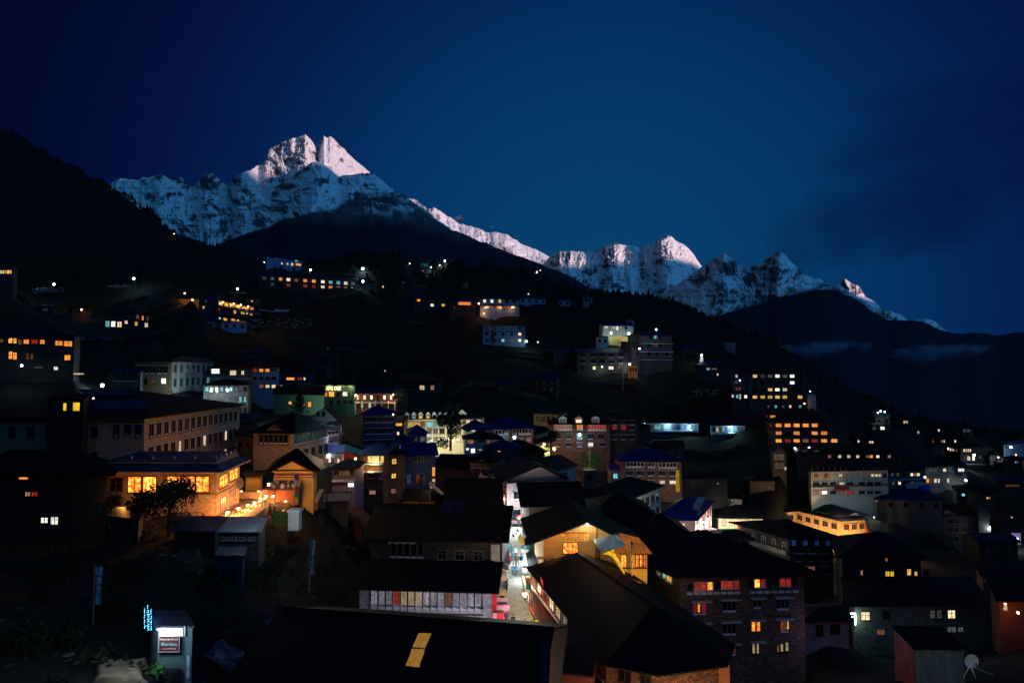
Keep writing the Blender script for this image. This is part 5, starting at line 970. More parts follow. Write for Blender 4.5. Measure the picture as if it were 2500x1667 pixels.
# sheets lying on the front roof slope
E0 = b.ro; 
bpy.data.objects.remove(e)
def on_plane(px, py, p0, n): r = ray(px, py); return r*(p0.dot(n)/r.dot(n))
W0 = b.root.location; f = b.f; slope = 3.6/17.5; rn = Vector((0, -math.cos(math.atan(.3)), 0))
def roofplane(bl, rise_pt):
    a = bl.f[0]+bl.root.location+Vector((0,0,bl.h)); u = (bl.f[1]-bl.f[0]).normalized(); r = rise_pt+bl.root.location; n = u.cross(r-a).normalized(); return a, n
def sheet(bl, pxs, mm, name, lift=.2, root=None):
    p0, n = roofplane(bl, bl.ridge[0]); n = n if n.z > 0 else -n; m = MB(); pts = [on_plane(x, y, p0+n*lift, n)-bl.root.location for x, y in pxs]
    m.poly(pts); m.poly([p-n*.05 for p in pts][::-1])
    for i in range(len(pts)): j = (i+1) % len(pts); m.poly([pts[i], pts[i]-n*.05, pts[j]-n*.05, pts[j]])
    return m.obj(name, mm, bl.root)
sheet(b, [(250,1002),(385,994),(352,975),(215,978)], RF['greyblue'], 'roof_sheet', .3); sheet(b, [(210,966),(330,965),(300,948),(190,950)], RF['greyblue'], 'roof_sheet', .3)
b = bd('attic', 'dark attic with two flat yellow windows behind the roof of the huge dark hotel', (118,975,96), (205,975), 5, 4, 'black', ('shed',.5,.3,'black')); pws(b, 0, [(154,983,163,1003,'Y'),(178,982,195,1003,'Y')], 'none')
b.pws = None
lamp(250,940,150,'w',260,'white lamp glaring just above the roof of the huge dark hotel',.35,'post',2); lamp(53,892,138,'w',60,'white lamp below the wide dark lodge at the far left',.22); lamp(228,972,97,'y',4,'small skylight lamp on the roof of the huge dark hotel',.12)
b = bd('dark_house', 'black roofed house at the left edge with a pair of dull red windows', (-90,1160,82), (262,1162), 9, 8, 'black', ('hip',2.4,1.0,'black')); pws(b, 0, [(61,1199,75,1212,'p'),(77,1199,92,1212,'r')]); pws(b, 0, [(100,1262,117,1277,'W'),(123,1260,143,1281,'W')], 'x'); pws(b, 0, [(46,1165,70,1169,'o')], 'none')
# ---------------------------------------------------------------- brown corner house and neighbours
b = bd('corner_house', 'tan and brown corner house with long panelled window bands and a small front gable', (619,1058,119), (715,1059,118), 14.5, 6.0, 'tan', ('hip',3.0,.9,'black'), back=9)
pws(b, 0, [(632,1062,703,1085,'.')], 'b', 'd'); b.pediment(0, .52, 5, 1.6, ST['brown'], .0)
e = b; L1 = (e.f[2]-e.f[1]).length
for t0, t1 in ((.03,.34),(.38,.66),(.70,.97)): b.win(1, (t0+t1)/2, 1.15, L1*(t1-t0), 2.0, '.', 'b', 'e')
for t, c in ((.12,'.'),(.34,'.'),(.55,'.'),(.76,'.'),(.93,'.')): b.win(1, t, 4.1, 1.3, 1.9, c, 't', 'e')
light(Vector((-29.5, 113, -12.0)), 300, (1,.68,.36), .4); light(Vector((-41, 106, -14)), 170, 'o', .4)
b = bd('annex', 'brown stone annex with dark doorways left of the tan corner house', (578,1062,125), (618,1060,122), 8, 5, 'brown', ('shed',1,.5,'black'), [(0,'. .',dict(w=1.1,h=2.2,top=2.2))])
b = bd('cottage', 'low cottage with a grey gabled roof between the flank and the corner house', (536,1029,150), (622,1029), 8, 5, 'dark', ('gable',1.4,.5,'greyblue')); b.pediment(0, .5, 9, 1.3, ST['grey'], .3)
b = bd('tall_house', 'tall white gabled house with a bright teal glazed balcony', (757,1024,160), (828,1031), 11, 14, 'white', ('gablen',3.0,.6,'black'))
pc(b, 0, [(777,'.'),(790,'.')], 1010, 8, 12, 'p', 'g'); b.rows(1, ['dcw','.d.','...','...'], hs=3.4, top=2.0, w=-.7, h=2.0, style='p', fc='w', m0=.3, m1=.3); b.band(1, 3.4, .3, fr_red, out=.5); b.band(1, 6.9, .3, ST['blue'], out=.4)
light(Vector((-35.5, 143, -9)), 220, 'c'); light(Vector((-35, 143, -21)), 120, 'w')
b = bd('shop_house', 'narrow house with purple and blue lit window bands right of the tan corner house', (798,1049,139), (827,1046), 7, 8.5, 'mauve', ('shed',1,.5,'black')); pws(b, 0, [(799,1052,826,1064,'.'),(798,1074,826,1090,'d')], 'b', 'w'); b.band(0, 2.5, .3, ST['blue'], out=.7); light(P(812,1070,133), 80, (.6,.6,1))
for i, (x, y, c, pr) in enumerate(((800,1110,'w',30),(818,1113,'n',60),(833,1108,'o',60),(826,1125,'w',50))):
    lamp(x, y, 132, c, pr, ('first','second','third','fourth')[i]+' lamp from the left over the crowded stalls beside the corner house', .16)
b = bd('market_stall', 'blue tarpaulin stall on the lane beside the tan corner house', (796,1104,132), (836,1106), 4, 3, 'white', ('shed',.9,.4,'blue'), [(0,'wdpw',dict(w=.7,h=.9))])
b = bd('market_stall', 'small teal awning stall at the foot of the tall white house', (864,1108,140), (884,1100,143), 4, 3.5, 'red', ('shed',1.4,.4,'green')); lamp(868,1119,136,'o',120,'orange lamp under the small teal awning stall',.22)
b = bd('gate_house', 'ochre gate house with a pediment and a dotted cornice', (670,1150,100), (766,1150), 9, 4.4, 'ochre', ('hip',2.6,1.1,'black')); b.pediment(0, .5, 6, 1.5, ST['ochre'], .9, 'rust')
b.band(0, .9, .5, fr_red, out=.3, name='cornice'); 
for i in range(26):
    q = b.wallpt(0, .02+i*.0385, .65, .34); mm = cached('dot', lambda: (lambda m: (m.box((-.07,-.04,-.07),(.07,.03,.07)), m.mesh('cornice_dot', panel_white))[1])(MB())); link('cornice_dot', mm, b.root, q)
light(P(700,1175,93)+Vector((0,0,.5)), 100, 'o', .3)
# stone tower and its balconied left half
b = bd('stone_tower', 'brown stone tower house with four square windows one above another', (937,1112,130), (990,1110,132), 9, 11, 'brick', ('hip',1.6,.5,'black'))
pws(b, 0, [(956,1119,968,1133,'y'),(955,1155,967,1168,'y'),(954,1192,967,1205,'p'),(955,1229,965,1235,'W')], 'x', 'd'); b.dish(b.wallpt(0,.15,6.2,.25), .35)
b = bd('balcony_house', 'house with a glowing gold bay over a lamplit awning left of the stone tower', (878,1111,128), (936,1112), 8, 10.5, 'brown', ('shed',1.2,.5,'blue'))
pws(b, 0, [(898,1113,906,1127,'y'),(908,1113,917,1127,'y'),(919,1113,925,1127,'y'),(930,1113,937,1127,'y')], 'p', 'w'); b.band(0, 1.6, .15, panel_white, 0, 1, 2.0, 'awning'); b.band(0, 3.0, .12, panel_white, 0, 1, 1.6, 'awning')
light(hit(b, 0, 912, 1128, 1.0)[0], 70, 'y', .2, b.root); light(hit(b, 0, 905, 1149, 1.2)[0], 45, 'y', .2, b.root)
pws(b, 0, [(880,1153,896,1168,'.'),(899,1153,914,1168,'.'),(925,1156,933,1168,'.')], 'p', 'w'); pws(b, 0, [(901,1190,918,1207,'p')], 'p', 'r'); b.band(0, 6.4, .5, ST['grey'], out=.5, name='balcony')
b = bd('porch_house', 'small house with an open upper porch and a white lit sign below', (812,1144,118), (867,1144), 7, 6.5, 'mauve', ('hip',1.1,.6,'black')); pws(b, 0, [(815,1147,828,1161,'.'),(830,1147,839,1161,'q'),(841,1147,852,1161,'q'),(854,1147,864,1161,'.')], 'p', 'g'); b.band(0, 2.2, .25, panel_white, out=.5, name='balcony')
wallboard(b, 0, 850, 1179, 863, 1188, m_bulb('sign_lit', (.85,.95,1.), 1.4), 'lit_sign', .15)
b = bd('blue_house', 'blue roofed house with laundry below its dark balcony right of the stone tower', (991,1114,134), (1063,1112), 9, 12, 'blue', ('gable',1.8,.6,'blue'))
pc(b, 0, [(1014,'.'),(1022,'.'),(1030,'.'),(1038,'.')], 1120, 7, 14, 'p', 'g'); pws(b, 0, [(1022,1155,1036,1168,'.')], 'p', 'g'); pws(b, 0, [(1055,1140,1062,1162,'o'),(1055,1168,1062,1176,'y'),(1054,1184,1060,1195,'y')], 'none')
for x, y, w_, cc in ((998,1169,10,(.15,.35,.6)),(1020,1169,8,(.5,.10,.03)),(1035,1172,5,(.15,.12,.1))): q = hit(b, 0, x, y, .4)[0]; m = MB(); m.box((-w_*.04,-.02,-.9),(w_*.04,.02,.9)); m.obj('laundry', m_plain('cloth_%d' % x, cc), b.root, q)
light(P(1060,1160,128), 60, 'y'); b.dish(b.wallpt(0,.9,6,.6), .8, .6)
# blue buildings behind
b = bd('guest_house', 'deep blue house with a pale chorten front left of the cream hotel', (886,1012,196), (964,1010,198), 10, 14, 'blue', ('hip',2.2,.9,'blue')); b.rows(0, ['.....','.....','.....','..d..'], hs=3.3, top=1.6, w=1.6, h=1.7, style='t', fc='b'); lamp(960,1011,194,'y',25,'tiny lamp at the right eave of the deep blue house',.2)
b = bd('cottage', 'small blue house with a hipped blue roof in front of the cream hotel', (1003,1058,178), (1042,1057), 7, 8, 'blue', ('hip',1.8,.5,'blue'), [(0,['. d','.w.'],dict(w=1.2,h=1.3,fc='g'))])
b = bd('cottage', 'low blue roofed wing left of the small blue house', (958,1078,172), (1002,1078), 6, 5, 'blue', ('hip',1.4,.5,'blue'), [(0,'. d .')])
# cream hotel with dormers
b = bd('hotel', 'cream hotel lit from below with a row of small white dormers', (987,1024,220), (1130,1023,222), 12, 11.5, 'creamw', ('hip',2.6,.6,'dark'))
for i, x in enumerate((994,1010,1027,1045,1060,1075,1090,1105)):
    t = hit(b, 0, x, 1020)[1]/(b.f[1]-b.f[0]).length; b.pediment(0, t, 1.7, .95, ST['white'], .12, 'black', z=1.55)
    mm = MB(); q = b.wallpt(0, t, 0, .10); mm.box((-.75,-.02,.0),(.75,1.6,1.56)); dm = mm.obj('dormer', ST['bluegrey'], b.root, q); fm, gm = win_meshes(.9, 1.0, 'p', 'd', '.yyy....'[i] if i != 1 else 'c'); wn = link('window', fm, dm, (0,-.03,.75)); wn2 = link('pane', gm, dm, (0,-.04,.75))
b.pediment(0, .985, 3.2, 1.5, ST['white'], .12, 'black', z=1.6)
X = (998,1015,1032,1048,1063.5,1079,1098,1119)
pc(b, 0, list(zip(X, 'yyqccp.p')), 1037, 11, 15, 't', 'd'); pc(b, 0, list(zip(X, '...dd..p')), 1054, 11, 14, 't', 'd'); pc(b, 0, list(zip(X, '...dd.ww')), 1073, 10, 12, 't', 'd')
for x, pr in ((1052,420),(1085,520),(1113,480)): light(P(x,1078,212), pr, (1,.92,.55), .4)
for i, x in enumerate((1053,1086,1106)): lamp(x, 1075, 213, 'w', 40, ('left','middle','right')[i]+' of three white lamps at the foot of the cream hotel', .25)
b2 = bd('x', 'x', (1131,1023,222), (1182,1023,230), 12, 11.5, 'creamw', ('hip',2.0,.6,'dark')); pc(b2, 0, [(1142,'w'),(1156,'w'),(1169,'w')], 1031, 10, 13, 't', 'd'); pc(b2, 0, [(1142,'.'),(1156,'W')], 1050, 9, 12, 't', 'd'); absorb(b, b2)
b = bd('cottage', 'dark annex with a yellow window band at the left end of the cream hotel', (963,1030,212), (986,1030), 8, 9, 'dark', ('shed',1,.4,'black')); pws(b, 0, [(966,1032,982,1040,'y'),(969,1053,975,1062,'w')])
leafy('tree', 'dark leafy tree standing against the lit cream hotel', P(1100,1092,204), 10.5, 4.6, 11, 2600, (.016,.022,.010), leaf=.34)
leafy('bush', 'low shrubs at the foot of the cream hotel', P(1075,1092,203), 2.5, 3.5, 12, 500, (.03,.05,.02), trunk=False, cat='bush', leaf=.3)
# brick hotel, centre
b = bd('brick_hotel', 'red brick hotel under a bright blue roof with white panelled top windows', (1190,1049,194), (1303,1047,197), 11, 13, 'brick', ('hip',2.8,1.0,'blue'))
pws(b, 0, [(1208,1050,1241,1063,'.'),(1251,1049,1261,1062,'.'),(1267,1048,1297,1061,'.')], 'b', 'w'); pc(b, 0, [(1236,'d'),(1256,'d'),(1273,'d'),(1291,'p')], 1075, 11, 13, 't', 'b'); pc(b, 0, [(1236,'.'),(1256,'.'),(1290,'r')], 1096, 10, 12, 't', 'b')
b.pediment(0, -.12, 9, 2.0, RF['blue'], .2, 'blue'); lamp(1256,1067,190,'c',130,'cyan white lamp on the front of the red brick hotel',.4); light(P(1296,1104,186), 230, 'o', .3)
b2 = bd('x', 'x', (1160,1050,194), (1189,1050), 9, 12, 'brick', ('hip',1.6,.5,'blue')); pws(b2, 0, [(1166,1050,1188,1061,'.')], 'b', 'w'); absorb(b, b2)
b = bd('guest_house', 'dark veranda house with dim white panes left below the red brick hotel', (1137,1073,182), (1222,1072), 9, 7, 'bluegrey', ('hip',1.6,.8,'black')); pc(b, 0, [(1145,'p'),(1153,'p'),(1171,'.'),(1180,'.'),(1192,'p'),(1201,'d'),(1210,'d')], 1078, 7, 9, 'p', 'w'); pws(b, 0, [(1138,1093,1144,1099,'W'),(1149,1094,1160,1106,'W'),(1168,1096,1177,1099,'w')])
b = bd('restaurant', 'blue roofed dining room with a glowing orange window band below the brick hotel', (1186,1098,170), (1266,1098), 8, 4, 'blue', ('hip',2.0,.9,'blue')); pws(b, 0, [(1188,1100,1204,1110,'o'),(1205,1100,1222,1108,'o')], 'p', 'd')
for i, (x, y, pr, r) in enumerate(((1329,1083,220,.35),(1353,1095,260,.4),(1318,1104,200,.3),(1306,1106,160,.3),(1338,1104,120,.25))): lamp(x, y, 188, 'o', pr, 'orange garden lamp '+('highest','rightmost','in the middle','nearest the brick hotel','lowest')[i]+' on the terraces between the two brick hotels', r)
b = bd('cottage', 'small teal shack on the lamplit terraces between the brick hotels', (1305,1088,190), (1322,1090), 4, 3, 'green', ('shed',.7,.3,'steel'))
leafy('tree', 'tree lit orange from below on the terraces between the brick hotels', P(1345,1105,184), 6, 2.6, 21, 900, (.03,.035,.012), leaf=.3)
m = MB(); pts = [P(1305,1064,200),P(1342,1053,200),P(1343,1056,199),P(1308,1068,199)]; m.poly(pts); m.poly([p+Vector((0,.3,-.6)) for p in pts][::-1]); tag(m.obj('footpath', m_plain('path_stone', (.25,.25,.22))), kind='structure')
b = bd('cottage', 'low tan house on the slope above the right brick hotel', (1303,1010,232), (1362,1012), 8, 3.5, 'tan', ('flat',.3,.3,'dark'), [(0,'....')])
b = bd('brick_hotel', 'wide brick hotel with three pale dormers and red curtained top windows', (1345,1036,205), (1490,1036), 11, 14, 'brick', ('hip',2.4,.8,'black'))
pws(b, 0, [(1353,1037,1396,1050,'p')], 'b', 'w'); pws(b, 0, [(1408,1037,1423,1050,'o')], 'b', 'w'); pws(b, 0, [(1435,1038,1479,1051,'r')], 'b', 'w')
pc(b, 0, [(1362,'.'),(1388,'.'),(1415,'c'),(1442,'.'),(1468,'.')], 1066, 13, 14, 't', 'b'); pc(b, 0, [(1362,'.'),(1388,'.'),(1415,'d'),(1442,'W'),(1471,'.')], 1086, 12, 11, 't', 'b')
for t, c in ((.20,'d'),(.47,'w'),(.75,'d')):
    q = b.wallpt(0, t, 0, .1); mm = MB(); mm.box((-1.1,-.02,.3),(1.1,2.2,1.8)); dm = mm.obj('dormer', ST['white'], b.root, q); fm, gm = win_meshes(1.7, 1.1, 'p', 'b', c); link('window', fm, dm, (0,-.03,1.05)); link('pane', gm, dm, (0,-.04,1.05)); b.pediment(0, t, 2.6, .7, ST['white'], .12, 'black', z=1.85)
lamp(1415,1060,201,'c',150,'cyan lamp in the middle of the wide brick hotel front',.35); light(P(1362,1108,197), 260, 'o', .3); light(P(1440,1095,197), 60, (.4,.5,1), .3)
b = bd('guest_house', 'dark blue windowed block joined to the right of the wide brick hotel', (1491,1028,206), (1557,1028), 11, 15, 'dark', ('hip',1.8,.8,'black')); 
for y, s in ((1032,'...'),(1045,'rr.'),(1068,'...')): pc(b, 0, list(zip((1500,1522,1542), s)), y, 12, 11, 't', 'b')
pws(b, 0, [(1494,1042,1506,1049,'r'),(1516,1042,1528,1049,'r')])
# long low school blocks with cyan veranda
for i, (A_, B_, cols, ll) in enumerate((((1570,1033,268),(1705,1038,266),'cddccdccdd.cdcdd','left and longer'),((1736,1039,262),(1819,1041,262),'.wdcddccdd','right and shorter'))):
    b = bd('school_block', ll+' of two low buildings with cyan lit verandas', A_, B_, 7, 4, 'bluegrey', ('gable',1.5,.9,'black'), [(0,cols,dict(top=1.4,w=-.75,h=1.7,fc='b'))]); b.band(0, 3.3, .7, ST['white'], out=1.4, name='parapet')
    for x, y in (((1573,1034),(1631,1036),(1683,1040)) if i == 0 else ((1786,1042),)):
        q = hit(b, 0, x, y, .8)[0]; o = MB(); o.ball((0,0,0), .28); o.obj('veranda_lamp', BULB['c'], b.root, q); light(q+Vector((0,-.35,-.45)), 210, 'c', .2, b.root)
b = bd('guest_house', 'brown hotel under a deep blue roof with a tall yellow banner at its corner', (1514,1127,190), (1664,1129,190), 10, 11, 'brick', ('hip',2.7,.9,'blue'))
pws(b, 0, [(1530,1129,1572,1141,'.'),(1582,1130,1599,1142,'.'),(1608,1130,1652,1143,'.')], 'b', 'w'); pc(b, 0, [(1537,'.'),(1563,'.'),(1589,'.'),(1616,'.'),(1642,'.')], 1156, 15, 13, 't', 'b'); pws(b, 0, [(1530,1172,1544,1181,'w'),(1611,1173,1623,1182,'w'),(1635,1173,1650,1183,'w'),(1583,1173,1597,1183,'.')], 't', 'b')
wallboard(b, 0, 1650, 1147, 1659, 1200, m_plain('banner_yellow', (.55,.36,.01)), 'banner', .15, .03); light(P(1640,1196,182), 120, 'n', .4); light(P(1560,1200,182), 80, (.9,.8,1), .4)
b = bd('annex', 'low stone annex left of the deep blue roofed brown hotel', (1492,1148,186), (1513,1148), 7, 7, 'grey', ('shed',.8,.3,'blue'), [(0,['c','.'],dict(w=1.2))])
b = bd('shed', 'roofless grey stone shed below the lamplit bushes', (1425,1150,165), (1456,1150), 5, 3.5, 'grey', ('flat',.2,.1,'dark'), [(0,' . ')])
leafy('bush', 'green lamplit bushes below the wide brick hotel', P(1445,1136,178), 3, 4.5, 31, 1200, (.05,.12,.02), trunk=False, cat='bush', leaf=.3); light(P(1440,1122,172)+Vector((0,0,1)), 70, (.8,1,.6), .3)
m = MB(); m.bar((0,0,-2),(0,0,4.5), .1, r2=.07); tag(m.obj('wooden_pole', wood, None, P(1439,1140,174)), 'bare wooden pole among the lamplit bushes', 'pole')
# white row house
A_ = P(1497,1236,140); B_ = Pz(1613,1188,A_.z); b = Bld('long_hotel', 'long white stone hotel seen at an angle with two rows of dark windows', quad(A_, B_, 11), A_.z, 8, ST['pale'], 'building'); b.roof('hip', 2.6, .8, 'black')
b.rows(0, ['........','........'], hs=3.4, top=2.1, w=-.48, h=2.1, style='t', fc='d', m0=1, m1=.6); b.done(); light(P(1600,1262,140), 650, (1,.92,.85), .4); light(P(1650,1240,158), 500, (1,.92,.85), .4)
b = bd('blue_hotel', 'hotel under a large deep blue roof with shop signs along its right side', (1604,1271,150), (1697,1272,150), 23, 7.5, 'pink', ('hip',3.0,.9,'blue'), back=25)
pws(b, 0, [(1643,1276,1673,1291,'w'),(1608,1276,1628,1290,'.')], 'p', 'r'); b.rows(1, ['.d.d..','wdwwdw'], hs=3.2, top=1.7, w=-.5, h=1.6, style='p', fc='r'); sheet(b, [(1688,1242),(1706,1246),(1722,1214),(1704,1211)], RF['steel'], 'roof_light', .25)
wallboard(b, 1, 1703, 1255, 1714, 1262, m_plain('sign_green', (.05,.35,.12)), 'sign', .2)
for x, y, d, pr in ((1722,1300,156,500),(1738,1290,164,500),(1752,1280,172,400),(1712,1318,150,300)): light(P(x,y,d)+Vector((0,0,1.2)), pr, (1,.93,.85), .3)
light(P(1640,1300,142), 260, (1,.7,.5), .3)
b = bd('shop_house', 'brightly lit cream shop house with five square windows facing the market lane', (1754,1266,178), (1862,1266), 9, 8, 'creamw', ('hip',2.6,1.1,'black')); pc(b, 0, [(1768,'w'),(1787,'w'),(1806,'w'),(1824,'w'),(1843,'w')], 1275, 11, 15, 'p', 'd'); b.band(0, 2.9, .35, panel_white, out=.15)
wallboard(b, 0, 1801, 1281, 1810, 1297, m_plain('sign_red', (.5,.04,.03)), 'shop_sign', .3); wallboard(b, 0, 1760, 1289, 1798, 1293, m_plain('sign_green', (.05,.35,.12)), 'shop_sign', .2)
for x in (1770,1800,1840): light(P(x,1292,171), 230, (1,.78,.45), .3)
lamp(1758,1296,170,'w',300,'white lamp at the left corner of the bright cream shop house',.3)
b = bd('guest_house', 'pale panelled house front left behind the tan courtyard hotel', (1748,1214,205), (1812,1219), 9, 7, 'white', ('hip',2.2,1.2,'black')); pc(b, 0, [(1755,'d'),(1766,'d'),(1777,'d'),(1788,'d')], 1221, 8, 8, 'p', 'd'); pws(b, 0, [(1754,1232,1765,1244,'.'),(1771,1238,1778,1244,'.')]); light(P(1768,1240,196), 90, 'n', .4)
# tan courtyard hotel, an L of two wings
fr_ = [P(2052,1272,200), P(2118,1268,202)]
b = Bld('courtyard_hotel', 'large tan courtyard hotel with red framed windows lit warm from below', quad(fr_[0], fr_[1], 17, back=-25), fr_[0].z, 11, ST['yell'], 'building')
b.roof('hip', .25, 1.1, 'black'); b.rows(0, ['...','.r.','...'], hs=3.2, top=2.0, w=1.5, h=1.9, style='t', fc='r'); b.rows(3, ['.....','.....','.....'], hs=3.2, top=2.0, w=1.7, h=1.9, style='t', fc='r'); b.done()
b2 = bd('x', 'x', (1858,1254,211), (1941,1246,215), 9, 11, 'yell', ('flat',.15,1.0,'black')); b2.rows(0, [' .....',' .....'], hs=3.2, top=2.0, w=1.7, h=1.9, style='t', fc='r'); absorb(b, b2)
b3 = bd('x', 'x', (2056,1262,203), (2112,1259,205), 16, 2.4, 'creamw', ('hip',2.0,1.0,'black'), back=-25, found=.3); b3.rows(0, ['wpdww'], top=1.1, w=-.8, h=1.2, fc='r'); b3.rows(3, ['.p.w..p.w..'], top=1.1, w=-.8, h=1.1, fc='r'); b3.pediment(0, .5, 6, 1.4, ST['pink'], .4); absorb(b, b3)
b4 = bd('x', 'x', (1842,1246,213), (1941,1237,217), 8, 2.4, 'creamw', ('hip',2.0,1.0,'black'), found=.3); b4.rows(0, ['dd.w.....w.'], top=1.1, w=-.8, h=1.1, fc='r'); b4.pediment(0, .33, 5, 1.6, ST['creamw'], .9); absorb(b, b4)
for x, y, d, pr in ((1960,1330,200,700),(2000,1335,196,800),(2035,1345,190,800),(2080,1340,193,650),(2110,1335,194,500),(1905,1290,203,300)): spotl(P(x,y,d), P(x-8,1290,d+14), pr*2.3, (1,.56,.2), 125)
lamp(2134,1262,205,'w',8,'tiny white lamp at the right eave tip of the tan courtyard hotel',.12)
# ================================================================ museum court
PANE['M'] = m_emit('pane_gallery_gold', (1.0, .46, .07), 3.4, col2=(1., .13, .01), scale=1.5, var=.6, fold=3)
PANE['k'] = m_emit('pane_lilac_curtain', (.50, .46, .56), .42, fold=8); PANE['K'] = m_emit('pane_cream_curtain', (.75, .58, .32), .55, fold=8); PANE['R'] = m_emit('pane_red_curtain_dim', (.5, .03, .02), .4, fold=8)
b = Bld('museum', 'stone museum with huge glowing gold windows and a dark skirt roof', quad(P(262,1155,85), P(530,1155,85), 9, back=-5), P(530,1155,85).z, 5.4, ST['tan'])
f = b.f; m = MB(); o1, o2, o3 = 1.0, .1, .1
def ring(o, z):
    u = Vector((1,0,0)); n = Vector((0,1,0)); return [f[0]-u*o-n*o+Vector((0,0,z)), f[1]+u*o-n*o+Vector((0,0,z)), f[2]+u*o+n*o+Vector((0,0,z)), f[3]-u*o+n*o+Vector((0,0,z))]
R0, R1, R2, R3 = ring(1.1, 5.65), ring(-.2, 6.6), ring(-.2, 7.1), ring(-.6, 7.1)
for a_, b_ in ((R0, R1), (R1, R2), (R2, R3)):
    for i in range(4): j = (i+1) % 4; m.poly([a_[i], a_[j], b_[j], b_[i]])
m.poly(R3); m.poly(R0[::-1]); m.obj('roof', RF['greyblue'], b.root)
m = MB(); 
for i in range(4):
    j = (i+1) % 4; m.bar(R0[i]+Vector((0,0,.02)), R0[j]+Vector((0,0,.02)), .12, n=5); m.bar(R1[i]+Vector((0,0,.05)), R1[j]+Vector((0,0,.05)), .16, n=5)
m.obj('eave_trim', m_plain('clay_trim', (.30,.16,.10)), b.root)
for i in range(6):
    for e_, k in ((0, i), (1, i)):
        if e_ == 1 and i > 4: continue
        p = R2[e_].lerp(R2[e_+1], (i+.02)/(5 if e_ == 0 else 4.6)); mm = cached('fin', lambda: (lambda q: (q.ball((0,0,.25), .17), q.bar((0,0,0),(0,0,.15), .06), q.mesh('roof_ball', pale_metal))[2])(MB())); link('roof_ball', mm, b.root, p)
pws(b, 0, [(311,1163,345,1202,'M'),(348,1163,382,1202,'M'),(407,1162,441,1201,'M'),(443,1162,476,1201,'M'),(478,1162,511,1201,'M'),(268,1166,300,1200,'.')], 'x', 'r')
pws(b, 1, [(535,1158,555,1189,'M'),(560,1144,579,1172,'M')], 'x', 'r'); pws(b, 1, [(538,1213,551,1252,'p'),(561,1195,573,1235,'p')], 'p', 'r')
for e_ in (0, 1): b.band(e_, 2.75, .16, ST['yell'], out=.12)
b.done(); q, _, _ = hit(b, 1, 586, 1178, .5); b.dish(q, .8, -.3)
ZT = -18.3
pav = m_stone('paving_tan', (.34,.24,.16), (.2,.14,.1), .8, .8, .15, .2)
def slab(pxs, z, th, mats, name, kind='structure', label=None, cat=None):
    pts = [Pz(x, y, z) for x, y in pxs]; m = MB(); m.poly(pts); m.poly([p-Vector((0,0,th)) for p in pts][::-1])
    for i in range(len(pts)): j = (i+1) % len(pts); m.poly([pts[i], pts[i]-Vector((0,0,th)), pts[j]-Vector((0,0,th)), pts[j]])
    return tag(m.obj(name, mats), label, cat, kind=kind)
slab([(500,1272),(548,1271),(612,1270),(657,1230),(650,1216),(582,1216),(520,1250)], ZT, 3.5, pav, 'pavement')
def low_wall(x0, y0, x1, y1, z, h, th, mats, label, name='garden_wall'):
    a = Pz(x0, y0, z); c = Pz(x1, y1, z); d = (c-a).normalized(); n = Vector((-d.y, d.x, 0))*th; m = MB(); k = Vector((0,0,h))
    for P0 in ([a, c, c+k, a+k], [c+n, a+n, a+n+k, c+n+k], [a+n, a, a+k, a+n+k], [c, c+n, c+n+k, c+k]): m.poly(P0)
    root = empty(name, a); tag(root, label, 'wall'); w = MB(); w.v = m.v; w.f = m.f; w.uv = m.uv; w.mi = m.mi; w.sm = m.sm
    w.v = [v-a for v in w.v]; w.obj('wall', mats, root); cp = MB(); e = d*.1; t = Vector((0,0,.12)); q = [-e-n*.2+k, (c-a)+e-n*.2+k, (c-a)+e+n*1.2+k, -e+n*1.2+k]
    cp.poly([v+t for v in q]); cp.poly(q[::-1])
    for i in range(4): j = (i+1) % 4; cp.poly([q[i], q[j], q[j]+t, q[i]+t])
    cp.obj('coping', ST['yell'], root); return root
low_wall(583,1216,636,1216,ZT,.75,.35,ST['tan'],'lamplit garden wall closing the far end of the museum court')
low_wall(651,1229,672,1229,ZT-.2,.7,.4,ST['tan'],'short garden wall at the head of the court steps')
low_wall(675,1243,706,1243,ZT-.6,.8,.4,ST['tan'],'short garden wall with one lamp right of the court steps')
# railing of the ramp
m = MB(); a = Pz(550,1271,ZT); c = Pz(657,1230,ZT); root = empty('railing', a); tag(root, 'thin iron railing along the edge of the museum court', 'railing')
for i in range(13):
    p = (c-a)*(i/12); mm = MB(); mm.bar((0,0,0), (0,0,1.05), .035); mm.obj('post', iron, root, p)
for z in (.55, 1.05): mm = MB(); mm.bar((0,0,z), (c-a)+Vector((0,0,z)), .03); mm.obj('rail', iron, root)
for i in range(5):
    s_ = slab([(657+i*7,1231+i*4.2),(668+i*7,1229+i*4.2),(676+i*7,1234+i*4.2),(664+i*7,1236+i*4.2)], ZT-.25-.25*i, 1.0, pav, 'pavement')
GL = ((518,1254,85.3,240,'at the foot of the museum corner'),(556,1250,83,210,'first on the railing, nearest the tin roofs'),(582,1240,86,210,'second on the railing'),(605,1232,89,210,'third on the railing'),(622,1226,92,190,'fourth on the railing'),
      (636,1217,95,190,'topmost on the railing'),(650,1210,97,170,'above the court steps, left of the pair'),(667,1211,97,170,'above the court steps, right of the pair'),(697,1224,94,190,'alone on the short wall at the right'),(589,1200,97.5,170,'left end of the far garden wall'),(632,1200,97.5,170,'right end of the far garden wall'))
for x, y, d, pr, ll in GL: lamp(x, y, d, 'o', pr*.62, 'round orange globe lamp '+ll, .19, 'wall', group='globe lamps of the museum court', name='globe_lamp')
light(P(510,1262,82)+Vector((0,0,.3)), 160, 'o', .2)
b = bd('gate', 'tall yellowish plank gate at the back of the museum court', (600,1160,108), (637,1160), 3, 3.2, 'ochre', ('flat',.3,.5,'dark'), cat='gate'); b.band(0, .1, .35, ST['grey'], out=.3, name='stone_edge')
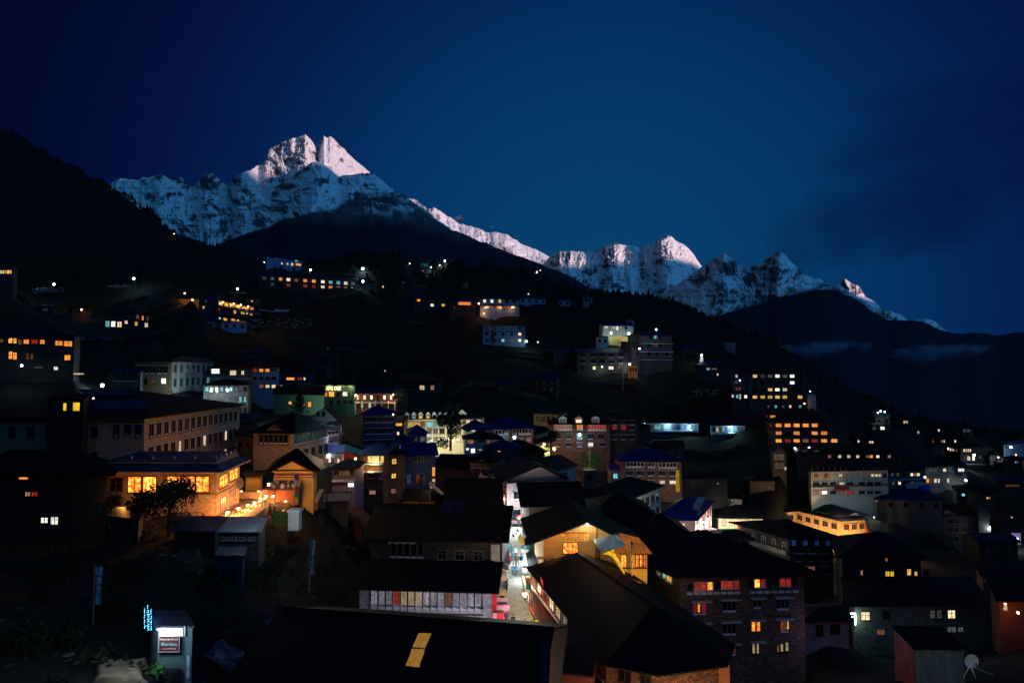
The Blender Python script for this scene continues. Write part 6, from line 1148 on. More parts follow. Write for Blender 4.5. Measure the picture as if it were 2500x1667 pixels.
lamp(656,1182,92,'n',60,'white street lamp with a curved arm over the mani stones',.16); m = MB(); a = P(672,1186,90); m.bar((0,0,0), (0,0,-6), .07); m.bar((0,0,0), (-.4,0,.25), .05); m.bar((-.4,0,.25), (-.85,0,.2), .04); tag(m.obj('lamp_post', iron, None, a), 'slim dark lamp post with a curved arm before the mani stones', 'lamp post')
root = empty('mani_wall', P(690,1216,98)); tag(root, 'sloping pile of carved mani slabs above a dark red wall', 'mani wall'); m = MB(); m.box((-3.0,0,-1),(2.2,1.5,1.2)); m.obj('wall', ST['redbrown'], root)
m = MB(); m.poly([(-3.0,-.1,1.2),(2.6,-.1,1.2),(1.9,3,2.9),(-1.6,3,2.9)]); m.obj('slope', ST['grey'], root); rnd = random.Random(4); carved = m_plain('carved_slab', (.30,.24,.18), scale=6, bmp=.8)
for i in range(26):
    x = rnd.uniform(-2.3, 2.1); t = rnd.random(); mm = MB(); w_, h_ = rnd.uniform(.25, .5), rnd.uniform(.3, .6); mm.box((-w_/2,-.05,0),(w_/2,.05,h_)); mm.obj('slab', carved, root, (x*(1-.2*t), .05+2.8*t, 1.2+1.6*t), (-.5, rnd.uniform(-.3,.3), rnd.uniform(-.2,.2)))
root = empty('chorten', P(720,1276,84)); tag(root, 'small white square chorten on the dark lawn below the court', 'chorten'); m = MB(); m.box((-.65,-.65,-.8),(.65,.65,1.45)); m.obj('body', ST['white'], root); m = MB(); m.box((-.82,-.82,1.45),(.82,.82,1.62)); m.box((-.7,-.7,1.62),(.7,.7,1.72)); m.obj('cap', ST['white'], root)
light(P(712,1262,79)+Vector((0,0,1)), 60, (.9,1,.85), .2)
def flagpole(x, y, d, h, label, cols, r=.06):
    root = empty('prayer_flag_pole', P(x, y, d)); tag(root, label, 'prayer flag'); m = MB(); m.bar((0,0,-1),(0,0,h), r, r2=r*.6); m.obj('pole', wood, root); rnd = random.Random(x)
    for k, cc in enumerate(cols):
        z0 = h*(.96-.8*k/len(cols)); z1 = z0-h*.8/len(cols); mm = MB(); pts0 = [(.08+.5*j/5, .06*math.sin(j*1.7+k)) for j in range(6)]
        for j in range(5): mm.poly([(pts0[j][0], pts0[j][1], z1+rnd.uniform(-.1,.1)), (pts0[j+1][0], pts0[j+1][1], z1+rnd.uniform(-.1,.1)), (pts0[j+1][0], pts0[j+1][1], z0-.05), (pts0[j][0], pts0[j][1], z0-.05)])
        mm.obj('flag', m_plain('flag_%d%d%d' % tuple(int(c*100) for c in cc), cc), root)
flagpole(717,1242,86,4.6,'prayer flag pole rising behind the white chorten',((.03,.06,.2),(.3,.3,.3),(.25,.03,.02),(.02,.18,.05),(.5,.4,.03)))
flagpole(755,1418,70,4.4,'pale tattered prayer flag pole on the dark slope below the court',((.3,.3,.32),)*4)
flagpole(228,1492,50,3.4,'bluish prayer flag strip hanging in the dark at the left',((.2,.3,.4),)*4)  # blue light on pale cloth put into the flag colour
b = bd('tin_shed', 'stone shed with a pale blue corrugated tin roof below the court', (531,1298,72), (632,1298), 4.6, 2.8, 'dark', ('shed',.45,.25,'steel'), [(0,'.. ..',dict(top=.7,w=.9,h=.35,fc='g'))], back=-12, found=3)
light(P(600,1285,70)+Vector((0,0,2.2)), 60, (.75,.9,1), .3)
b = bd('tin_shed', 'low shed with a purple brown tin roof below the gold windows', (428,1296,71), (526,1298), 4.4, 2.5, 'black', ('shed',.5,.25,'greyblue'), back=-10)
b = bd('shed', 'dark flat roofed store among the shrubs left of the purple brown roof', (268,1262,74), (338,1268), 5, 2.6, 'dark', ('flat',.15,.3,'dark'))
b = bd('shed', 'small blue shed with an open doorway below the tin roofed shed', (529,1364,66), (592,1364), 3, 2.4, 'blue', ('flat',.4,.2,'greyblue'), [(0,'. .',dict(w=.6,h=1.2))])
leafy('tree', 'broad dark tree hiding the lower museum wall', P(412,1292,76), 5.4, 3.0, 41, 2600, (.010,.013,.006), leaf=.2)
leafy('tree', 'smaller dark tree left of the museum windows', P(352,1290,77), 4.2, 1.9, 42, 1200, (.010,.013,.006), leaf=.2)
leafy('bush', 'shrub catching orange light below the dark museum tree', P(445,1300,74), 2.0, 1.8, 43, 600, (.05,.04,.02), trunk=False, cat='bush', leaf=.15)
leafy('tree', 'tall thin trees catching orange light beside the black roofed house', P(262,1320,77), 5.6, 1.7, 44, 1500, (.10,.065,.02), leaf=.16); light(P(300,1235,80)+Vector((0,0,.5)), 90, 'o', .3)  # orange lamplight put into the brownish leaf colour, with a bare light added
leafy('bush', 'green lamplit bushes below the court steps', P(690,1276,84), 1.5, 1.9, 45, 1100, (.05,.12,.03), trunk=False, cat='bush', leaf=.13)
leafy('bush', 'red flowered bush at the right end of the pale tin roof', P(648,1290,78), 1.6, .8, 46, 300, (.25,.04,.02), trunk=False, cat='bush', leaf=.12)
leafy('bush', 'pale dry shrub on the dark slope left of the tin roofed shed', P(465,1402,62), 2.2, 1.3, 47, 500, (.09,.09,.08), trunk=False, cat='bush', leaf=.14)
b = bd('hut', 'rounded low hut in the dark yard right of the chorten', (795,1226,104), (850,1224), 4, 2.6, 'brown', ('gable',.9,.4,'greyblue')); 
low_wall(775,1245,790,1215,-20,1.2,.5,ST['brown'],'rough stone wall climbing beside the yard hut')
# ================================================================ lane end and the roofs round the street
ZS = -29.8
A_ = P(1238,1178,134); B_ = A_+Vector((12.2,3.4,0)); b = Bld('lane_house', 'white stone house closing the lane with a pink gable and lit side wall', quad(A_, B_, 12.4, back=-15), A_.z, 8.6, ST['pink']); b.roof('gable', 3.0, 1.1, 'dark', axis=1)
b.rows(3, ['....','....'], hs=3.4, top=1.9, w=-.45, h=2.2, style='t', fc='r', m0=.4, m1=.4); b.rows(0, ['.  .','.  .'], hs=3.6, top=2.6, w=1.1, h=1.7, style='t', fc='d'); b.band(0, .05, .3, RF['dark'], out=1.0, name='ledge'); b.done()
b = bd('white_house', 'white house with tall dark windows behind the pink gable', (1352,1150,150), (1404,1138), 9, 9, 'pale', ('gable',2.2,.7,'dark'), [(0,['.. ','...'],dict(hs=3.2,top=1.8,w=1.3,h=1.7,style='t'))]); light(P(1392,1190,140), 30, (.8,.85,1), .4)
b = bd('stone_house', 'brownish stone house with a small pediment left behind the lane house', (1147,1129,160), (1201,1131), 12, 9, 'brown', ('hip',2.6,1.0,'black'), [(0,['..','..'],dict(hs=3.2,top=2.3,w=1.4,h=1.9,style='t'))]); b.pediment(0, .55, 3.6, .9, ST['grey'], .5); light(P(1165,1180,146), 60, 'n', .4)
b = bd('house', 'dark roofed house on the slope behind the lane house', (1215,1106,178), (1330,1104), 10, 7, 'dark', ('hip',2.6,1.0,'black'), [(0,'. . . .')])
b = bd('house', 'house right of the lane under dark sheets and a dull teal tin roof', (1292,1238,112), (1405,1236), 11, 7.5, 'brown', ('gable',3.0,1.6,'black'))
sheet(b, [(1338,1182),(1392,1194),(1400,1222),(1352,1212)], RF['steel'], 'roof_sheet', .25); sheet(b, [(1395,1190),(1420,1200),(1432,1226),(1404,1222)], RF['steel'], 'roof_sheet', .28); spotl(P(1380,1185,100)+Vector((0,0,5)), P(1385,1203,107), 150, (.6,1,.85), 50)
b = bd('house', 'low black roofed house behind the bakery gable', (1450,1262,118), (1592,1262), 12, 6, 'dark', ('hip',3.0,1.0,'black')); b.pediment(0, .1, 5, 1.3, ST['grey'], .4)
b = bd('house', 'black roofed house with one pale skylight right of the bakery', (1580,1335,104), (1700,1335), 16, 7, 'dark', ('hip',3.2,1.2,'black')); sheet(b, [(1568,1310),(1580,1318),(1592,1312),(1580,1305)], m_plain('skylight_dull', (.5,.42,.28)), 'skylight', .2); spotl(P(1580,1300,96)+Vector((0,0,3)), P(1580,1311,104), 30, 'n', 40)
b = bd('house', 'small black roofed house in front of the market lane', (1744,1313,148), (1812,1313), 6, 6, 'dark', ('hip',.9,1.0,'black'))
b = bd('house', 'long black roofed house across the lane from the stone row', (1100,1239,110), (1212,1240), 12, 6, 'dark', ('gable',3.6,1.2,'black'), back=-3)
b = bd('house', 'house under a rusty red roof left of the lane', (1066,1204,122), (1146,1207), 10, 6, 'dark', ('gable',3.2,.8,'rust')); light(P(1105,1180,108)+Vector((0,0,6)), 50, 'r', .4)
b = bd('house', 'dark lean-to with amber lit doorways below the stone tower', (985,1222,118), (1062,1222), 5, 3, 'ochre', ('shed',1.0,.6,'black'), [(0,'q  .  ',dict(w=1.2,h=1.4,top=1.2))]); light(P(1000,1232,112), 25, 'o', .2)
b = bd('house', 'rust sheeted shed at the left end of the long black roofs', (882,1290,104), (925,1282), 6, 3.5, 'redbrown', ('shed',1.8,.3,'rust'))
m = MB(); pts = [P(1050,1174,112), P(1083,1203,106), P(1078,1207,106.3), P(1046,1181,112.4)]; c0 = pts[0]; m.poly([p-c0 for p in pts]); m.poly([p-c0-Vector((0,.02,.08)) for p in pts][::-1]); m.bar((0,0,-.1),(0,0,-3), .05); tag(m.obj('solar_panel', RF['steel'], None, c0), 'pale blue edged solar panel tilted above the dark roofs', 'solar panel')
m = MB(); pts = [P(1145,1189,118), P(1226,1208,112), P(1222,1214,111.6), P(1195,1211,113)]; c0 = pts[0]; m.poly([p-c0 for p in pts]); m.poly([p-c0-Vector((0,0,.08)) for p in pts][::-1]); tag(m.obj('metal_sheet', RF['steel'], None, c0), 'pale bent metal sheet over the lane roofs', 'metal sheet'); light(P(1190,1180,108)+Vector((0,0,3)), 25, 'w', .3)
# stone row at the left of the street
b = bd('row_house', 'dark stone house under a huge black roof with a framed solar sheet', (905,1318,95), (1226,1325), 12, 6, 'dark', ('gable',3.7,1.0,'black'), found=3)
sheet(b, [(1063,1273),(1123,1290),(1139,1222),(1085,1218)], RF['navy'], 'solar_sheet', .3); b.win(0, .28, 1.4, 4.8, 2.0, '.', 'b', 'd')
for t in (.16,.215,.27,.325): q = b.wallpt(0, t, .28, .05); mm = MB(); mm.box((-.48,-.05,-.14),(.48,0,.14)); mm.obj('white_panel', panel_white, b.root, q)
for t in (.55,.68,.82): b.win(0, t, 1.8, 1.3, 1.3, '.', 'p', 'g')
q = b.wallpt(0, .95, 1.5, .06); mm = MB()
for i in range(13): mm.box((-.6,-.05,-1.3+i*.2),(.6,0,-1.13+i*.2))
mm.obj('clapboard', m_plain('clapboard_white', (.35,.37,.45)), b.root, q); light(P(1000,1350,84), 16, (.5,.6,1), .3); light(P(1213,1362,86), 6, (1,.2,.15), .1)
b = bd('row_house', 'whitewashed stone house with fifteen curtained panes in one long band', (878,1440,75), (1200,1449), 8, 5.4, 'wht', ('gable',2.1,.9,'black'), found=3)
for i, c in enumerate('kkkRKKKkkkqkkkk'):
    x0 = 905+i*18.1; yb = 1486+i*.35; pw(b, 0, x0+1.2, 1441, x0+16.6, yb-11, c, 'none', 'g' if i % 3 else 'w'); q = hit(b, 0, x0+9, yb-4, .06)[0]; mm = cached('wp', lambda: (lambda z: (z.box((-.34,-.04,-.17),(.34,0,.17)), z.mesh('white_panel', panel_white))[1])(MB())); link('white_panel', mm, b.root, q)
b.band(0, 2.35, .12, wood_dark, .06, .94, .14, 'sill'); b.band(0, 1.62, .10, wood_dark, .06, .94, .10, 'rail')
for i in range(16): q = hit(b, 0, 905+i*18.1-.4, 1465, .06)[0]; mm = cached('mull', lambda: (lambda z: (z.box((-.04,-.05,-1.15),(.04,0,1.1)), z.mesh('mullion', wood_dark))[1])(MB())); link('mullion', mm, b.root, q)
b.band(0, 4.4, .14, ST['black'], .78, .98, .35, 'shelf')
light(P(1130,1560,70)+Vector((0,-.5,0)), 110, (.92,.86,1), .3); light(P(985,1545,68)+Vector((0,0,0)), 60, (.92,.86,1), .3)
# near roof at the bottom with lit roof lights
rl, rr_ = P(690,1486,55.2), P(1351,1537,50.8); rr_.z = rl.z; u = (rr_-rl).normalized(); n = Vector((-u.y, u.x, 0)); A_ = rl-n*9.5; B_ = rr_-n*9.5
b = Bld('near_house', 'near black corrugated roof with two amber roof lights at the bottom of the view', quad(A_, B_, 19), rl.z-3.2, 5, ST['dark']); b.roof('gable', 3.2, .1, 'black'); b.done()
def _sk(t, bs, o):
    uv = N(t, 'ShaderNodeTexCoord').outputs['Object']; mp_ = N(t, 'ShaderNodeMapping'); mp_.inputs['Rotation'].default_value = (0, 0, R(12)); L(t, uv, mp_.inputs[0])
    wv = N(t, 'ShaderNodeTexWave', wave_type='BANDS', bands_direction='X'); wv.inputs['Scale'].default_value = 2.6; wv.inputs['Distortion'].default_value = .25; L(t, mp_.outputs[0], wv.inputs['Vector'])
    k = mrange(t, wv.outputs[0], .1, .7, .12, 1.0); k2 = mrange(t, noise(t, 3, 5), .3, .7, .6, 1.15); mm = N(t, 'ShaderNodeMath', operation='MULTIPLY'); L(t, k, mm.inputs[0]); L(t, k2, mm.inputs[1])
    m3 = N(t, 'ShaderNodeMath', operation='MULTIPLY'); L(t, mm.outputs[0], m3.inputs[0]); m3.inputs[1].default_value = .52
    bs.inputs['Emission Color'].default_value = (1., .44, .08, 1); L(t, m3.outputs[0], bs.inputs['Emission Strength']); bs.inputs['Base Color'].default_value = (.1,.07,.03,1)
skm = mat('roof_light_amber', _sk)
sheet(b, [(1022,1544),(1054,1545),(1038,1580),(1008,1577)], skm, 'roof_light', .2); sheet(b, [(1006,1582),(1037,1584),(1023,1627),(991,1623)], skm, 'roof_light', .2)
sheet(b, [(1322,1560),(1346,1545),(1340,1680),(1316,1680)], m_plain('tarp_dark_blue', (.005,.012,.04), .5), 'tarpaulin', .18)
light(P(1180,1520,56)+Vector((0,-1,2)), 14, (.5,1,.9), .3)
b = bd('shed', 'low rusty roofed shed wedged at the foot of the long street house', (1352,1640,56), (1440,1650), 8, 3, 'redbrown', ('shed',1.2,.3,'rust')); light(P(1400,1640,50)+Vector((0,0,2)), 6, 'r', .2)
# ================================================================ bakery
def _side(t, bs, o):
    uv = N(t, 'ShaderNodeUVMap').outputs[0]; sep_ = N(t, 'ShaderNodeSeparateXYZ'); L(t, uv, sep_.inputs[0]); fr2 = N(t, 'ShaderNodeMath', operation='MULTIPLY'); L(t, sep_.outputs[1], fr2.inputs[0]); fr2.inputs[1].default_value = 4.6
    f3 = N(t, 'ShaderNodeMath', operation='FRACT'); L(t, fr2.outputs[0], f3.inputs[0]); bump(t, bs, f3.outputs[0], 1.0, .12)
    sx = N(t, 'ShaderNodeMapping'); sx.inputs['Scale'].default_value = (.4, 5, 1); L(t, uv, sx.inputs[0])
    c = mixc(t, mrange(t, noise(t, 1, 4, sx.outputs[0]), .3, .7), (.34,.22,.09), (.50,.36,.17)); L(t, mixc(t, mrange(t, f3.outputs[0], .0, .16, .75, 0), c, (.04,.025,.01)), bs.inputs['Base Color'])
siding = mat('siding_tan', _side)
zl, zr, za = P(1327,1313,85).z, P(1579,1345,85).z, P(1433,1274,85).z
A_ = P(1327,1313,85); B_ = Vector((P(1579,1313,85).x, A_.y, A_.z)); b = Bld('bakery', 'tan boarded bakery gable with a yellow sign and a glaring lamp at its peak', quad(A_, B_, 13, back=-3), zr, 7, siding)
f = b.f; ax = P(1433,1274,85).x-b.root.location.x; H = b.h; hl = H+zl-zr; ha = H+za-zr; up = lambda p, z: Vector((p.x, p.y, z))
b.wallm.poly([up(f[0], H), up(f[1], H), Vector((ax, f[0].y, ha)), up(f[0], hl)]); b.wallm.poly([up(f[3], H), up(f[0], H), up(f[0], hl), up(f[3], hl)]); b.done()
bk = f[3]-f[0]; m = MB(); o_ = Vector((0,-.9,0)); Lp = f[0]+Vector((-1.9,0,0)); Rp = f[1]+Vector((1.1,0,0)); sl = (ha-hl)/(ax); sr = (ha-H)/(f[1].x-ax)
Le = up(Lp, hl-1.9*sl)+o_; Re = up(Rp, H-1.1*sr)+o_; Ap = Vector((ax, 0, ha))+o_
for q in ([Le, Ap, Ap+bk*1.12, Le+bk*1.12], [Ap, Re, Re+bk*1.12, Ap+bk*1.12]):
    t = Vector((0,0,.16)); m.poly([v+t for v in q]); m.poly(q[::-1])
    for i in range(4): j = (i+1) % 4; m.poly([q[i], q[j], q[j]+t, q[i]+t])
m.bar(Ap+Vector((0,0,.2)), Ap+bk*1.1+Vector((0,0,.2)), .12); m.obj('roof', RF['black'], b.root)
pw(b, 0, 1374, 1324, 1411, 1351, 'O', 'p', 'd')
bdz, cc = wallboard(b, 0, 1371, 1303, 1437, 1320, m_plain('sign_yellow', (.75,.50,.03), var=.1), 'shop_sign', .12); c0, c1, c2, c3 = cc
top, cc2 = wallboard(b, 0, 1371, 1298, 1437, 1303.5, m_plain('sign_gold', (.60,.36,.08), var=.1), 'sign_board', .12)
lr = m_plain('letters_dark_red', (.10,.008,.008)); 
q, _, _ = hit(b, 0, 1404, 1301, .16); lettering('HERMANN HELMERS', .34, lr, top, q, 0, w=3.25, bold=.012)
q, _, _ = hit(b, 0, 1405, 1305.6, .16); lettering('Bäckerei und Konditorei', .22, lr, bdz, q, 0, w=2.45, bold=.004)
for i in range(7):
    q, _, _ = hit(b, 0, 1376.5+i*9.3, 1313.5, .15); mm = MB(); mm.box((-.19,-.02,-.27),(.19,.0,.27), 0); rn_ = random.Random(i)
    for k in range(4): mm.ball((rn_.uniform(-.1,.1), -.03, rn_.uniform(-.17,.17)), rn_.uniform(.04,.08), 1)
    mm.obj('cake_picture', [m_plain('picture_brown', (.28,.10,.05)), m_plain('picture_cream', (.6,.42,.3))], bdz, q)
m = MB(); q0 = hit(b, 0, 1457, 1284, .1)[0]; q1 = hit(b, 0, 1457, 1372, .1)[0]; m.bar(q0, q1, .07); m.obj('downpipe', m_plain('pipe_brown', (.12,.07,.03)), b.root)
m = MB(); q0 = hit(b, 0, 1453, 1330, .07)[0]; q1 = hit(b, 0, 1466, 1372, .07)[0]; m.box((q0.x, q0.y-.03, q1.z), (q1.x, q0.y+.02, q0.z)); m.obj('door', m_plain('door_dark', (.05,.02,.015)), b.root)
lamp(1433,1280,83.9,'n',85,'glaring white lamp at the peak of the bakery gable',.17); spotl(P(1433,1290,81.5)+Vector((0,-1.2,.6)), P(1425,1335,85), 130, (1,.74,.36), 110); spotl(P(1350,1345,80.5), P(1345,1345,85), 150, 'o', 110); spotl(P(1440,1360,80), P(1435,1345,85), 50, 'n', 110)
# terrace before the bakery, its furniture
slab([(1308,1378),(1452,1372),(1470,1400),(1312,1405)], -24.1, .3, m_plain('terrace_green', (.03,.12,.04)), 'terrace', None, 'green floored roof terrace in front of the bakery wall', 'terrace')
for i, (x, y) in enumerate(((1324,1376),(1350,1374),(1436,1373))):
    root = empty('table', Pz(x, y, -24.1)); tag(root, ('wooden table at the left end of the bakery terrace','wooden table in the middle of the bakery terrace','white topped table right on the bakery terrace')[i], 'table'); m = MB(); m.box((-.6,-.4,.70),(.6,.4,.75)); m.obj('table_top', panel_white if i == 2 else wood, root)
    for sx in (-.5,.5):
        for sy in (-.32,.32): m = MB(); m.box((sx-.03,sy-.03,0),(sx+.03,sy+.03,.7)); m.obj('leg', wood_dark, root)
for i, (x, y) in enumerate(((1338,1376),(1360,1375),(1364,1379))):
    root = empty('chair', Pz(x, y, -24.1), i*1.3); tag(root, ('chair left of the middle terrace table','chair right of the middle terrace table','red draped chair nearest the bakery terrace edge')[i], 'chair'); m = MB(); m.box((-.22,-.22,.42),(.22,.22,.46)); m.obj('seat', wood if i < 2 else ST['red'], root); m = MB(); m.box((-.22,.18,.46),(.22,.22,.9)); m.obj('backrest', wood if i < 2 else ST['red'], root)
    for sx in (-.2,.2):
        for sy in (-.2,.2): m = MB(); m.box((sx-.02,sy-.02,0),(sx+.02,sy+.02,.42)); m.obj('leg', wood_dark, root)
# glass house and canopy on the bakery's right
ply = m_plain('plywood', (.50,.30,.06), var=.2, scale=3)
b = bd('glass_house', 'boarded room with amber lit windows under a glowing brown glazed roof', (1512,1351,81), (1580,1351), 5, 4.2, ply, ('flat',.05,.1,'dark'), found=4)
pws(b, 0, [(1516,1353,1530,1385,'O'),(1552,1353,1560,1384,'o'),(1561,1353,1569,1384,'O'),(1570,1353,1577,1384,'o')], 'p', 'r'); b.band(0, 1.75, .12, wood_dark, out=.12)
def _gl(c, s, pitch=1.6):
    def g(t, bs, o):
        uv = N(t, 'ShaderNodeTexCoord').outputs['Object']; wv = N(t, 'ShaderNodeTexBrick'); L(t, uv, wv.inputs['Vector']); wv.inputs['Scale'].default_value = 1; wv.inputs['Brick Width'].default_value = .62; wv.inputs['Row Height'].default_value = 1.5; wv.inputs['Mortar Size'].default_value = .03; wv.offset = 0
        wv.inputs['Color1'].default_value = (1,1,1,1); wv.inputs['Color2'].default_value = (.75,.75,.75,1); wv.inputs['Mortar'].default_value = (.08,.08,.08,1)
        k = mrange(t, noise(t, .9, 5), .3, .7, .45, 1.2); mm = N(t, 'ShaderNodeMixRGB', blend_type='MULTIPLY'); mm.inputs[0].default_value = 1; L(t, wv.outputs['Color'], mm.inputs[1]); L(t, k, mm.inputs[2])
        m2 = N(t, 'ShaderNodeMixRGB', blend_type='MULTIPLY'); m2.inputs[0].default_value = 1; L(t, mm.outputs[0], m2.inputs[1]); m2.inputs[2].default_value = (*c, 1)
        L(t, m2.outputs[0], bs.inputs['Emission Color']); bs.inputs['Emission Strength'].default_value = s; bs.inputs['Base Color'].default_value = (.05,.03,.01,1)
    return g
gl1 = mat('glazed_roof_glow', _gl((.9,.26,.03), .42)); gl2 = mat('canopy_glow', _gl((1.,.58,.02), 1.15))  # light from inside and beneath put into the sheets as emission
o_ = b.root.location; m = MB(); q = [P(1498,1348,80.6), P(1592,1350,80.4), P(1560,1312,84.6), P(1512,1300,84.8)]; q = [v-o_ for v in q]; m.poly(q); m.poly([v-Vector((0,0,.08)) for v in q][::-1]); m.obj('glazed_roof', gl1, b.root)
m = MB(); pr = []
for i in range(9):
    a = i/8; pr.append((P(1470+a*38, 1353-22*math.sin(a*2.2)+a*42, 80.2-a*2.2), P(1498+a*32, 1340-8*math.sin(a*2)+a*78, 82.5-a*4.0)))
root = empty('canopy', pr[0][0]); tag(root, 'curved glowing yellow canopy between the bakery door and the glass house', 'canopy')
for i in range(8): m.poly([pr[i][0]-pr[0][0], pr[i+1][0]-pr[0][0], pr[i+1][1]-pr[0][0], pr[i][1]-pr[0][0]], smooth=True)
m.obj('sheet', gl2, root)
m = MB(); pts = [P(1447,1318,81.5), P(1503,1305,82.6), P(1527,1333,80.2), P(1467,1346,79.2)]; c0 = pts[0]; t = Vector((0,0,.06)); q = [p-c0 for p in pts]; m.poly([v+t for v in q]); m.poly(q[::-1])
for i in range(4): j = (i+1) % 4; m.poly([q[i], q[j], q[j]+t, q[i]+t])
m.bar(q[1]+t*2, q[2]+t*2, .07); tag(m.obj('awning', RF['steel'], None, c0), 'pale corrugated metal awning tilted over the yellow canopy', 'awning')
root = empty('stove_pipe', P(1543,1418,79.4)); tag(root, 'tall stained stove pipe with a small cap before the glass house', 'stove pipe'); m = MB(); m.bar((0,0,-1),(0,0,4.3), .11, n=10); m.obj('pipe', m_plain('pipe_stained', (.30,.22,.16), scale=3, var=.7), root); m = MB(); m.bar((0,0,4.35),(0,0,4.6), .2, r2=.04, n=10); m.obj('cap', iron, root)
spotl(P(1560,1420,76.0), P(1548,1408,81), 300, (1,.55,.15), 110); spotl(P(1480,1300,79)+Vector((0,-1,2.5)), P(1487,1326,81), 60, (.8,1,.9), 60)
# ================================================================ long street house, right foreground
zE = P(1476,1597,58).z; F_ = [Vector((x, y, 0)) for x, y in ((7.85,58),(11.6,56.1),(17.3,57.8),(19.2,62),(12.6,86),(2.3,84.6))]
b = Bld('street_house', 'long black roofed house running down the street with a rough stone end wall', F_, zE, 5.6, ST['brick'], found=4)
r0 = Vector((13,63.5,0))-V2(b.root.location)+Vector((0,0,b.h+2.5)); r1 = Vector((7.6,82,0))-V2(b.root.location)+Vector((0,0,b.h+2.3)); cen = Vector((11,68,0))-V2(b.root.location)
E = []
for p in b.f:
    c_ = cen if p.y < 10 else Vector((7.4-7.85, 80-58, 0)); d_ = (p-c_).normalized(); E.append(up(p+d_*.8, b.h-.25))
m = MB(); t = Vector((0,0,.14))
for q in ([E[5],E[0],r0,r1],[E[0],E[1],r0],[E[1],E[2],r0],[E[2],E[3],r0],[E[3],E[4],r1,r0],[E[4],E[5],r1]):
    m.poly([v+t for v in q]); m.poly(q[::-1]); m.poly([q[0], q[1], q[1]+t, q[0]+t])
m.bar(r0+t, r1+t, .12); m.obj('roof', RF['black'], b.root); b.ridge = (r0, r1)
b.rows(5, ['py.wKky.v'], top=1.15, w=-.62, h=1.3, style='p', fc='r', m0=.4, m1=2.5); b.band(5, 2.6, .12, m_metal('awning_red', (.11,.008,.006), .6, spec=.15), .06, .96, 1.7, 'awning'); b.band(5, 2.2, .3, m_plain('ledge_lilac', (.3,.26,.32)), .02, .98, .1)
b.rows(5, ['wWwKWwk'], top=4.0, w=-.7, h=2.0, style='p', fc='w', m0=.5, m1=5)
b.win(0, .38, 1.0, 1.15, .95, '.', 'p', 'd'); b.win(0, .80, 1.05, .95, .95, '.', 'p', 'd'); b.done()
m = MB(); q = b.f[2]+Vector((.0,-.05,0)); m.box((q.x-.15, q.y-.1, 0), (q.x+.75, q.y+.3, b.h-.3)); m.obj('corner_pillar', m_plain('pillar_rust', (.30,.12,.05)), b.root)
light(Vector((14,51.0,-27.5)), 420, (1,.55,.25), .3); light(Vector((8.5,51.0,-27.5)), 170, (1,.66,.4), .3)
for i, (yy, cc_) in enumerate(((78,'w'),(72,'w'),(66,(1,.8,.9)))): q = Vector((2.3+(84.6-yy)*.2, yy, ZS+1.7)); light(q, 110, cc_, .2)
q = hit(b, 5, 1322, 1430, .35)[0]; panel(b.root, [q+Vector((-.1,.9,-.8)), q+Vector((.15,-.9,-.8)), q+Vector((.15,-.9,.8)), q+Vector((-.1,.9,.8))], m_plain('banner_crimson', (.45,.02,.03)), 'banner', .04)
# ================================================================ big brick house at the right
b = bd('brick_house', 'four storey rough brick house with red curtained windows and white hoods', (1659,1412,86), (1963,1406), 16, 14.5, 'brickg', ('hip',4.0,1.6,'black'), back=-22, found=3)
pws(b, 0, [(1694,1421,1708,1440,'r'),(1710,1421,1724,1440,'r'),(1727,1420,1740,1439,'o'),(1761,1417,1774,1437,'r'),(1776,1417,1789,1437,'r'),(1792,1416,1804,1435,'r'),(1842,1413,1855,1433,'O'),(1857,1413,1869,1433,'r'),(1904,1409,1917,1430,'r'),(1919,1409,1931,1430,'r')], 'none', 'w')
pws(b, 0, [(1677,1421,1690,1440,'.'),(1744,1418,1757,1438,'.'),(1827,1414,1839,1434,'.'),(1873,1412,1885,1432,'.'),(1888,1411,1900,1431,'.'),(1935,1409,1947,1428,'.')], 'none', 'b')
for t0, t1 in ((.05,.485),(.55,.955)):
    b.band(0, 2.15, .1, fr_blue, t0, t1, .13, 'sill'); b.band(0, .22, .1, fr_blue, t0, t1, .13, 'head'); k = round((t1-t0)*18)
    for i in range(k): q = b.wallpt(0, t0+(t1-t0)*(i+.5)/k, 1.85, .08); mm = cached('wp2', lambda: (lambda z: (z.box((-.36,-.05,-.17),(.36,0,.17)), z.mesh('white_panel', panel_white))[1])(MB())); link('white_panel', mm, b.root, q)
for (x0, x1, y0, y1, c) in ((1692,1725,1471,1500,'R'),(1764,1797,1467,1494,'.'),(1841,1857,1463,1486,'.'),(1897,1925,1462,1489,'.'),(1764,1797,1521,1550,'.'),(1700,1716,1522,1550,'.'),(1905,1926,1514,1544,'q'),(1764,1797,1575,1600,'R')): pw(b, 0, x0, y0, x1, y1, c, 't', 'b')
pws(b, 0, [(1835,1517,1844,1540,'o'),(1847,1517,1856,1540,'o'),(1836,1571,1844,1594,'K'),(1847,1571,1853,1594,'K'),(1719,1525,1724,1546,'y'),(1922,1512,1926,1536,'y'),(1704,1472,1708,1494,'y')], 'none', 'd')
pws(b, 0, [(1896,1574,1902,1592,'q'),(1905,1570,1913,1590,'K'),(1917,1567,1925,1588,'K')], 'none', 'd')
for (x0, x1, y) in ((1687,1737,1468),(1760,1808,1464),(1830,1867,1460),(1890,1936,1457),(1687,1737,1522),(1760,1808,1518),(1830,1867,1514),(1890,1936,1511),(1760,1808,1572),(1830,1867,1567)):
    q0, s0, Ln = hit(b, 0, x0, y); q1, s1, _ = hit(b, 0, x1, y); b.band(0, b.h-q0.z, .16, m_plain('hood_pale', (.30,.27,.27)), s0/Ln, s1/Ln, .55, 'window_hood')
pws(b, 3, [(1603,1390,1614,1404,'d'),(1618,1393,1626,1412,'c'),(1628,1399,1641,1420,'y')], 'p', 'w')
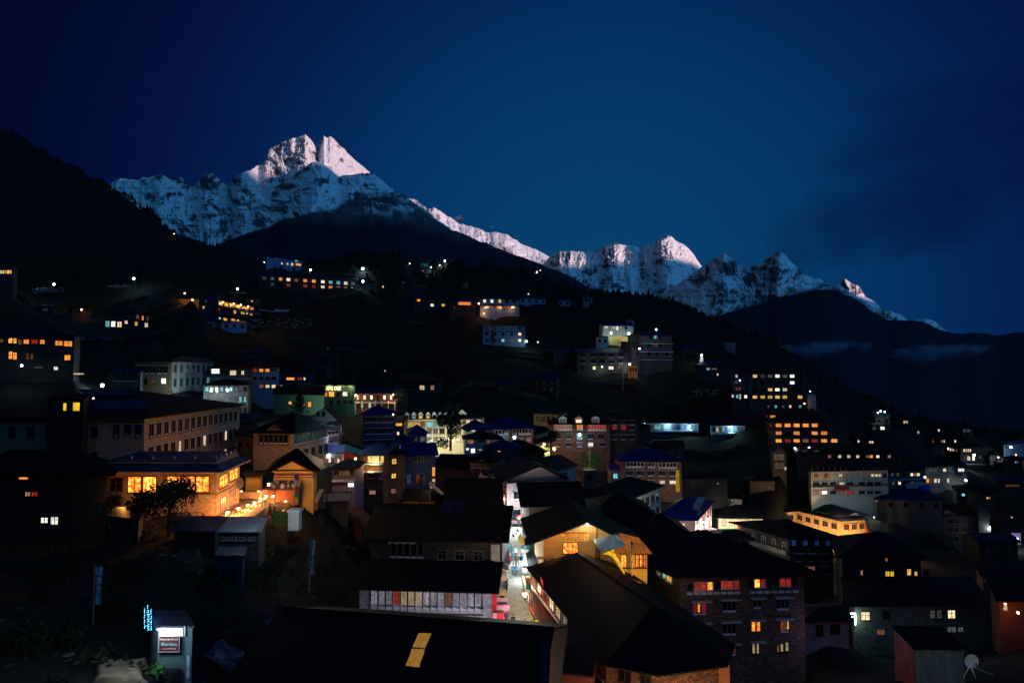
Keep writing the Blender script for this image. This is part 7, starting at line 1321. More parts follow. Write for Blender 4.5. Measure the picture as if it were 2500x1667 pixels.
light(P(1650,1560,76), 55, (1,.62,.4), .4); light(P(1760,1600,70), 60, (1,.55,.45), .5); light(P(1860,1600,72), 26, (.6,.5,1), .5); light(P(1600,1470,79), 22, (.8,1,.8), .2)
b = bd('verandah_house', 'dark house with blue curtained upper windows and a long side gallery', (1927,1317,140), (2033,1317), 14, 13, 'dark', ('hip',2.7,1.6,'black'), back=-25)
pc(b, 0, [(1938,'b'),(1966,'b'),(1994,'b'),(2021,'b')], 1325, 12, 14, 'p', 'd'); b.band(0, 3.3, .25, RF['dark'], out=1.4, name='ledge'); pc(b, 0, [(1950,'.'),(1981,'.'),(2013,'.')], 1362, 17, 19, 't', 'b'); pc(b, 0, [(1981,'q'),(2014,'.')], 1392, 17, 20, 't', 'b')
b.band(3, 3.2, 1.0, fr_grey, .05, 1, .9, 'balcony'); b.rows(3, ['. . . . .'], top=1.6, w=-.7, h=1.6, fc='w'); light(P(1870,1352,140), 40, 'n', .4); light(P(1980,1400,128), 45, (.4,.5,1), .5)
b = bd('house', 'dark house with five orange windows under a black peaked roof', (2056,1362,123), (2248,1362), 14, 9, 'black', ('hip',3.0,1.2,'black'), found=1); b.ridge
pws(b, 0, [(2161,1358,2167,1370,'o'),(2090,1391,2100,1404,'.'),(2101,1391,2107,1404,'o'),(2161,1393,2172,1407,'Y'),(2173,1393,2183,1407,'Y'),(2214,1388,2225,1404,'y'),(2232,1394,2240,1405,'y'),(2258-4,1389,2272-4,1405,'.'),(2172,1357,2182,1373,'.')], 'p', 'g')
b = bd('long_house', 'long stone house with a green lit corner and white paned windows', (2084,1481,110), (2402,1478), 14, 8.5, 'grey', ('hip',2.6,1.4,'black'), found=2)
pws(b, 0, [(2102,1492,2124,1514,'w'),(2154,1490,2171,1511,'.')], 'p', 'd'); pws(b, 0, [(2270,1488,2283,1510,'d'),(2287,1488,2300,1510,'d'),(2313,1488,2333,1509,'w')], 'x', 'd'); pws(b, 0, [(2141,1535,2160,1549,'q'),(2272,1530,2283,1541,'d'),(2290,1529,2302,1541,'d'),(2312,1528,2335,1543,'d'),(2338,1529,2352,1542,'d')], 'p', 'b'); light(P(2310,1560,102), 30, (.35,.6,1), .4)
q, _, _ = hit(b, 0, 2087, 1510, .35); mm = MB(); mm.box((-.75,-.05,.75),(.15,.05,.95)); mm.box((.0,-.05,-1.0),(.15,.05,.75)); mm.box((-.5,-.05,.3),(-.1,.05,.42)); mm.obj('tube_light', m_bulb('tube_white', (.9,1,1), 3.0), b.root, q); light(q+Vector((0,-.6,0)), 60, 'g', .2, b.root)
b = Bld('corrugated_shed', 'shed clad in upright corrugated tin, blue green in front and rusty at the side', quad(P(2235,1584,70), P(2354,1584,70), 4.5, back=4), P(2235,1584,70).z, 4.2, m_metal('tin_cladding', (.22,.27,.28), .4, .26, spec=.5, bs=1.0), found=1)
b.roof('shed', .5, .25, 'black'); b.done(); a = b.f[3]; c = b.f[0]; panel(b.root, [a+Vector((-.04,-.04,-.5)), c+Vector((-.04,-.04,-.5)), c+Vector((-.04,-.04,4.1)), a+Vector((-.04,-.04,4.1))], m_metal('tin_rust', (.22,.05,.03), .6, .26, bs=1.0), 'rusty_side', .03)
light(P(2350,1600,63)+Vector((0,-1,1.2)), 26, (.3,.65,1), .2); light(P(2290,1665,63)+Vector((0,-1,-.3)), 16, (.8,1,.4), .3); light(P(2195,1620,62)+Vector((-2,0,0)), 12, (1,.3,.15), .3)
root = empty('satellite_dish', P(2370,1612,60)); tag(root, 'white satellite dish shining on its stand right of the corrugated shed', 'satellite dish'); m = MB()
n = 20
for i in range(4):
    r_0 = .62*i/4; r_1 = .62*(i+1)/4
    for j in range(n): a0 = 6.2832*j/n; a1 = 6.2832*(j+1)/n; m.poly([(r_0*math.cos(a0), -.3*r_0*r_0, r_0*math.sin(a0)), (r_1*math.cos(a0), -.3*r_1*r_1, r_1*math.sin(a0)), (r_1*math.cos(a1), -.3*r_1*r_1, r_1*math.sin(a1)), (r_0*math.cos(a1), -.3*r_0*r_0, r_0*math.sin(a1))])
m.obj('dish', ST['white'], root); m = MB(); m.bar((0,.1,-.4),(.6,.3,-1.6), .03); m.bar((0,.1,-.4),(-.5,.3,-1.6), .03); m.bar((0,.1,-.4),(2.2,.3,-1.4), .025); m.obj('stand', pale_metal, root); m = MB(); m.bar((0,-.1,-.6),(0,-.7,0), .02); m.ball((0,-.7,0), .09); m.obj('receiver', iron, root); light(P(2366,1612,58)+Vector((-.6,-1.0,.9)), 13, 'w', .1)
b = bd('cottage', 'small lilac walled house with a low black roof right of the brick house', (1965,1520,93), (2072,1517), 6, 3.2, 'mauve', ('hip',1.0,.6,'black'), found=1); pws(b, 0, [(1992,1525,2010,1550,'.'),(2028,1523,2050,1545,'.')], 'p', 'd'); light(P(2010,1560,84), 30, (.7,.45,1), .4)
b = bd('cottage', 'reddish brown house with two orange wall lamps at the right edge', (2440,1466,98), (2540,1466), 8, 7, 'redbrown', ('shed',1.2,.6,'black'), found=2); pws(b, 0, [(2449,1478,2459,1488,'w')], 'p', 'w'); lamp(2454,1473,96,'o',16,'upper left orange wall lamp on the reddish brown house',.14); lamp(2485,1494,95,'o',28,'lower right orange wall lamp on the reddish brown house',.17)
b = bd('cottage', 'dark house behind the reddish brown one with two small white panes', (2400,1405,125), (2520,1402), 8, 7, 'redbrown', ('hip',1.6,.7,'black')); pws(b, 0, [(2417,1421,2425,1431,'d'),(2396+6,1412,2400+5,1418,'d')], 'p', 'g')
m = MB(); 
for i in range(5): m.box((i*.55,-.02,-.9-.2*(i%2)), (i*.55+.4,.02,0))
tag(m.obj('laundry', m_plain('laundry_pink', (.35,.16,.13)), None, P(2456,1414,118)), 'pinkish washing on a line above the reddish brown house', 'laundry'); light(P(2462,1424,115)+Vector((0,-1,0)), 9, 'n', .1)
leafy('tree', 'dark round tree before the large reddish brick hotel', P(2300,1400,190), 11, 6, 61, 2200, (.010,.012,.006), leaf=.4)
# ================================================================ kiosk in the left foreground
b = Bld('kiosk', 'narrow teal kiosk with a lit white canopy and a red lettered sign', quad(P(386,1530,40), P(470,1527,40), 3, back=-34), P(386,1530,40).z, 3.6, m_plain('kiosk_teal', (.08,.15,.17)), 'kiosk', found=1.5); b.roof('flat', .1, .12, 'greyblue')
cl_ = m_plain('canopy_cloth', (.75,.78,.78), var=.06); wallboard(b, 0, 388, 1532, 446, 1553, cl_, 'canopy_cloth', .12, .03)
sg, cc = wallboard(b, 0, 388, 1552, 438, 1590, m_plain('sign_maroon', (.10,.015,.02), var=.2), 'sign', .16); q = [v+Vector((0,-.03,0)) for v in cc]; m = MB()
for i in range(4): m.bar(q[i], q[(i+1) % 4], .022, n=4)
m.obj('sign_frame', panel_white, sg); wt = m_plain('letters_white', (.65,.62,.58)); q, _, _ = hit(b, 0, 413, 1560, .19); lettering('Sherpa Bar N Cafe', .14, wt, sg, q, 0, w=1.02); q, _, _ = hit(b, 0, 413, 1572, .19); lettering('Barista', .24, m_plain('letters_teal', (.12,.35,.33)), sg, q, 0, w=.95, bold=.008); q, _, _ = hit(b, 0, 413, 1583, .19); lettering('COFFEE', .10, wt, sg, q, 0, w=.8)
wallboard(b, 0, 448, 1528, 452, 1552, panel_white, 'post_sheet', .1); wallboard(b, 0, 455, 1600, 463, 1655, m_plain('glass_pale', (.35,.45,.6), .2), 'door_pane', .05); b.done()
m = MB(); q0 = hit(b, 0, 388, 1630, .1)[0]
for i in range(14): m.box((q0.x+i*.1, q0.y-.04, q0.z-2), (q0.x+i*.1+.05, q0.y+.02, q0.z))
m.obj('slatted_base', iron, b.root)
lamp(387,1535,39.2,'w',24,'white lamp at the top left corner of the teal kiosk',.07); light(P(395,1540,38.6)+Vector((0,-.2,.15)), 13, 'w', .1); light(P(330,1600,38.0)+Vector((0,0,2.0)), 28, 'w', .15)
def drape(name, c4, mats, off=.3, n=24, kind='structure', label=None, cat=None):
    a, b_, c, d = [Vector(v) for v in c4]; s = np.linspace(0, 1, n); U, Vv = np.meshgrid(s, s); X = (a.x*(1-U)+b_.x*U)*(1-Vv)+(d.x*(1-U)+c.x*U)*Vv; Y = (a.y*(1-U)+b_.y*U)*(1-Vv)+(d.y*(1-U)+c.y*U)*Vv
    rim = np.minimum(np.minimum(U, 1-U), np.minimum(Vv, 1-Vv))
    Z = tz(X, Y)+off+(fbm(X*2, Y*2, 4, 9)-.5)*.25 - np.clip(.20-rim+(fbm(X*.9, Y*.9, 4, 31)-.5)*.45, 0, 1)*7; return tag(link(name, grid_mesh(name, X, Y, Z, mats)), label, cat, kind=kind)
sand = m_plain('path_sand', (.17,.13,.085), 1, .5, 2, bmp=.8)
p1, p2, p3, p4 = P(190,1700,36.6), P(386,1700,37.4), P(372,1604,42), P(240,1590,42); drape('footpath', (p1, p2, p3, p4), sand, .3)
root = empty('string_lights', P(361,1480,41)); tag(root, 'hanging strings of blue and cyan fairy lights left of the kiosk', 'string lights'); rnd = random.Random(3)
for k, (x, top, bot) in enumerate(((353,1484,1536),(360,1478,1543),(363,1490,1540),(369,1486,1541))):
    m = MB(); n_ = 12
    for i in range(n_):
        p = P(x+rnd.uniform(-.8,.8), top+(bot-top)*i/n_, 41)-root.location; m.ball(p, .022, (i+k) % 3, 6, 4)
    m.obj('light_strand', [m_bulb('fairy_blue', (.06,.08,1.), 7), m_bulb('fairy_cyan', (.1,.8,1.), 6), m_bulb('fairy_green', (.1,1.,.55), 5)], root)
light(P(362,1510,40.4), 6, (.1,.3,1), .3)
leafy('bush', 'green leaves at the foot of the teal kiosk', P(380,1650,39), .7, .5, 71, 300, (.03,.16,.03), trunk=False, cat='bush', leaf=.08)
for i, (x, y, d, w_, c_) in enumerate(((735,1442,64,2.6,(.008,.013,.07)),(700,1474,62,2.0,(.008,.012,.06)),(575,1545,56,2.0,(.03,.045,.09)))):
    v = P(x, y, d); g_ = np.linspace(-1, 1, 18); U, Vv = np.meshgrid(g_*w_, g_*w_*.55); X_ = v.x+U+(fbm(U*1.5, Vv*1.5, 3, 70+i)-.5)*.8; Y_ = v.y+Vv*1.3; Z_ = tz(X_, Y_)+.35+ridged(X_*1.3, Y_*1.3, 4, 80+i)*.7
    tag(link('tarpaulin', grid_mesh('tarpaulin', X_, Y_, Z_, m_plain('tarp_%d' % i, c_, .5, .4, 3))), ('crumpled dark blue tarpaulin on the slope above the near roof','second crumpled tarpaulin lower down the dark slope','greyish blue tarpaulin at the left edge of the near roof')[i], 'tarpaulin')
light(P(570,1510,54)+Vector((0,0,2)), 5, (.3,.4,1), .3)
# ================================================================ the street
stp = m_stone('street_paving', (.42,.40,.34), (.24,.22,.19), .7, .45, .22, .5, .02)
EL = [(1236,1286),(1237,1330),(1236,1375),(1238,1430),(1228,1470),(1228,1540),(1225,1680)]; ER = [(1276,1286),(1280,1330),(1290,1375),(1296,1430),(1318,1500),(1328,1545),(1380,1680)]
m = MB()
for i in range(len(EL)-1):
    a, b_, c, d = Pz(*EL[i+1], ZS-.012*(len(EL)-i)), Pz(*ER[i+1], ZS-.012*(len(EL)-i)), Pz(*ER[i], ZS-.012*(len(EL)-i)), Pz(*EL[i], ZS-.012*(len(EL)-i)); m.poly([a, b_, c, d]); t = Vector((0,0,-1.2)); m.poly([a+t, b_+t, b_, a])
tag(m.obj('street', stp), kind='structure')
kerb = ST['yell']; m = MB(); ps = [Pz(x, y, ZS) for x, y in ((1274,1402),(1277,1430),(1289,1480),(1296,1520),(1302,1560),(1312,1640))]
for i in range(len(ps)-1):
    a, c = ps[i], ps[i+1]
    for o0, o1, hh in ((0, .18, .3), (.75, .95, .45)):
        q = [a+Vector((o0,0,0)), c+Vector((o0,0,0)), c+Vector((o1,0,0)), a+Vector((o1,0,0))]; t = Vector((0,0,hh)); m.poly([v+t for v in q][::-1]); m.poly([q[1], q[0], q[0]+t, q[1]+t]); m.poly([q[2], q[3], q[3]+t, q[2]+t][::-1]); m.poly([q[1], q[2], q[2]+t, q[1]+t])
tag(m.obj('kerb', kerb), kind='structure')
b = bd('shop_row', 'low dark roofed shops along the left side of the street', (1150,1392,92), (1237,1392), 30, 3.2, 'pale', ('gablen',1.0,.3,'black')); b.rows(1, ['wdwkwdwk'], top=1.7, w=-.6, h=1.8, fc='w')
b = bd('shop_row', 'low shops with glowing fronts along the right side of the street', (1297,1392,92), (1330,1392), 30, 3.4, 'white', ('gablen',.8,.4,'black'), back=-1); b.rows(3, ['WwcWwWcWw'], top=1.9, w=-.7, h=1.9, fc='w')
SL = ((1240,1252,126,260,'w',.16,'white lamp on the left at the far end of the street'),(1266,1263,124,200,'w',.14,'white lamp on the right at the far end of the street'),(1276,1342,106,230,'w',.16,'white lamp in the open shop right of the walkers'),(1281,1390,97,120,'w',.30,'large glaring globe above the grey signboard'),(1312,1495,83,170,'n',.34,'large glaring globe in the shopfront under the red awning'))
for x, y, d, pr, c, r, ll in SL: lamp(x, y, d, c, pr, ll, r, 'wall')
for x, yy, pr, c in ((-.2,121,200,'w'),(.9,112,260,'w'),(.6,104,280,'w'),(1.3,97,300,'w'),(1.2,90,240,'n'),(1.2,83,200,'n'),(1.4,77,210,'y'),(1.8,129,220,'w'),(-1.2,134-4,160,'w')): light(Vector((x+.3,yy,ZS+3.4)), pr*.42, c, .15)
light(P(1257,1240,130.5), 420, 'w', .3); light(P(1225,1225,136), 160, (1,.6,.4), .2)  # bare white light added so the pink end wall looks white
def sign(x0, y0, x1, y1, d, mats, label, txts=(), name='shop_sign', thick=.06, tilt=0):
    a = P(x0, y1, d); c = P(x1, y1, d); t = P(x0, y0, d); w_ = c.x-a.x; h_ = t.z-a.z; root = empty(name, a+Vector((w_/2, 0, h_/2)), tilt); tag(root, label, 'sign')
    m = MB(); m.box((-w_/2,0,-h_/2),(w_/2,thick,h_/2)); m.obj('board', mats, root)
    for (s, zz, sz, mm, ww) in txts: lettering(s, sz, mm, root, (0, -.01, zz*h_), 0, w=ww*w_)
    return root
wht = m_plain('letters_plain_white', (.7,.7,.7)); blu = m_plain('letters_blue', (.04,.06,.35)); redm = m_plain('sign_bright_red', (.65,.02,.03), var=.15); pnk = m_plain('sign_pink', (.75,.38,.36), var=.1); redl = m_plain('letters_red', (.6,.03,.03))
sign(1201,1449,1213,1522,73.6,redm,'tall narrow bright red signboard at the end of the whitewashed house',())
sign(1214,1459,1237,1474,74.5,pnk,'pink signboard lettered in red and blue above the poster',(('HOTEL',.22,.28,redl,.85),('KHANGRI',-.22,.3,blu,.92)))
sign(1213,1476,1245,1490,74,m_plain('poster_pink', (.5,.2,.24), var=.5, scale=6),'pinkish patterned poster below the pink signboard'); sign(1203,1489,1230,1496,73,wood_dark,'dark wooden beam across the red shopfront')
sign(1214,1497,1229,1516,73.6,redm,'bright red cloth bundle hung below the wooden beam',name='hanging_cloth'); sign(1203,1497,1212,1519,73.4,pnk,'pale red menu board left of the hanging cloth',(('MENU',.3,.2,redl,.8),))
sign(1279,1397,1293,1406,95.5,ST['white'],'small grey lettered signboard under the large globe',(('LODGE',.2,.2,blu,.8),('& SHOP',-.22,.2,blu,.8)))
sign(1282,1408,1312,1424,88,m_plain('sign_orange', (.75,.14,.015), var=.15),'orange and white striped shop sign at the start of the red awning',(('TREKKING',.2,.34,wht,.8),('SHOP',-.22,.3,wht,.4)))
sign(1285,1425,1297,1438,87,m_plain('sign_emerald', (.01,.25,.13)),'green board hanging below the orange shop sign'); sign(1291,1454,1300,1468,83,m_plain('sign_emerald', (.01,.25,.13)),'lower green board under the red awning')
sign(1265,1307,1282,1329,108,m_plain('sign_tan_orange', (.6,.32,.07), var=.15),'plain tan orange awning board over the open shop'); sign(1306,1514,1315,1527,79,m_plain('sign_yellow2', (.75,.5,.02)),'small yellow sign low under the red awning'); sign(1220,1393,1229,1399,88,redm,'small red cloth corner under the dark roof edge')
sign(1222,1405,1238,1416,86,m_plain('cloth_rose', (.7,.45,.42)),'rose tinted awning cloth over the left stall',name='awning'); sign(1221,1440,1236,1452,80,m_plain('box_tan', (.6,.4,.15)),'tan counter front of the left stall',name='counter')
def rack(x, y, d, cols, label, n=(2,3)):
    root = empty('clothes_rack', P(x, y, d)); tag(root, label, 'clothes rack'); rnd = random.Random(x*7); m = MB(); m.bar((-.6,0,1.9),(.9,0,1.9), .03); m.bar((-.6,0,0),(-.6,0,1.9), .03); m.bar((.9,0,0),(.9,0,1.9), .03); m.obj('frame', iron, root)
    for i, c in enumerate(cols):
        mm = MB(); w_ = .26; mm.box((-w_/2,-.06,-.55),(w_/2,.06,.0)); mm.box((-w_*.85,-.05,-.22),(w_*.85,.05,-.02)); mm.obj('garment', m_plain('garment_%d_%d' % (x, i), c), root, (-.5+.23*i, -.1, 1.85-.55*(i % 2)))
rack(1271,1282,122,((.6,.04,.12),(.5,.5,.55),(.75,.4,.03),(.02,.03,.08),(.5,.05,.2)),'rack of yellow and crimson clothes at the far right of the street')
rack(1272,1296,118,((.7,.08,.03),(.02,.3,.55),(.6,.6,.6),(.3,.02,.02),(.02,.3,.55)),'rack of red and blue clothes in front of the far right lamp')
rack(1242,1280,124,((.4,.4,.42),(.5,.1,.08),(.05,.05,.08),(.5,.5,.5)),'rack of mixed clothes at the far left of the street')
rack(1284,1362,100,((.02,.2,.1),(.6,.6,.6),(.1,.3,.5),(.5,.5,.4),(.02,.2,.1)),'rack of green and white clothes right of the walkers')
rack(1238,1400,96,((.5,.5,.5),(.02,.1,.3),(.5,.5,.5)),'rack of white clothes on the left opposite the large globe')
rack(1316,1520,80,((.7,.6,.02),(.6,.2,.02),(.6,.6,.6),(.5,.05,.05)),'rack of yellow and orange goods under the red awning')
rack(1728,1316,160,((.02,.3,.45),(.6,.4,.1),(.6,.6,.6),(.5,.05,.05),(.02,.3,.45)),'rack of bright goods in the far market lane'); rack(1714,1310,158,((.6,.6,.6),(.1,.3,.5),(.6,.4,.3),(.4,.4,.4)),'rack of pale goods left in the far market lane')
slab([(1696,1322),(1726,1330),(1758,1292),(1736,1288)], P(1720,1305,160).z, 1.5, stp, 'street')

# ---------------------------------------------------------------- people
def body_mesh(pose, build=1.0, fem=False):
    """one continuous skinned figure, about 1.7 m tall, facing -y"""
    V, Rd, Ed = [], [], []
    def v(p, r, par=None):
        V.append(p); Rd.append(r); i = len(V)-1
        if par is not None: Ed.append((par, i))
        return i
    sw = pose.get('stride', .12); lean = pose.get('lean', 0)
    pel = v((0, 0, .93), .125*build); 
    ch = v((0, -.02*lean, 1.15), .125*build, pel); sh = v((0, -.06*lean, 1.36), .12*build, ch); nk = v((0, -.09*lean-.01, 1.47), .055, sh); hd0 = v((0, -.11*lean-.02, 1.56), .085, nk); hd = v((0, -.12*lean-.03, 1.64), .092, hd0); ht = v((0, -.12*lean-.01, 1.70), .07, hd); ns = v((0, -.12*lean-.135, 1.60), .018, hd)
    for s in (-1, 1):
        k = sw*s*pose.get('lead', 1)
        hp = v((.09*s, 0, .88), .095*build, pel); kn = v((.10*s, -k*.6-.02, .50), .062*build, hp); an = v((.10*s, -k+.03, .09), .042, kn); ft = v((.11*s, -k-.10, .035), .035, an)
        a = pose['arms'][0 if s < 0 else 1]
        so = v((.19*s, -.06*lean, 1.38), .062*build, sh); el = v((.25*s+a[0]*s, a[1], 1.10+a[2]), .045*build, so); wr = v((.24*s+a[3]*s, a[4], .86+a[5]), .030, el)
        dx, dy, dz = V[wr][0]-V[el][0], V[wr][1]-V[el][1], V[wr][2]-V[el][2]; l = math.sqrt(dx*dx+dy*dy+dz*dz); dx, dy, dz = dx/l, dy/l, dz/l
        pm = v((V[wr][0]+dx*.07, V[wr][1]+dy*.07, V[wr][2]+dz*.07), .027, wr)
        for fi in range(4):
            o = (fi-1.5)*.018; f1 = v((V[pm][0]+dx*.045+o*.2, V[pm][1]+dy*.045+o, V[pm][2]+dz*.045), .0095, pm); v((V[f1][0]+dx*(.03+.004*(fi % 3)), V[f1][1]+dy*.03-.012, V[f1][2]+dz*.03), .008, f1)
        th = v((V[wr][0]+dx*.04-.01*s, V[wr][1]+dy*.04-.034, V[wr][2]+dz*.04), .010, pm); v((V[th][0]+dx*.03, V[th][1]-.012, V[th][2]+dz*.03), .009, th)
    me = bpy.data.meshes.new('body'); me.from_pydata(V, Ed, []); o = bpy.data.objects.new('tmp', me); C.objects.link(o)
    sk = o.modifiers.new('s', 'SKIN'); su = o.modifiers.new('u', 'SUBSURF'); su.levels = 1; su.render_levels = 1
    for i, d in enumerate(me.skin_vertices[0].data): d.radius = (Rd[i], Rd[i]*(.8 if i in (0,1,2) else 1)); d.use_root = (i == 0)
    dg = bpy.context.evaluated_depsgraph_get(); out = bpy.data.meshes.new_from_object(o.evaluated_get(dg)); bpy.data.objects.remove(o); return out
POSES = {
 'stand': dict(stride=.03, arms=((0,0,0,0,-.04,0),(0,0,0,0,-.04,0))),
 'walk': dict(stride=.22, arms=((0,.12,0,0,.02,.03),(0,-.08,0,0,-.20,.05))),
 'walk2': dict(stride=.16, lead=-1, arms=((0,-.05,0,0,-.18,.03),(0,.10,0,0,.05,.02))),
 'carry': dict(stride=.08, arms=((0,-.02,0,-.1,-.22,.22),(0,-.02,0,-.1,-.22,.22))),
 'hands': dict(stride=.05, lean=1.2, arms=((.02,-.02,0,-.12,-.15,.15),(.02,-.02,0,-.05,-.2,.1))),
}
skin_m = m_plain('skin', (.42,.24,.16), var=.1)
_bm = {}
def person(px, py, label, jacket, trousers, rz=0., pose='stand', hair=(.02,.015,.012), h=1.7, z=None, hat=None, build=1.0, sleeve=True):
    z = ZS if z is None else z; p = Pz(px, py, z); root = empty('person', p, rz); tag(root, label, 'person'); key = (pose, build)
    if key not in _bm: _bm[key] = body_mesh(POSES[pose], build)
    me = _bm[key].copy(); me.materials.clear()
    for m_ in (m_plain('cloth_%03d%03d%03d' % tuple(int(c*999) for c in jacket), jacket, scale=8), m_plain('cloth_%03d%03d%03d' % tuple(int(c*999) for c in trousers), trousers, scale=8), skin_m, m_plain('shoe', (.03,.025,.02))): me.materials.append(m_)
    for pl in me.polygons:
        c = pl.center; r2 = abs(c.x)
        if c.z > 1.47: k = 2
        elif r2 > .17 and c.z < .84+(.25 if pose in ('carry','hands') else .04) and c.z > .6 and (c.y < -.16 or r2 > .2): k = 2
        elif c.z < .09: k = 3
        elif c.z < .90 and r2 < .21: k = 1
        else: k = 0
        pl.material_index = k; pl.use_smooth = True
    s = h/1.7; o = link('body', me, root, (0,0,0), (0,0,0), (s,s,s)); ln = POSES[pose].get('lean', 0)
    hm = MB(); hm.ball((0, -.12*ln+.0, 1.665), .108, n=12, m=8, sz=.95); hm.v = [Vector((v.x, v.y if v.z > 1.66 or v.y > -.12*ln else -.12*ln+(v.y+.12*ln)*.2, v.z)) for v in hm.v]
    link('hair' if hat is None else 'hat', hm.mesh('hair', m_plain('hair_%d' % int(sum(hat or hair)*100), hat or hair)), o)
    # coat: a loose shell over the trunk so the jacket has a hem
    cm = MB(); n = 12; lv = [(.80,.20,.15),(1.0,.185,.14),(1.2,.20,.15),(1.38,.205,.13),(1.45,.10,.08)]
    for i in range(len(lv)-1):
        for j in range(n):
            q = []
            for (zz, rx, ry), jj in ((lv[i], j), (lv[i], j+1), (lv[i+1], j+1), (lv[i+1], j)): a = 6.2832*jj/n; q.append((rx*build*math.cos(a), ry*build*math.sin(a)-.04*ln*(zz-.8), zz))
            cm.poly(q, smooth=True)
    link('jacket', cm.mesh('jacket', me.materials[0], True), o); return root
W_, D_ = (.65,.65,.62), (.02,.02,.03)
person(1248,1354,'person in a bright teal jacket walking at the back of the group',(.01,.40,.38),(.03,.04,.06),.2,'walk')
person(1245,1379,'person in a red jacket with pale hair coming down the street',(.55,.04,.04),(.03,.03,.04),0,'walk2',hair=(.35,.28,.2))
person(1252,1374,'person in a dark teal jacket with a white hood beside the red jacket',(.03,.22,.25),(.05,.05,.08),.4,'walk',hat=(.6,.6,.6))
person(1259,1360,'person in a white top at the rear of the walking group',W_,(.03,.03,.04),2.8,'stand')
person(1259.5,1379,'dark dressed person in the middle of the walking group',(.03,.04,.07),D_,3.0,'walk')
person(1264,1380,'person in an olive coat beside the navy jacket',(.12,.13,.07),(.10,.10,.07),.3,'stand')
person(1272,1380,'person in a navy jacket and cream trousers',(.01,.03,.16),(.60,.52,.40),3.4,'stand')
person(1280,1376,'person dressed all in white by the lit shop',W_,(.5,.5,.5),3.9,'carry')
person(1253,1403,'person in a pale shirt walking beside the blue jacket',(.62,.60,.50),(.02,.04,.03),3.1,'walk',hair=(.03,.02,.02))
person(1259.5,1406,'person in a blue jacket seen from behind in the open street',(.01,.10,.28),(.02,.02,.03),3.2,'walk2')
person(1248,1292,'small dark figure in black at the far end of the street',(.02,.04,.04),(.25,.15,.08),.1,'hands')
person(1253,1535,'person in a long black coat walking up the near street',(.015,.015,.015),(.015,.015,.015),3.3,'walk',build=1.15)
person(1236,1526,'person in a purple jacket by the red shopfront',(.28,.02,.34),(.02,.02,.03),-.4,'hands',hair=(.5,.3,.3))
person(1237,1444,'person in a dark blue jacket bending over the left stall',(.02,.06,.16),(.03,.03,.05),1.2,'hands',hat=(.02,.02,.03))
person(1282,1548,'person with black hair half hidden behind the near roof',(.02,.03,.08),D_,0,'stand')
person(1724,1314,'tiny person in blue in the far market lane',(.02,.25,.45),(.1,.1,.1),.5,'walk',z=P(1720,1305,160).z)
root = empty('parasol', P(1251,1538,77)+Vector((-.3,-.5,0))); tag(root, 'pale cyan round parasol in front of the black coat', 'parasol'); m = MB(); n = 12
for i in range(n): a0, a1 = 6.2832*i/n, 6.2832*(i+1)/n; m.poly([(0,0,.95),(.42*math.cos(a0),.42*math.sin(a0),.7),(.42*math.cos(a1),.42*math.sin(a1),.7)])
m.obj('canopy', m_plain('parasol_cyan', (.35,.65,.68)), root); m = MB(); m.bar((0,0,-.6),(0,0,.9), .02); m.obj('pole', iron, root)
light(P(1240,1520,73)+Vector((.3,-.6,1.0)), 40, (1,.85,.9), .2)
# ---------------------------------------------------------------- lamps out on the slopes
lamp(132,694,300,'w',330,'bright white lamp above the stony bank on the left slope',.45,'post',3); lamp(327,680,312,'c',420,'bright cyan lamp over the grass on the left slope',.5,'post',4)
lamp(199,756,282,'o',70,'single orange lamp on the left slope beside the dark cottage',.3); lamp(580,705,330,'w',380,'white lamp over a terrace wall above the golden gallery lodge',.45,'post',3); lamp(758,659,410,'c',420,'cyan lamp over the long two storey lodge',.55,'post',4); lamp(886,656,420,'c',600,'strongest cyan lamp on the middle slope',.75,'post',5)
lamp(886,687,385,'c',420,'cyan lamp at the right end of the long two storey lodge',.6,'post',4); lamp(1086,637,445,'c',300,'cyan lamp highest on the wooded knoll',.5); lamp(1074,648,440,'w',260,'white lamp lower left on the wooded knoll',.45); lamp(1053,652,440,'w',140,'yellowish lamp left on the wooded knoll',.35); lamp(1128,648,440,'w',60,'faint white lamp right of the wooded knoll',.3)
lamp(1000,644,445,'w',60,'faint lamp at the left foot of the wooded knoll',.3); lamp(1199,652,445,'w',25,'tiny white lamp on the middle ridge',.25); lamp(1240,658,445,'w',25,'second tiny white lamp on the middle ridge',.25); lamp(1273,659,446,'w',20,'third tiny white lamp on the middle ridge',.22); lamp(1311,664,444,'w',110,'white lamp near the end of the middle ridge',.35); lamp(1319,660,446,'r',25,'tiny red lamp at the end of the middle ridge',.28)
lamp(1313,835,322,'w',10,'tiny white lamp right of the pale blue hotel',.18); lamp(645,640,432,'w',30,'tiny lamp left of the skyline lodge',.2)
for i, (x, y, d) in enumerate(((1024,655,440),(1035,668,436),(1012,664,438))):
    b = bd('cottage', ('cottage with a red window on the wooded knoll','cottage with a blue window on the wooded knoll','unlit cottage on the wooded knoll')[i], (x,y,d), (x+18,y,d), 6, 5, 'dark', ('gable',1.2,.4,'navy')); pc(b, 0, [(x+8,'pd.'[i])], y+6, 4.5, 6)
b = bd('cottage', 'cluster cottage lit cyan on top of the wooded knoll', (1028,644,446), (1052,644,446), 6, 4, 'green', ('gable',1.2,.4,'green'), [(0,'. d .')]); light(P(1040,640,438)+Vector((0,0,3)), 120, 'c', .5)
leafy('tree', 'bushy trees lit by the lamps on the wooded knoll', P(1062,664,436), 7, 5, 81, 900, (.05,.08,.04), leaf=.6)
root = empty('mast', P(1055,640,455)); tag(root, 'thin lattice mast on the wooded knoll', 'mast'); m = MB()
for sx in (-1,1):
    m.bar((sx*.8,0,-2),(sx*.5,0,11), .12)
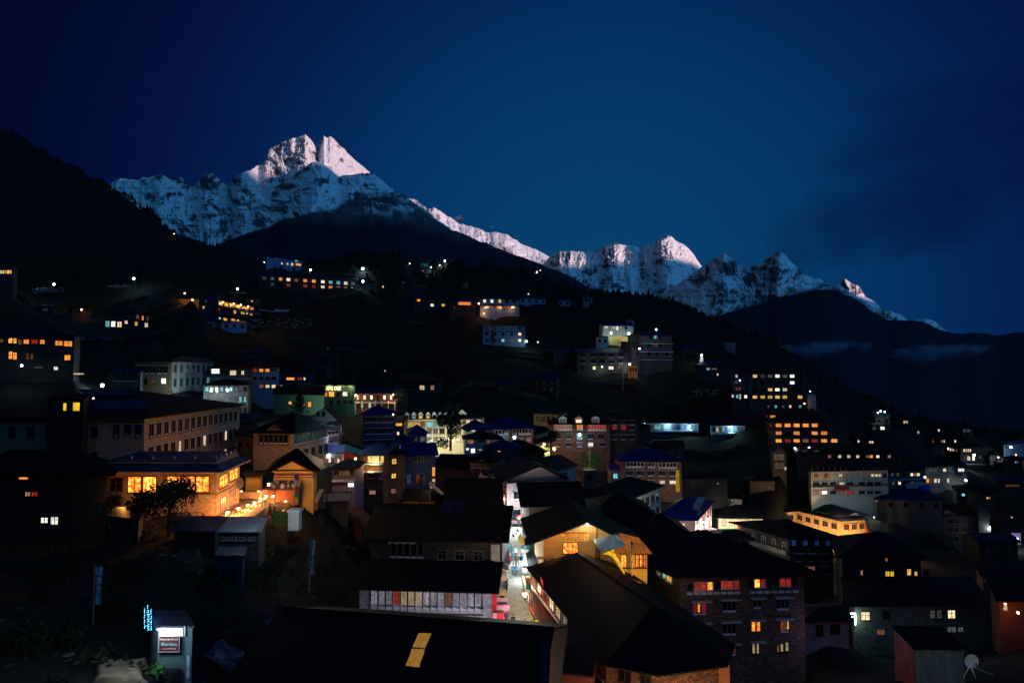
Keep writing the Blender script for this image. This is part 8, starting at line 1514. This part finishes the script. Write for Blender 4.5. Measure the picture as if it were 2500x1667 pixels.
for i in range(6): m.bar((-.75,0,i*1.8),(.65,0,i*1.8+1.6), .07)
m.obj('lattice', iron, root)
m = MB(); pts = [P(670+i*4.6, 762-3.0*math.sin(i*1.05)**2*1.0+(i*.05), 300) for i in range(9)]
for i in range(8): m.poly([pts[i], pts[i+1], pts[i+1]+Vector((0,0,.9)), pts[i]+Vector((0,0,.9))])
pts2 = [P(634+i*4.6, 757+i*.6, 300) for i in range(8)]
for i in range(7): m.poly([pts2[i], pts2[i+1], pts2[i+1]+Vector((0,0,.35)), pts2[i]+Vector((0,0,.35))])
tag(m.obj('bunting', m_plain('bunting_blue', (.25,.35,.55))), 'line of pale bluish flags strung right of the golden gallery lodge', 'bunting')
rnd = random.Random(12); stone_p = m_plain('dry_stone', (.20,.20,.19), scale=1)
for i, (x0, y0, x1, y1, d, ll) in enumerate(((80,702,155,714,296,'stony bank below the bright white lamp on the left slope'),(262,697,340,702,308,'grassy stone bank below the bright cyan lamp'),(560,714,600,716,325,'pale terrace wall beside the white lamp above the golden gallery'),(610,778,760,800,285,'rubble terrace walls in the dark right of the golden gallery lodge'),(870,700,912,706,382,'stone bank under the end lamp of the long lodge'),(1690,950,1790,966,285,'low stone terraces in the dark left of the tall hotel'))):
    m = MB()
    for k in range(70):
        t = rnd.random(); p = P(x0+(x1-x0)*t, y0+(y1-y0)*rnd.random(), d); s = rnd.uniform(.15, .5); m.box((p.x-s, p.y-s, p.z-s*.5), (p.x+s, p.y+s, p.z+s*.5))
    tag(m.obj('stone_bank', stone_p), ll, 'stone bank', kind='stuff')
# ---------------------------------------------------------------- low valley cloud and smoke
def vol(name, pts, mb, dens, label, scale=1.0, thr=(.42,.62), sc=.004, col=(.55,.62,.8), emis=0):
    c = sum((Vector(p) for p in pts), Vector((0,0,0)))/len(pts); lo = Vector((min(p.x for p in pts), min(p.y for p in pts), min(p.z for p in pts)))-Vector(mb); hi = Vector((max(p.x for p in pts), max(p.y for p in pts), max(p.z for p in pts)))+Vector(mb)
    m = MB(); m.box(lo-c, hi-c); me = m.mesh(name, []); o = link(name, me, None, c); mt = bpy.data.materials.new(name); mt.use_nodes = True; t = mt.node_tree; t.nodes.clear(); out = N(t, 'ShaderNodeOutputMaterial'); pv = N(t, 'ShaderNodeVolumePrincipled'); L(t, pv.outputs[0], out.inputs['Volume'])
    pv.inputs['Color'].default_value = (*col, 1); tc_ = N(t, 'ShaderNodeTexCoord'); mp_ = N(t, 'ShaderNodeMapping'); mp_.inputs['Scale'].default_value = (1, 1, 2.2); L(t, tc_.outputs['Object'], mp_.inputs[0]); nz_ = N(t, 'ShaderNodeTexNoise'); nz_.inputs['Scale'].default_value = sc; nz_.inputs['Detail'].default_value = 5; nz_.inputs['Roughness'].default_value = .6; L(t, mp_.outputs[0], nz_.inputs['Vector'])
    # fall off towards the box faces
    g = N(t, 'ShaderNodeVectorMath', operation='MULTIPLY'); L(t, tc_.outputs['Object'], g.inputs[0]); hs_ = (hi-lo)/2; g.inputs[1].default_value = (1/hs_.x, 1/hs_.y, 1/hs_.z); ln = N(t, 'ShaderNodeVectorMath', operation='LENGTH'); L(t, g.outputs[0], ln.inputs[0]); fo = mrange(t, ln.outputs['Value'], .2, 1.0, .18, -.75)
    ad = N(t, 'ShaderNodeMath', operation='ADD'); L(t, mrange(t, nz_.outputs[0], .32, .68), ad.inputs[0]); L(t, fo, ad.inputs[1]); k = mrange(t, ad.outputs[0], .42, 1.0, 0, dens); L(t, k, pv.inputs['Density']); me.materials.append(mt); tag(o, label, name, kind='stuff'); return o
vol('cloud', [P(1890,856,8600), P(2110,842,8600)], (300,700,150), .0050, 'low cloud bank lying in the dark valley at the right', thr=(.36,.66), sc=.0026)
vol('cloud', [P(2160,838,8900), P(2400,878,8900)], (350,700,120), .0046, 'second low cloud bank drifting down to the right edge', thr=(.36,.66), sc=.0028)
vol('cloud', [P(1105,528,12000), P(1132,536,12000)], (70,300,60), .0035, 'small pinkish cloud on the ridge left of the lit massif', sc=.008, col=(.8,.7,.75))
vol('cloud', [P(1196,553,12000), P(1206,557,12000)], (60,250,55), .0035, 'tiny puff of cloud above the far lit ridge', sc=.01, col=(.8,.7,.75))
vol('smoke', [P(1137,722,352), P(1143,660,352)], (3.0,2,1), .16, 'thin column of chimney smoke over the red lit dining room', sc=.16, col=(.7,.75,.8))
# ================================================================ fillers: undergrowth, unlit houses, wires
def undergrowth():
    rnd = random.Random(77); m = MB(); n = 0
    X = []; 
    for i in range(1500):
        if i < 900: x = rnd.uniform(-62, -3); y = rnd.uniform(28, 108)
        else: x = rnd.uniform(-110, 150); y = rnd.uniform(110, 320)
        if abs(x+5) < 4 and y > 60: continue
        X.append((x, y))
    A = np.array(X); Zg = tz(A[:, 0], A[:, 1])
    for (x, y), z in zip(X, Zg):
        s = rnd.uniform(.3, 1.1)*(1 if y < 110 else 1.8)
        for k in range(14 if y < 110 else 8):
            c = Vector((x+rnd.gauss(0, s*.5), y+rnd.gauss(0, s*.5), z+rnd.uniform(0, s*.8))); _leaf(m, c, .16+s*.16, rnd)
    tag(m.obj('undergrowth', m_plain('undergrowth', (.016, .018, .008), 1., .7, 1.5)), 'dark scrub and low bushes on the slopes between the houses', 'undergrowth', kind='stuff')
undergrowth()
def rubble():
    rnd = random.Random(9); m = MB(); X = [(rnd.uniform(-60, -8), rnd.uniform(30, 105)) for i in range(420)]; A = np.array(X); Zg = tz(A[:, 0], A[:, 1])
    for (x, y), z in zip(X, Zg): s = rnd.uniform(.06, .28); a = rnd.random(); m.bar((x-s, y-s*a, z+.05), (x+s, y+s*a, z+.1), s*.7, n=5, r2=s*.5, smooth=False)
    tag(m.obj('rubble', m_plain('rubble_stone', (.07, .065, .06), 1)), 'loose stones scattered over the near slope', 'rubble', kind='stuff')
rubble()
rnd = random.Random(31)
FILL = ((925,1160,150),(1075,1130,165),(1105,1105,175),(1150,1165,142),(1565,1160,170),(1860,1155,220),(2210,1130,270),(2420,1290,210),(2480,1240,240),(2470,1150,330),(1640,1105,240),(1480,1010,255),(1330,985,262),(1560,985,262),(1660,1010,275),(1240,985,255),(1120,985,245),(1010,905,290),(620,880,265),(770,870,272),(340,850,235),(230,860,225),(500,1020,175),(90,930,160),(2440,1350,170),(700,880,262),(1760,1010,285),(1700,900,330),(2290,1110,320),(2180,1060,340))
for i, (px, py, d) in enumerate(FILL):
    v = P(px, py, d); z = ground(v.x, v.y); w = rnd.uniform(7, 11); h = rnd.choice((3.2, 5.6)); u = Vector((1, rnd.uniform(-.3, .3), 0)).normalized(); a = Vector((v.x-w/2, v.y, z+h)); c = a+u*w
    b = Bld('house', 'small unlit stone house among the lit ones, black against the slope', quad(a, c, rnd.uniform(5, 7)), z+h, h, ST['dark' if i % 3 else 'black'], 'house', group='unlit houses between the lit ones', found=3); b.roof('hip' if i % 2 else 'gable', rnd.uniform(1.2, 1.8), .6, 'black' if i % 3 else 'navy')
    b.rows(0, ['...']*(2 if h > 4 else 1), hs=2.6, top=1.4, w=.9, h=1.1, style='p', fc='g'); b.done()
def small_lit(px, py, d, c, label):
    v = P(px, py, d); a = Vector((v.x-3, v.y, v.z+1.4)); z0 = min(ground(v.x, v.y), a.z-2.8); b = Bld('house', label, quad(a, a+Vector((6.5, .4, 0)), 5), a.z, a.z-z0, ST['black'], 'house', found=2); b.roof('hip', 1.3, .5, 'black'); b.done(); pc(b, 0, [(px+k*5, q) for k, q in enumerate(c)], py, 3.6, 4.6)
for px, py, d, c, l in ((1716,1180,198,'cb','tiny lit house with a blue and a cyan pane in the dark before the market'),(1748,1180,200,'by','tiny lit house with one yellow pane in the dark before the market'),(1692,1181,196,'d','tiny lit house with a single dull pane left of the market'),
  (2105,1075,290,'w','tiny lit house with one pane right of the orange hotel'),(2250,1110,300,'pw','tiny lit house with a pink and a white pane'),(2395,1122,335,'dd','tiny lit house with two grey panes near the right edge'),(2480,1128,330,'wd','tiny lit house near the right edge below the pale blue lodge'),(2300,1130,290,'cw','tiny lit house above the glowing shop fronts'),
  (205,843,236,'q','tiny lit house on the slope right of the wide dark lodge'),(800,850,275,'d','tiny lit house alone in the dark middle slope'),(1850,1000,300,'cc','tiny lit house under the tall hotel'),(2015,1010,300,'w','tiny lit house right of the tall hotel'),(1985,1060,262,'p','tiny lit house beside the orange hotel'),(940,905,285,'w','tiny lit house above the brown boarded house'),
  (2410,1215,225,'wy','tiny lit house above the three yellowish windows'),(2470,1262,215,'w','tiny lit house at the right edge'),(1290,718,386,'w','tiny lit house behind the long low shed'),(560,630,455,'dw','tiny lit house below the skyline huts'),(935,700,380,'w','tiny lit house right of the long lodge'),(985,690,395,'d','tiny lit house on the path to the wooded knoll'),(1180,672,425,'w','tiny lit house under the middle ridge'),(615,735,340,'o','tiny orange lit house above the golden gallery')):
    small_lit(px, py, d, c, l)
def power_line(pts, label, h=7):
    root = empty('power_line', Vector((pts[0][0], pts[0][1], ground(pts[0][0], pts[0][1])))); tag(root, label, 'power line'); tops = []
    for x, y in pts:
        z = ground(x, y); m = MB(); m.bar((0,0,-1),(0,0,h), .11, r2=.08); m.box((-.8,-.05,h-.5),(.8,.05,h-.38)); m.obj('pole', wood_dark, root, Vector((x, y, z))-root.location); tops.append(Vector((x, y, z+h-.38))-root.location)
    for k in (-.7, 0, .7):
        m = MB()
        for a, c in zip(tops, tops[1:]):
            q = [a.lerp(c, i/10)+Vector((k, 0, -1.6*4*(i/10)*(1-i/10))) for i in range(11)]
            for i in range(10): m.bar(q[i], q[i+1], .022, n=3)
        m.obj('wire', iron, root)
power_line([(-3.2,118),(-3.6,96),(-3.4,78)], 'power line along the left side of the street'); power_line([(-28,104),(-16,118),(-4,140),(14,165)], 'power line running from the museum court to the blue roofs'); power_line([(22,92),(48,120),(80,160)], 'power line crossing the roofs towards the market lane', 9)

for px, py, d, h, r, l in ((95,1490,52,3.4,1.9,'large dark tree at the far left of the black near slope'),(165,1405,60,3.0,1.7,'dark tree right of the large one on the near slope'),(262,1470,52,2.4,1.5,'dark bushy tree right of the bluish prayer flag strip'),(330,1420,60,3.2,1.8,'dark tree midway between the prayer flag strip and the blue shed'),
  (60,1640,38,2.2,1.4,'dark tree in the bottom left corner'),(170,1610,42,1.8,1.3,'low dark tree left of the sandy path'),(505,1500,57,2.2,1.4,'dark tree right of the teal kiosk'),(645,1400,68,3.4,1.9,'dark tree between the blue shed and the pale prayer flag pole'),(820,1370,84,3.6,2.0,'dark tree against the left end of the row houses'),(700,1350,78,2.8,1.6,'dark tree under the white chorten')):
    v = P(px, py, d); leafy('tree', l, (v.x, v.y, ground(v.x, v.y)-.2), h, r, int(px), 700, (.012, .015, .008), leaf=.2)
def terrace_wall(px0, px1, d0, d1, label):
    a = P(px0, 900, d0); c = P(px1, 900, d1); n = max(6, int((a-c).length/1.1)); rnd = random.Random(int(px0)); root = empty('terrace_wall', (a.x, a.y, ground(a.x, a.y))); tag(root, label, 'wall', 'terrace walls on the open slopes'); m = MB()
    xs = np.linspace(a.x, c.x, n); ys = np.linspace(a.y, c.y, n)+np.sin(np.linspace(0, 5, n)+px0)*1.5; zs = tz(xs, ys)
    for x, y, z in zip(xs, ys, zs):
        p = Vector((x, y, z))-root.location; m.box((p.x-.7, p.y-.35, p.z-.8), (p.x+.7, p.y+.35, p.z+rnd.uniform(.6, 1.1)))
    m.obj('stonework', m_plain('terrace_stone', (.06, .058, .055), 1, .6, 2, bmp=.6), root)
for i, (a, c, d0, d1, l) in enumerate(((300,430,282,290,'terrace wall under the guest house with three tall windows'),(60,200,290,288,'terrace wall below the stony lamplit bank'),(620,860,352,368,'long terrace wall under the long two storey lodge'),(560,700,300,318,'terrace wall right of the golden gallery lodge'),(1000,1160,345,345,'terrace wall under the red lit dining room'),
   (1160,1300,348,352,'terrace wall under the pale two storey lodge'),(1150,1320,312,312,'terrace wall at the foot of the pale blue hotel'),(1400,1560,288,288,'terrace wall below the three storey stone house'),(1560,1700,290,290,'terrace wall below the four storey stone lodge'),(1100,1330,262,258,'terrace wall alone on the dark middle slope'),(1340,1560,268,268,'terrace wall above the wide brick hotel'),(1560,1820,255,252,'terrace wall before the two cyan lit school blocks'),
   (700,900,300,300,'terrace wall above the green hotel'),(150,420,262,258,'terrace wall above the pilastered stone house'),(2060,2240,300,310,'terrace wall among the tiny lit cottages'),(1700,1860,228,222,'terrace wall left of the grey lit hotel'))): terrace_wall(a, c, d0, d1, l)

for o in C.objects:
    if o.parent is None and 'category' in o and 'kind' not in o: o['kind'] = 'thing'
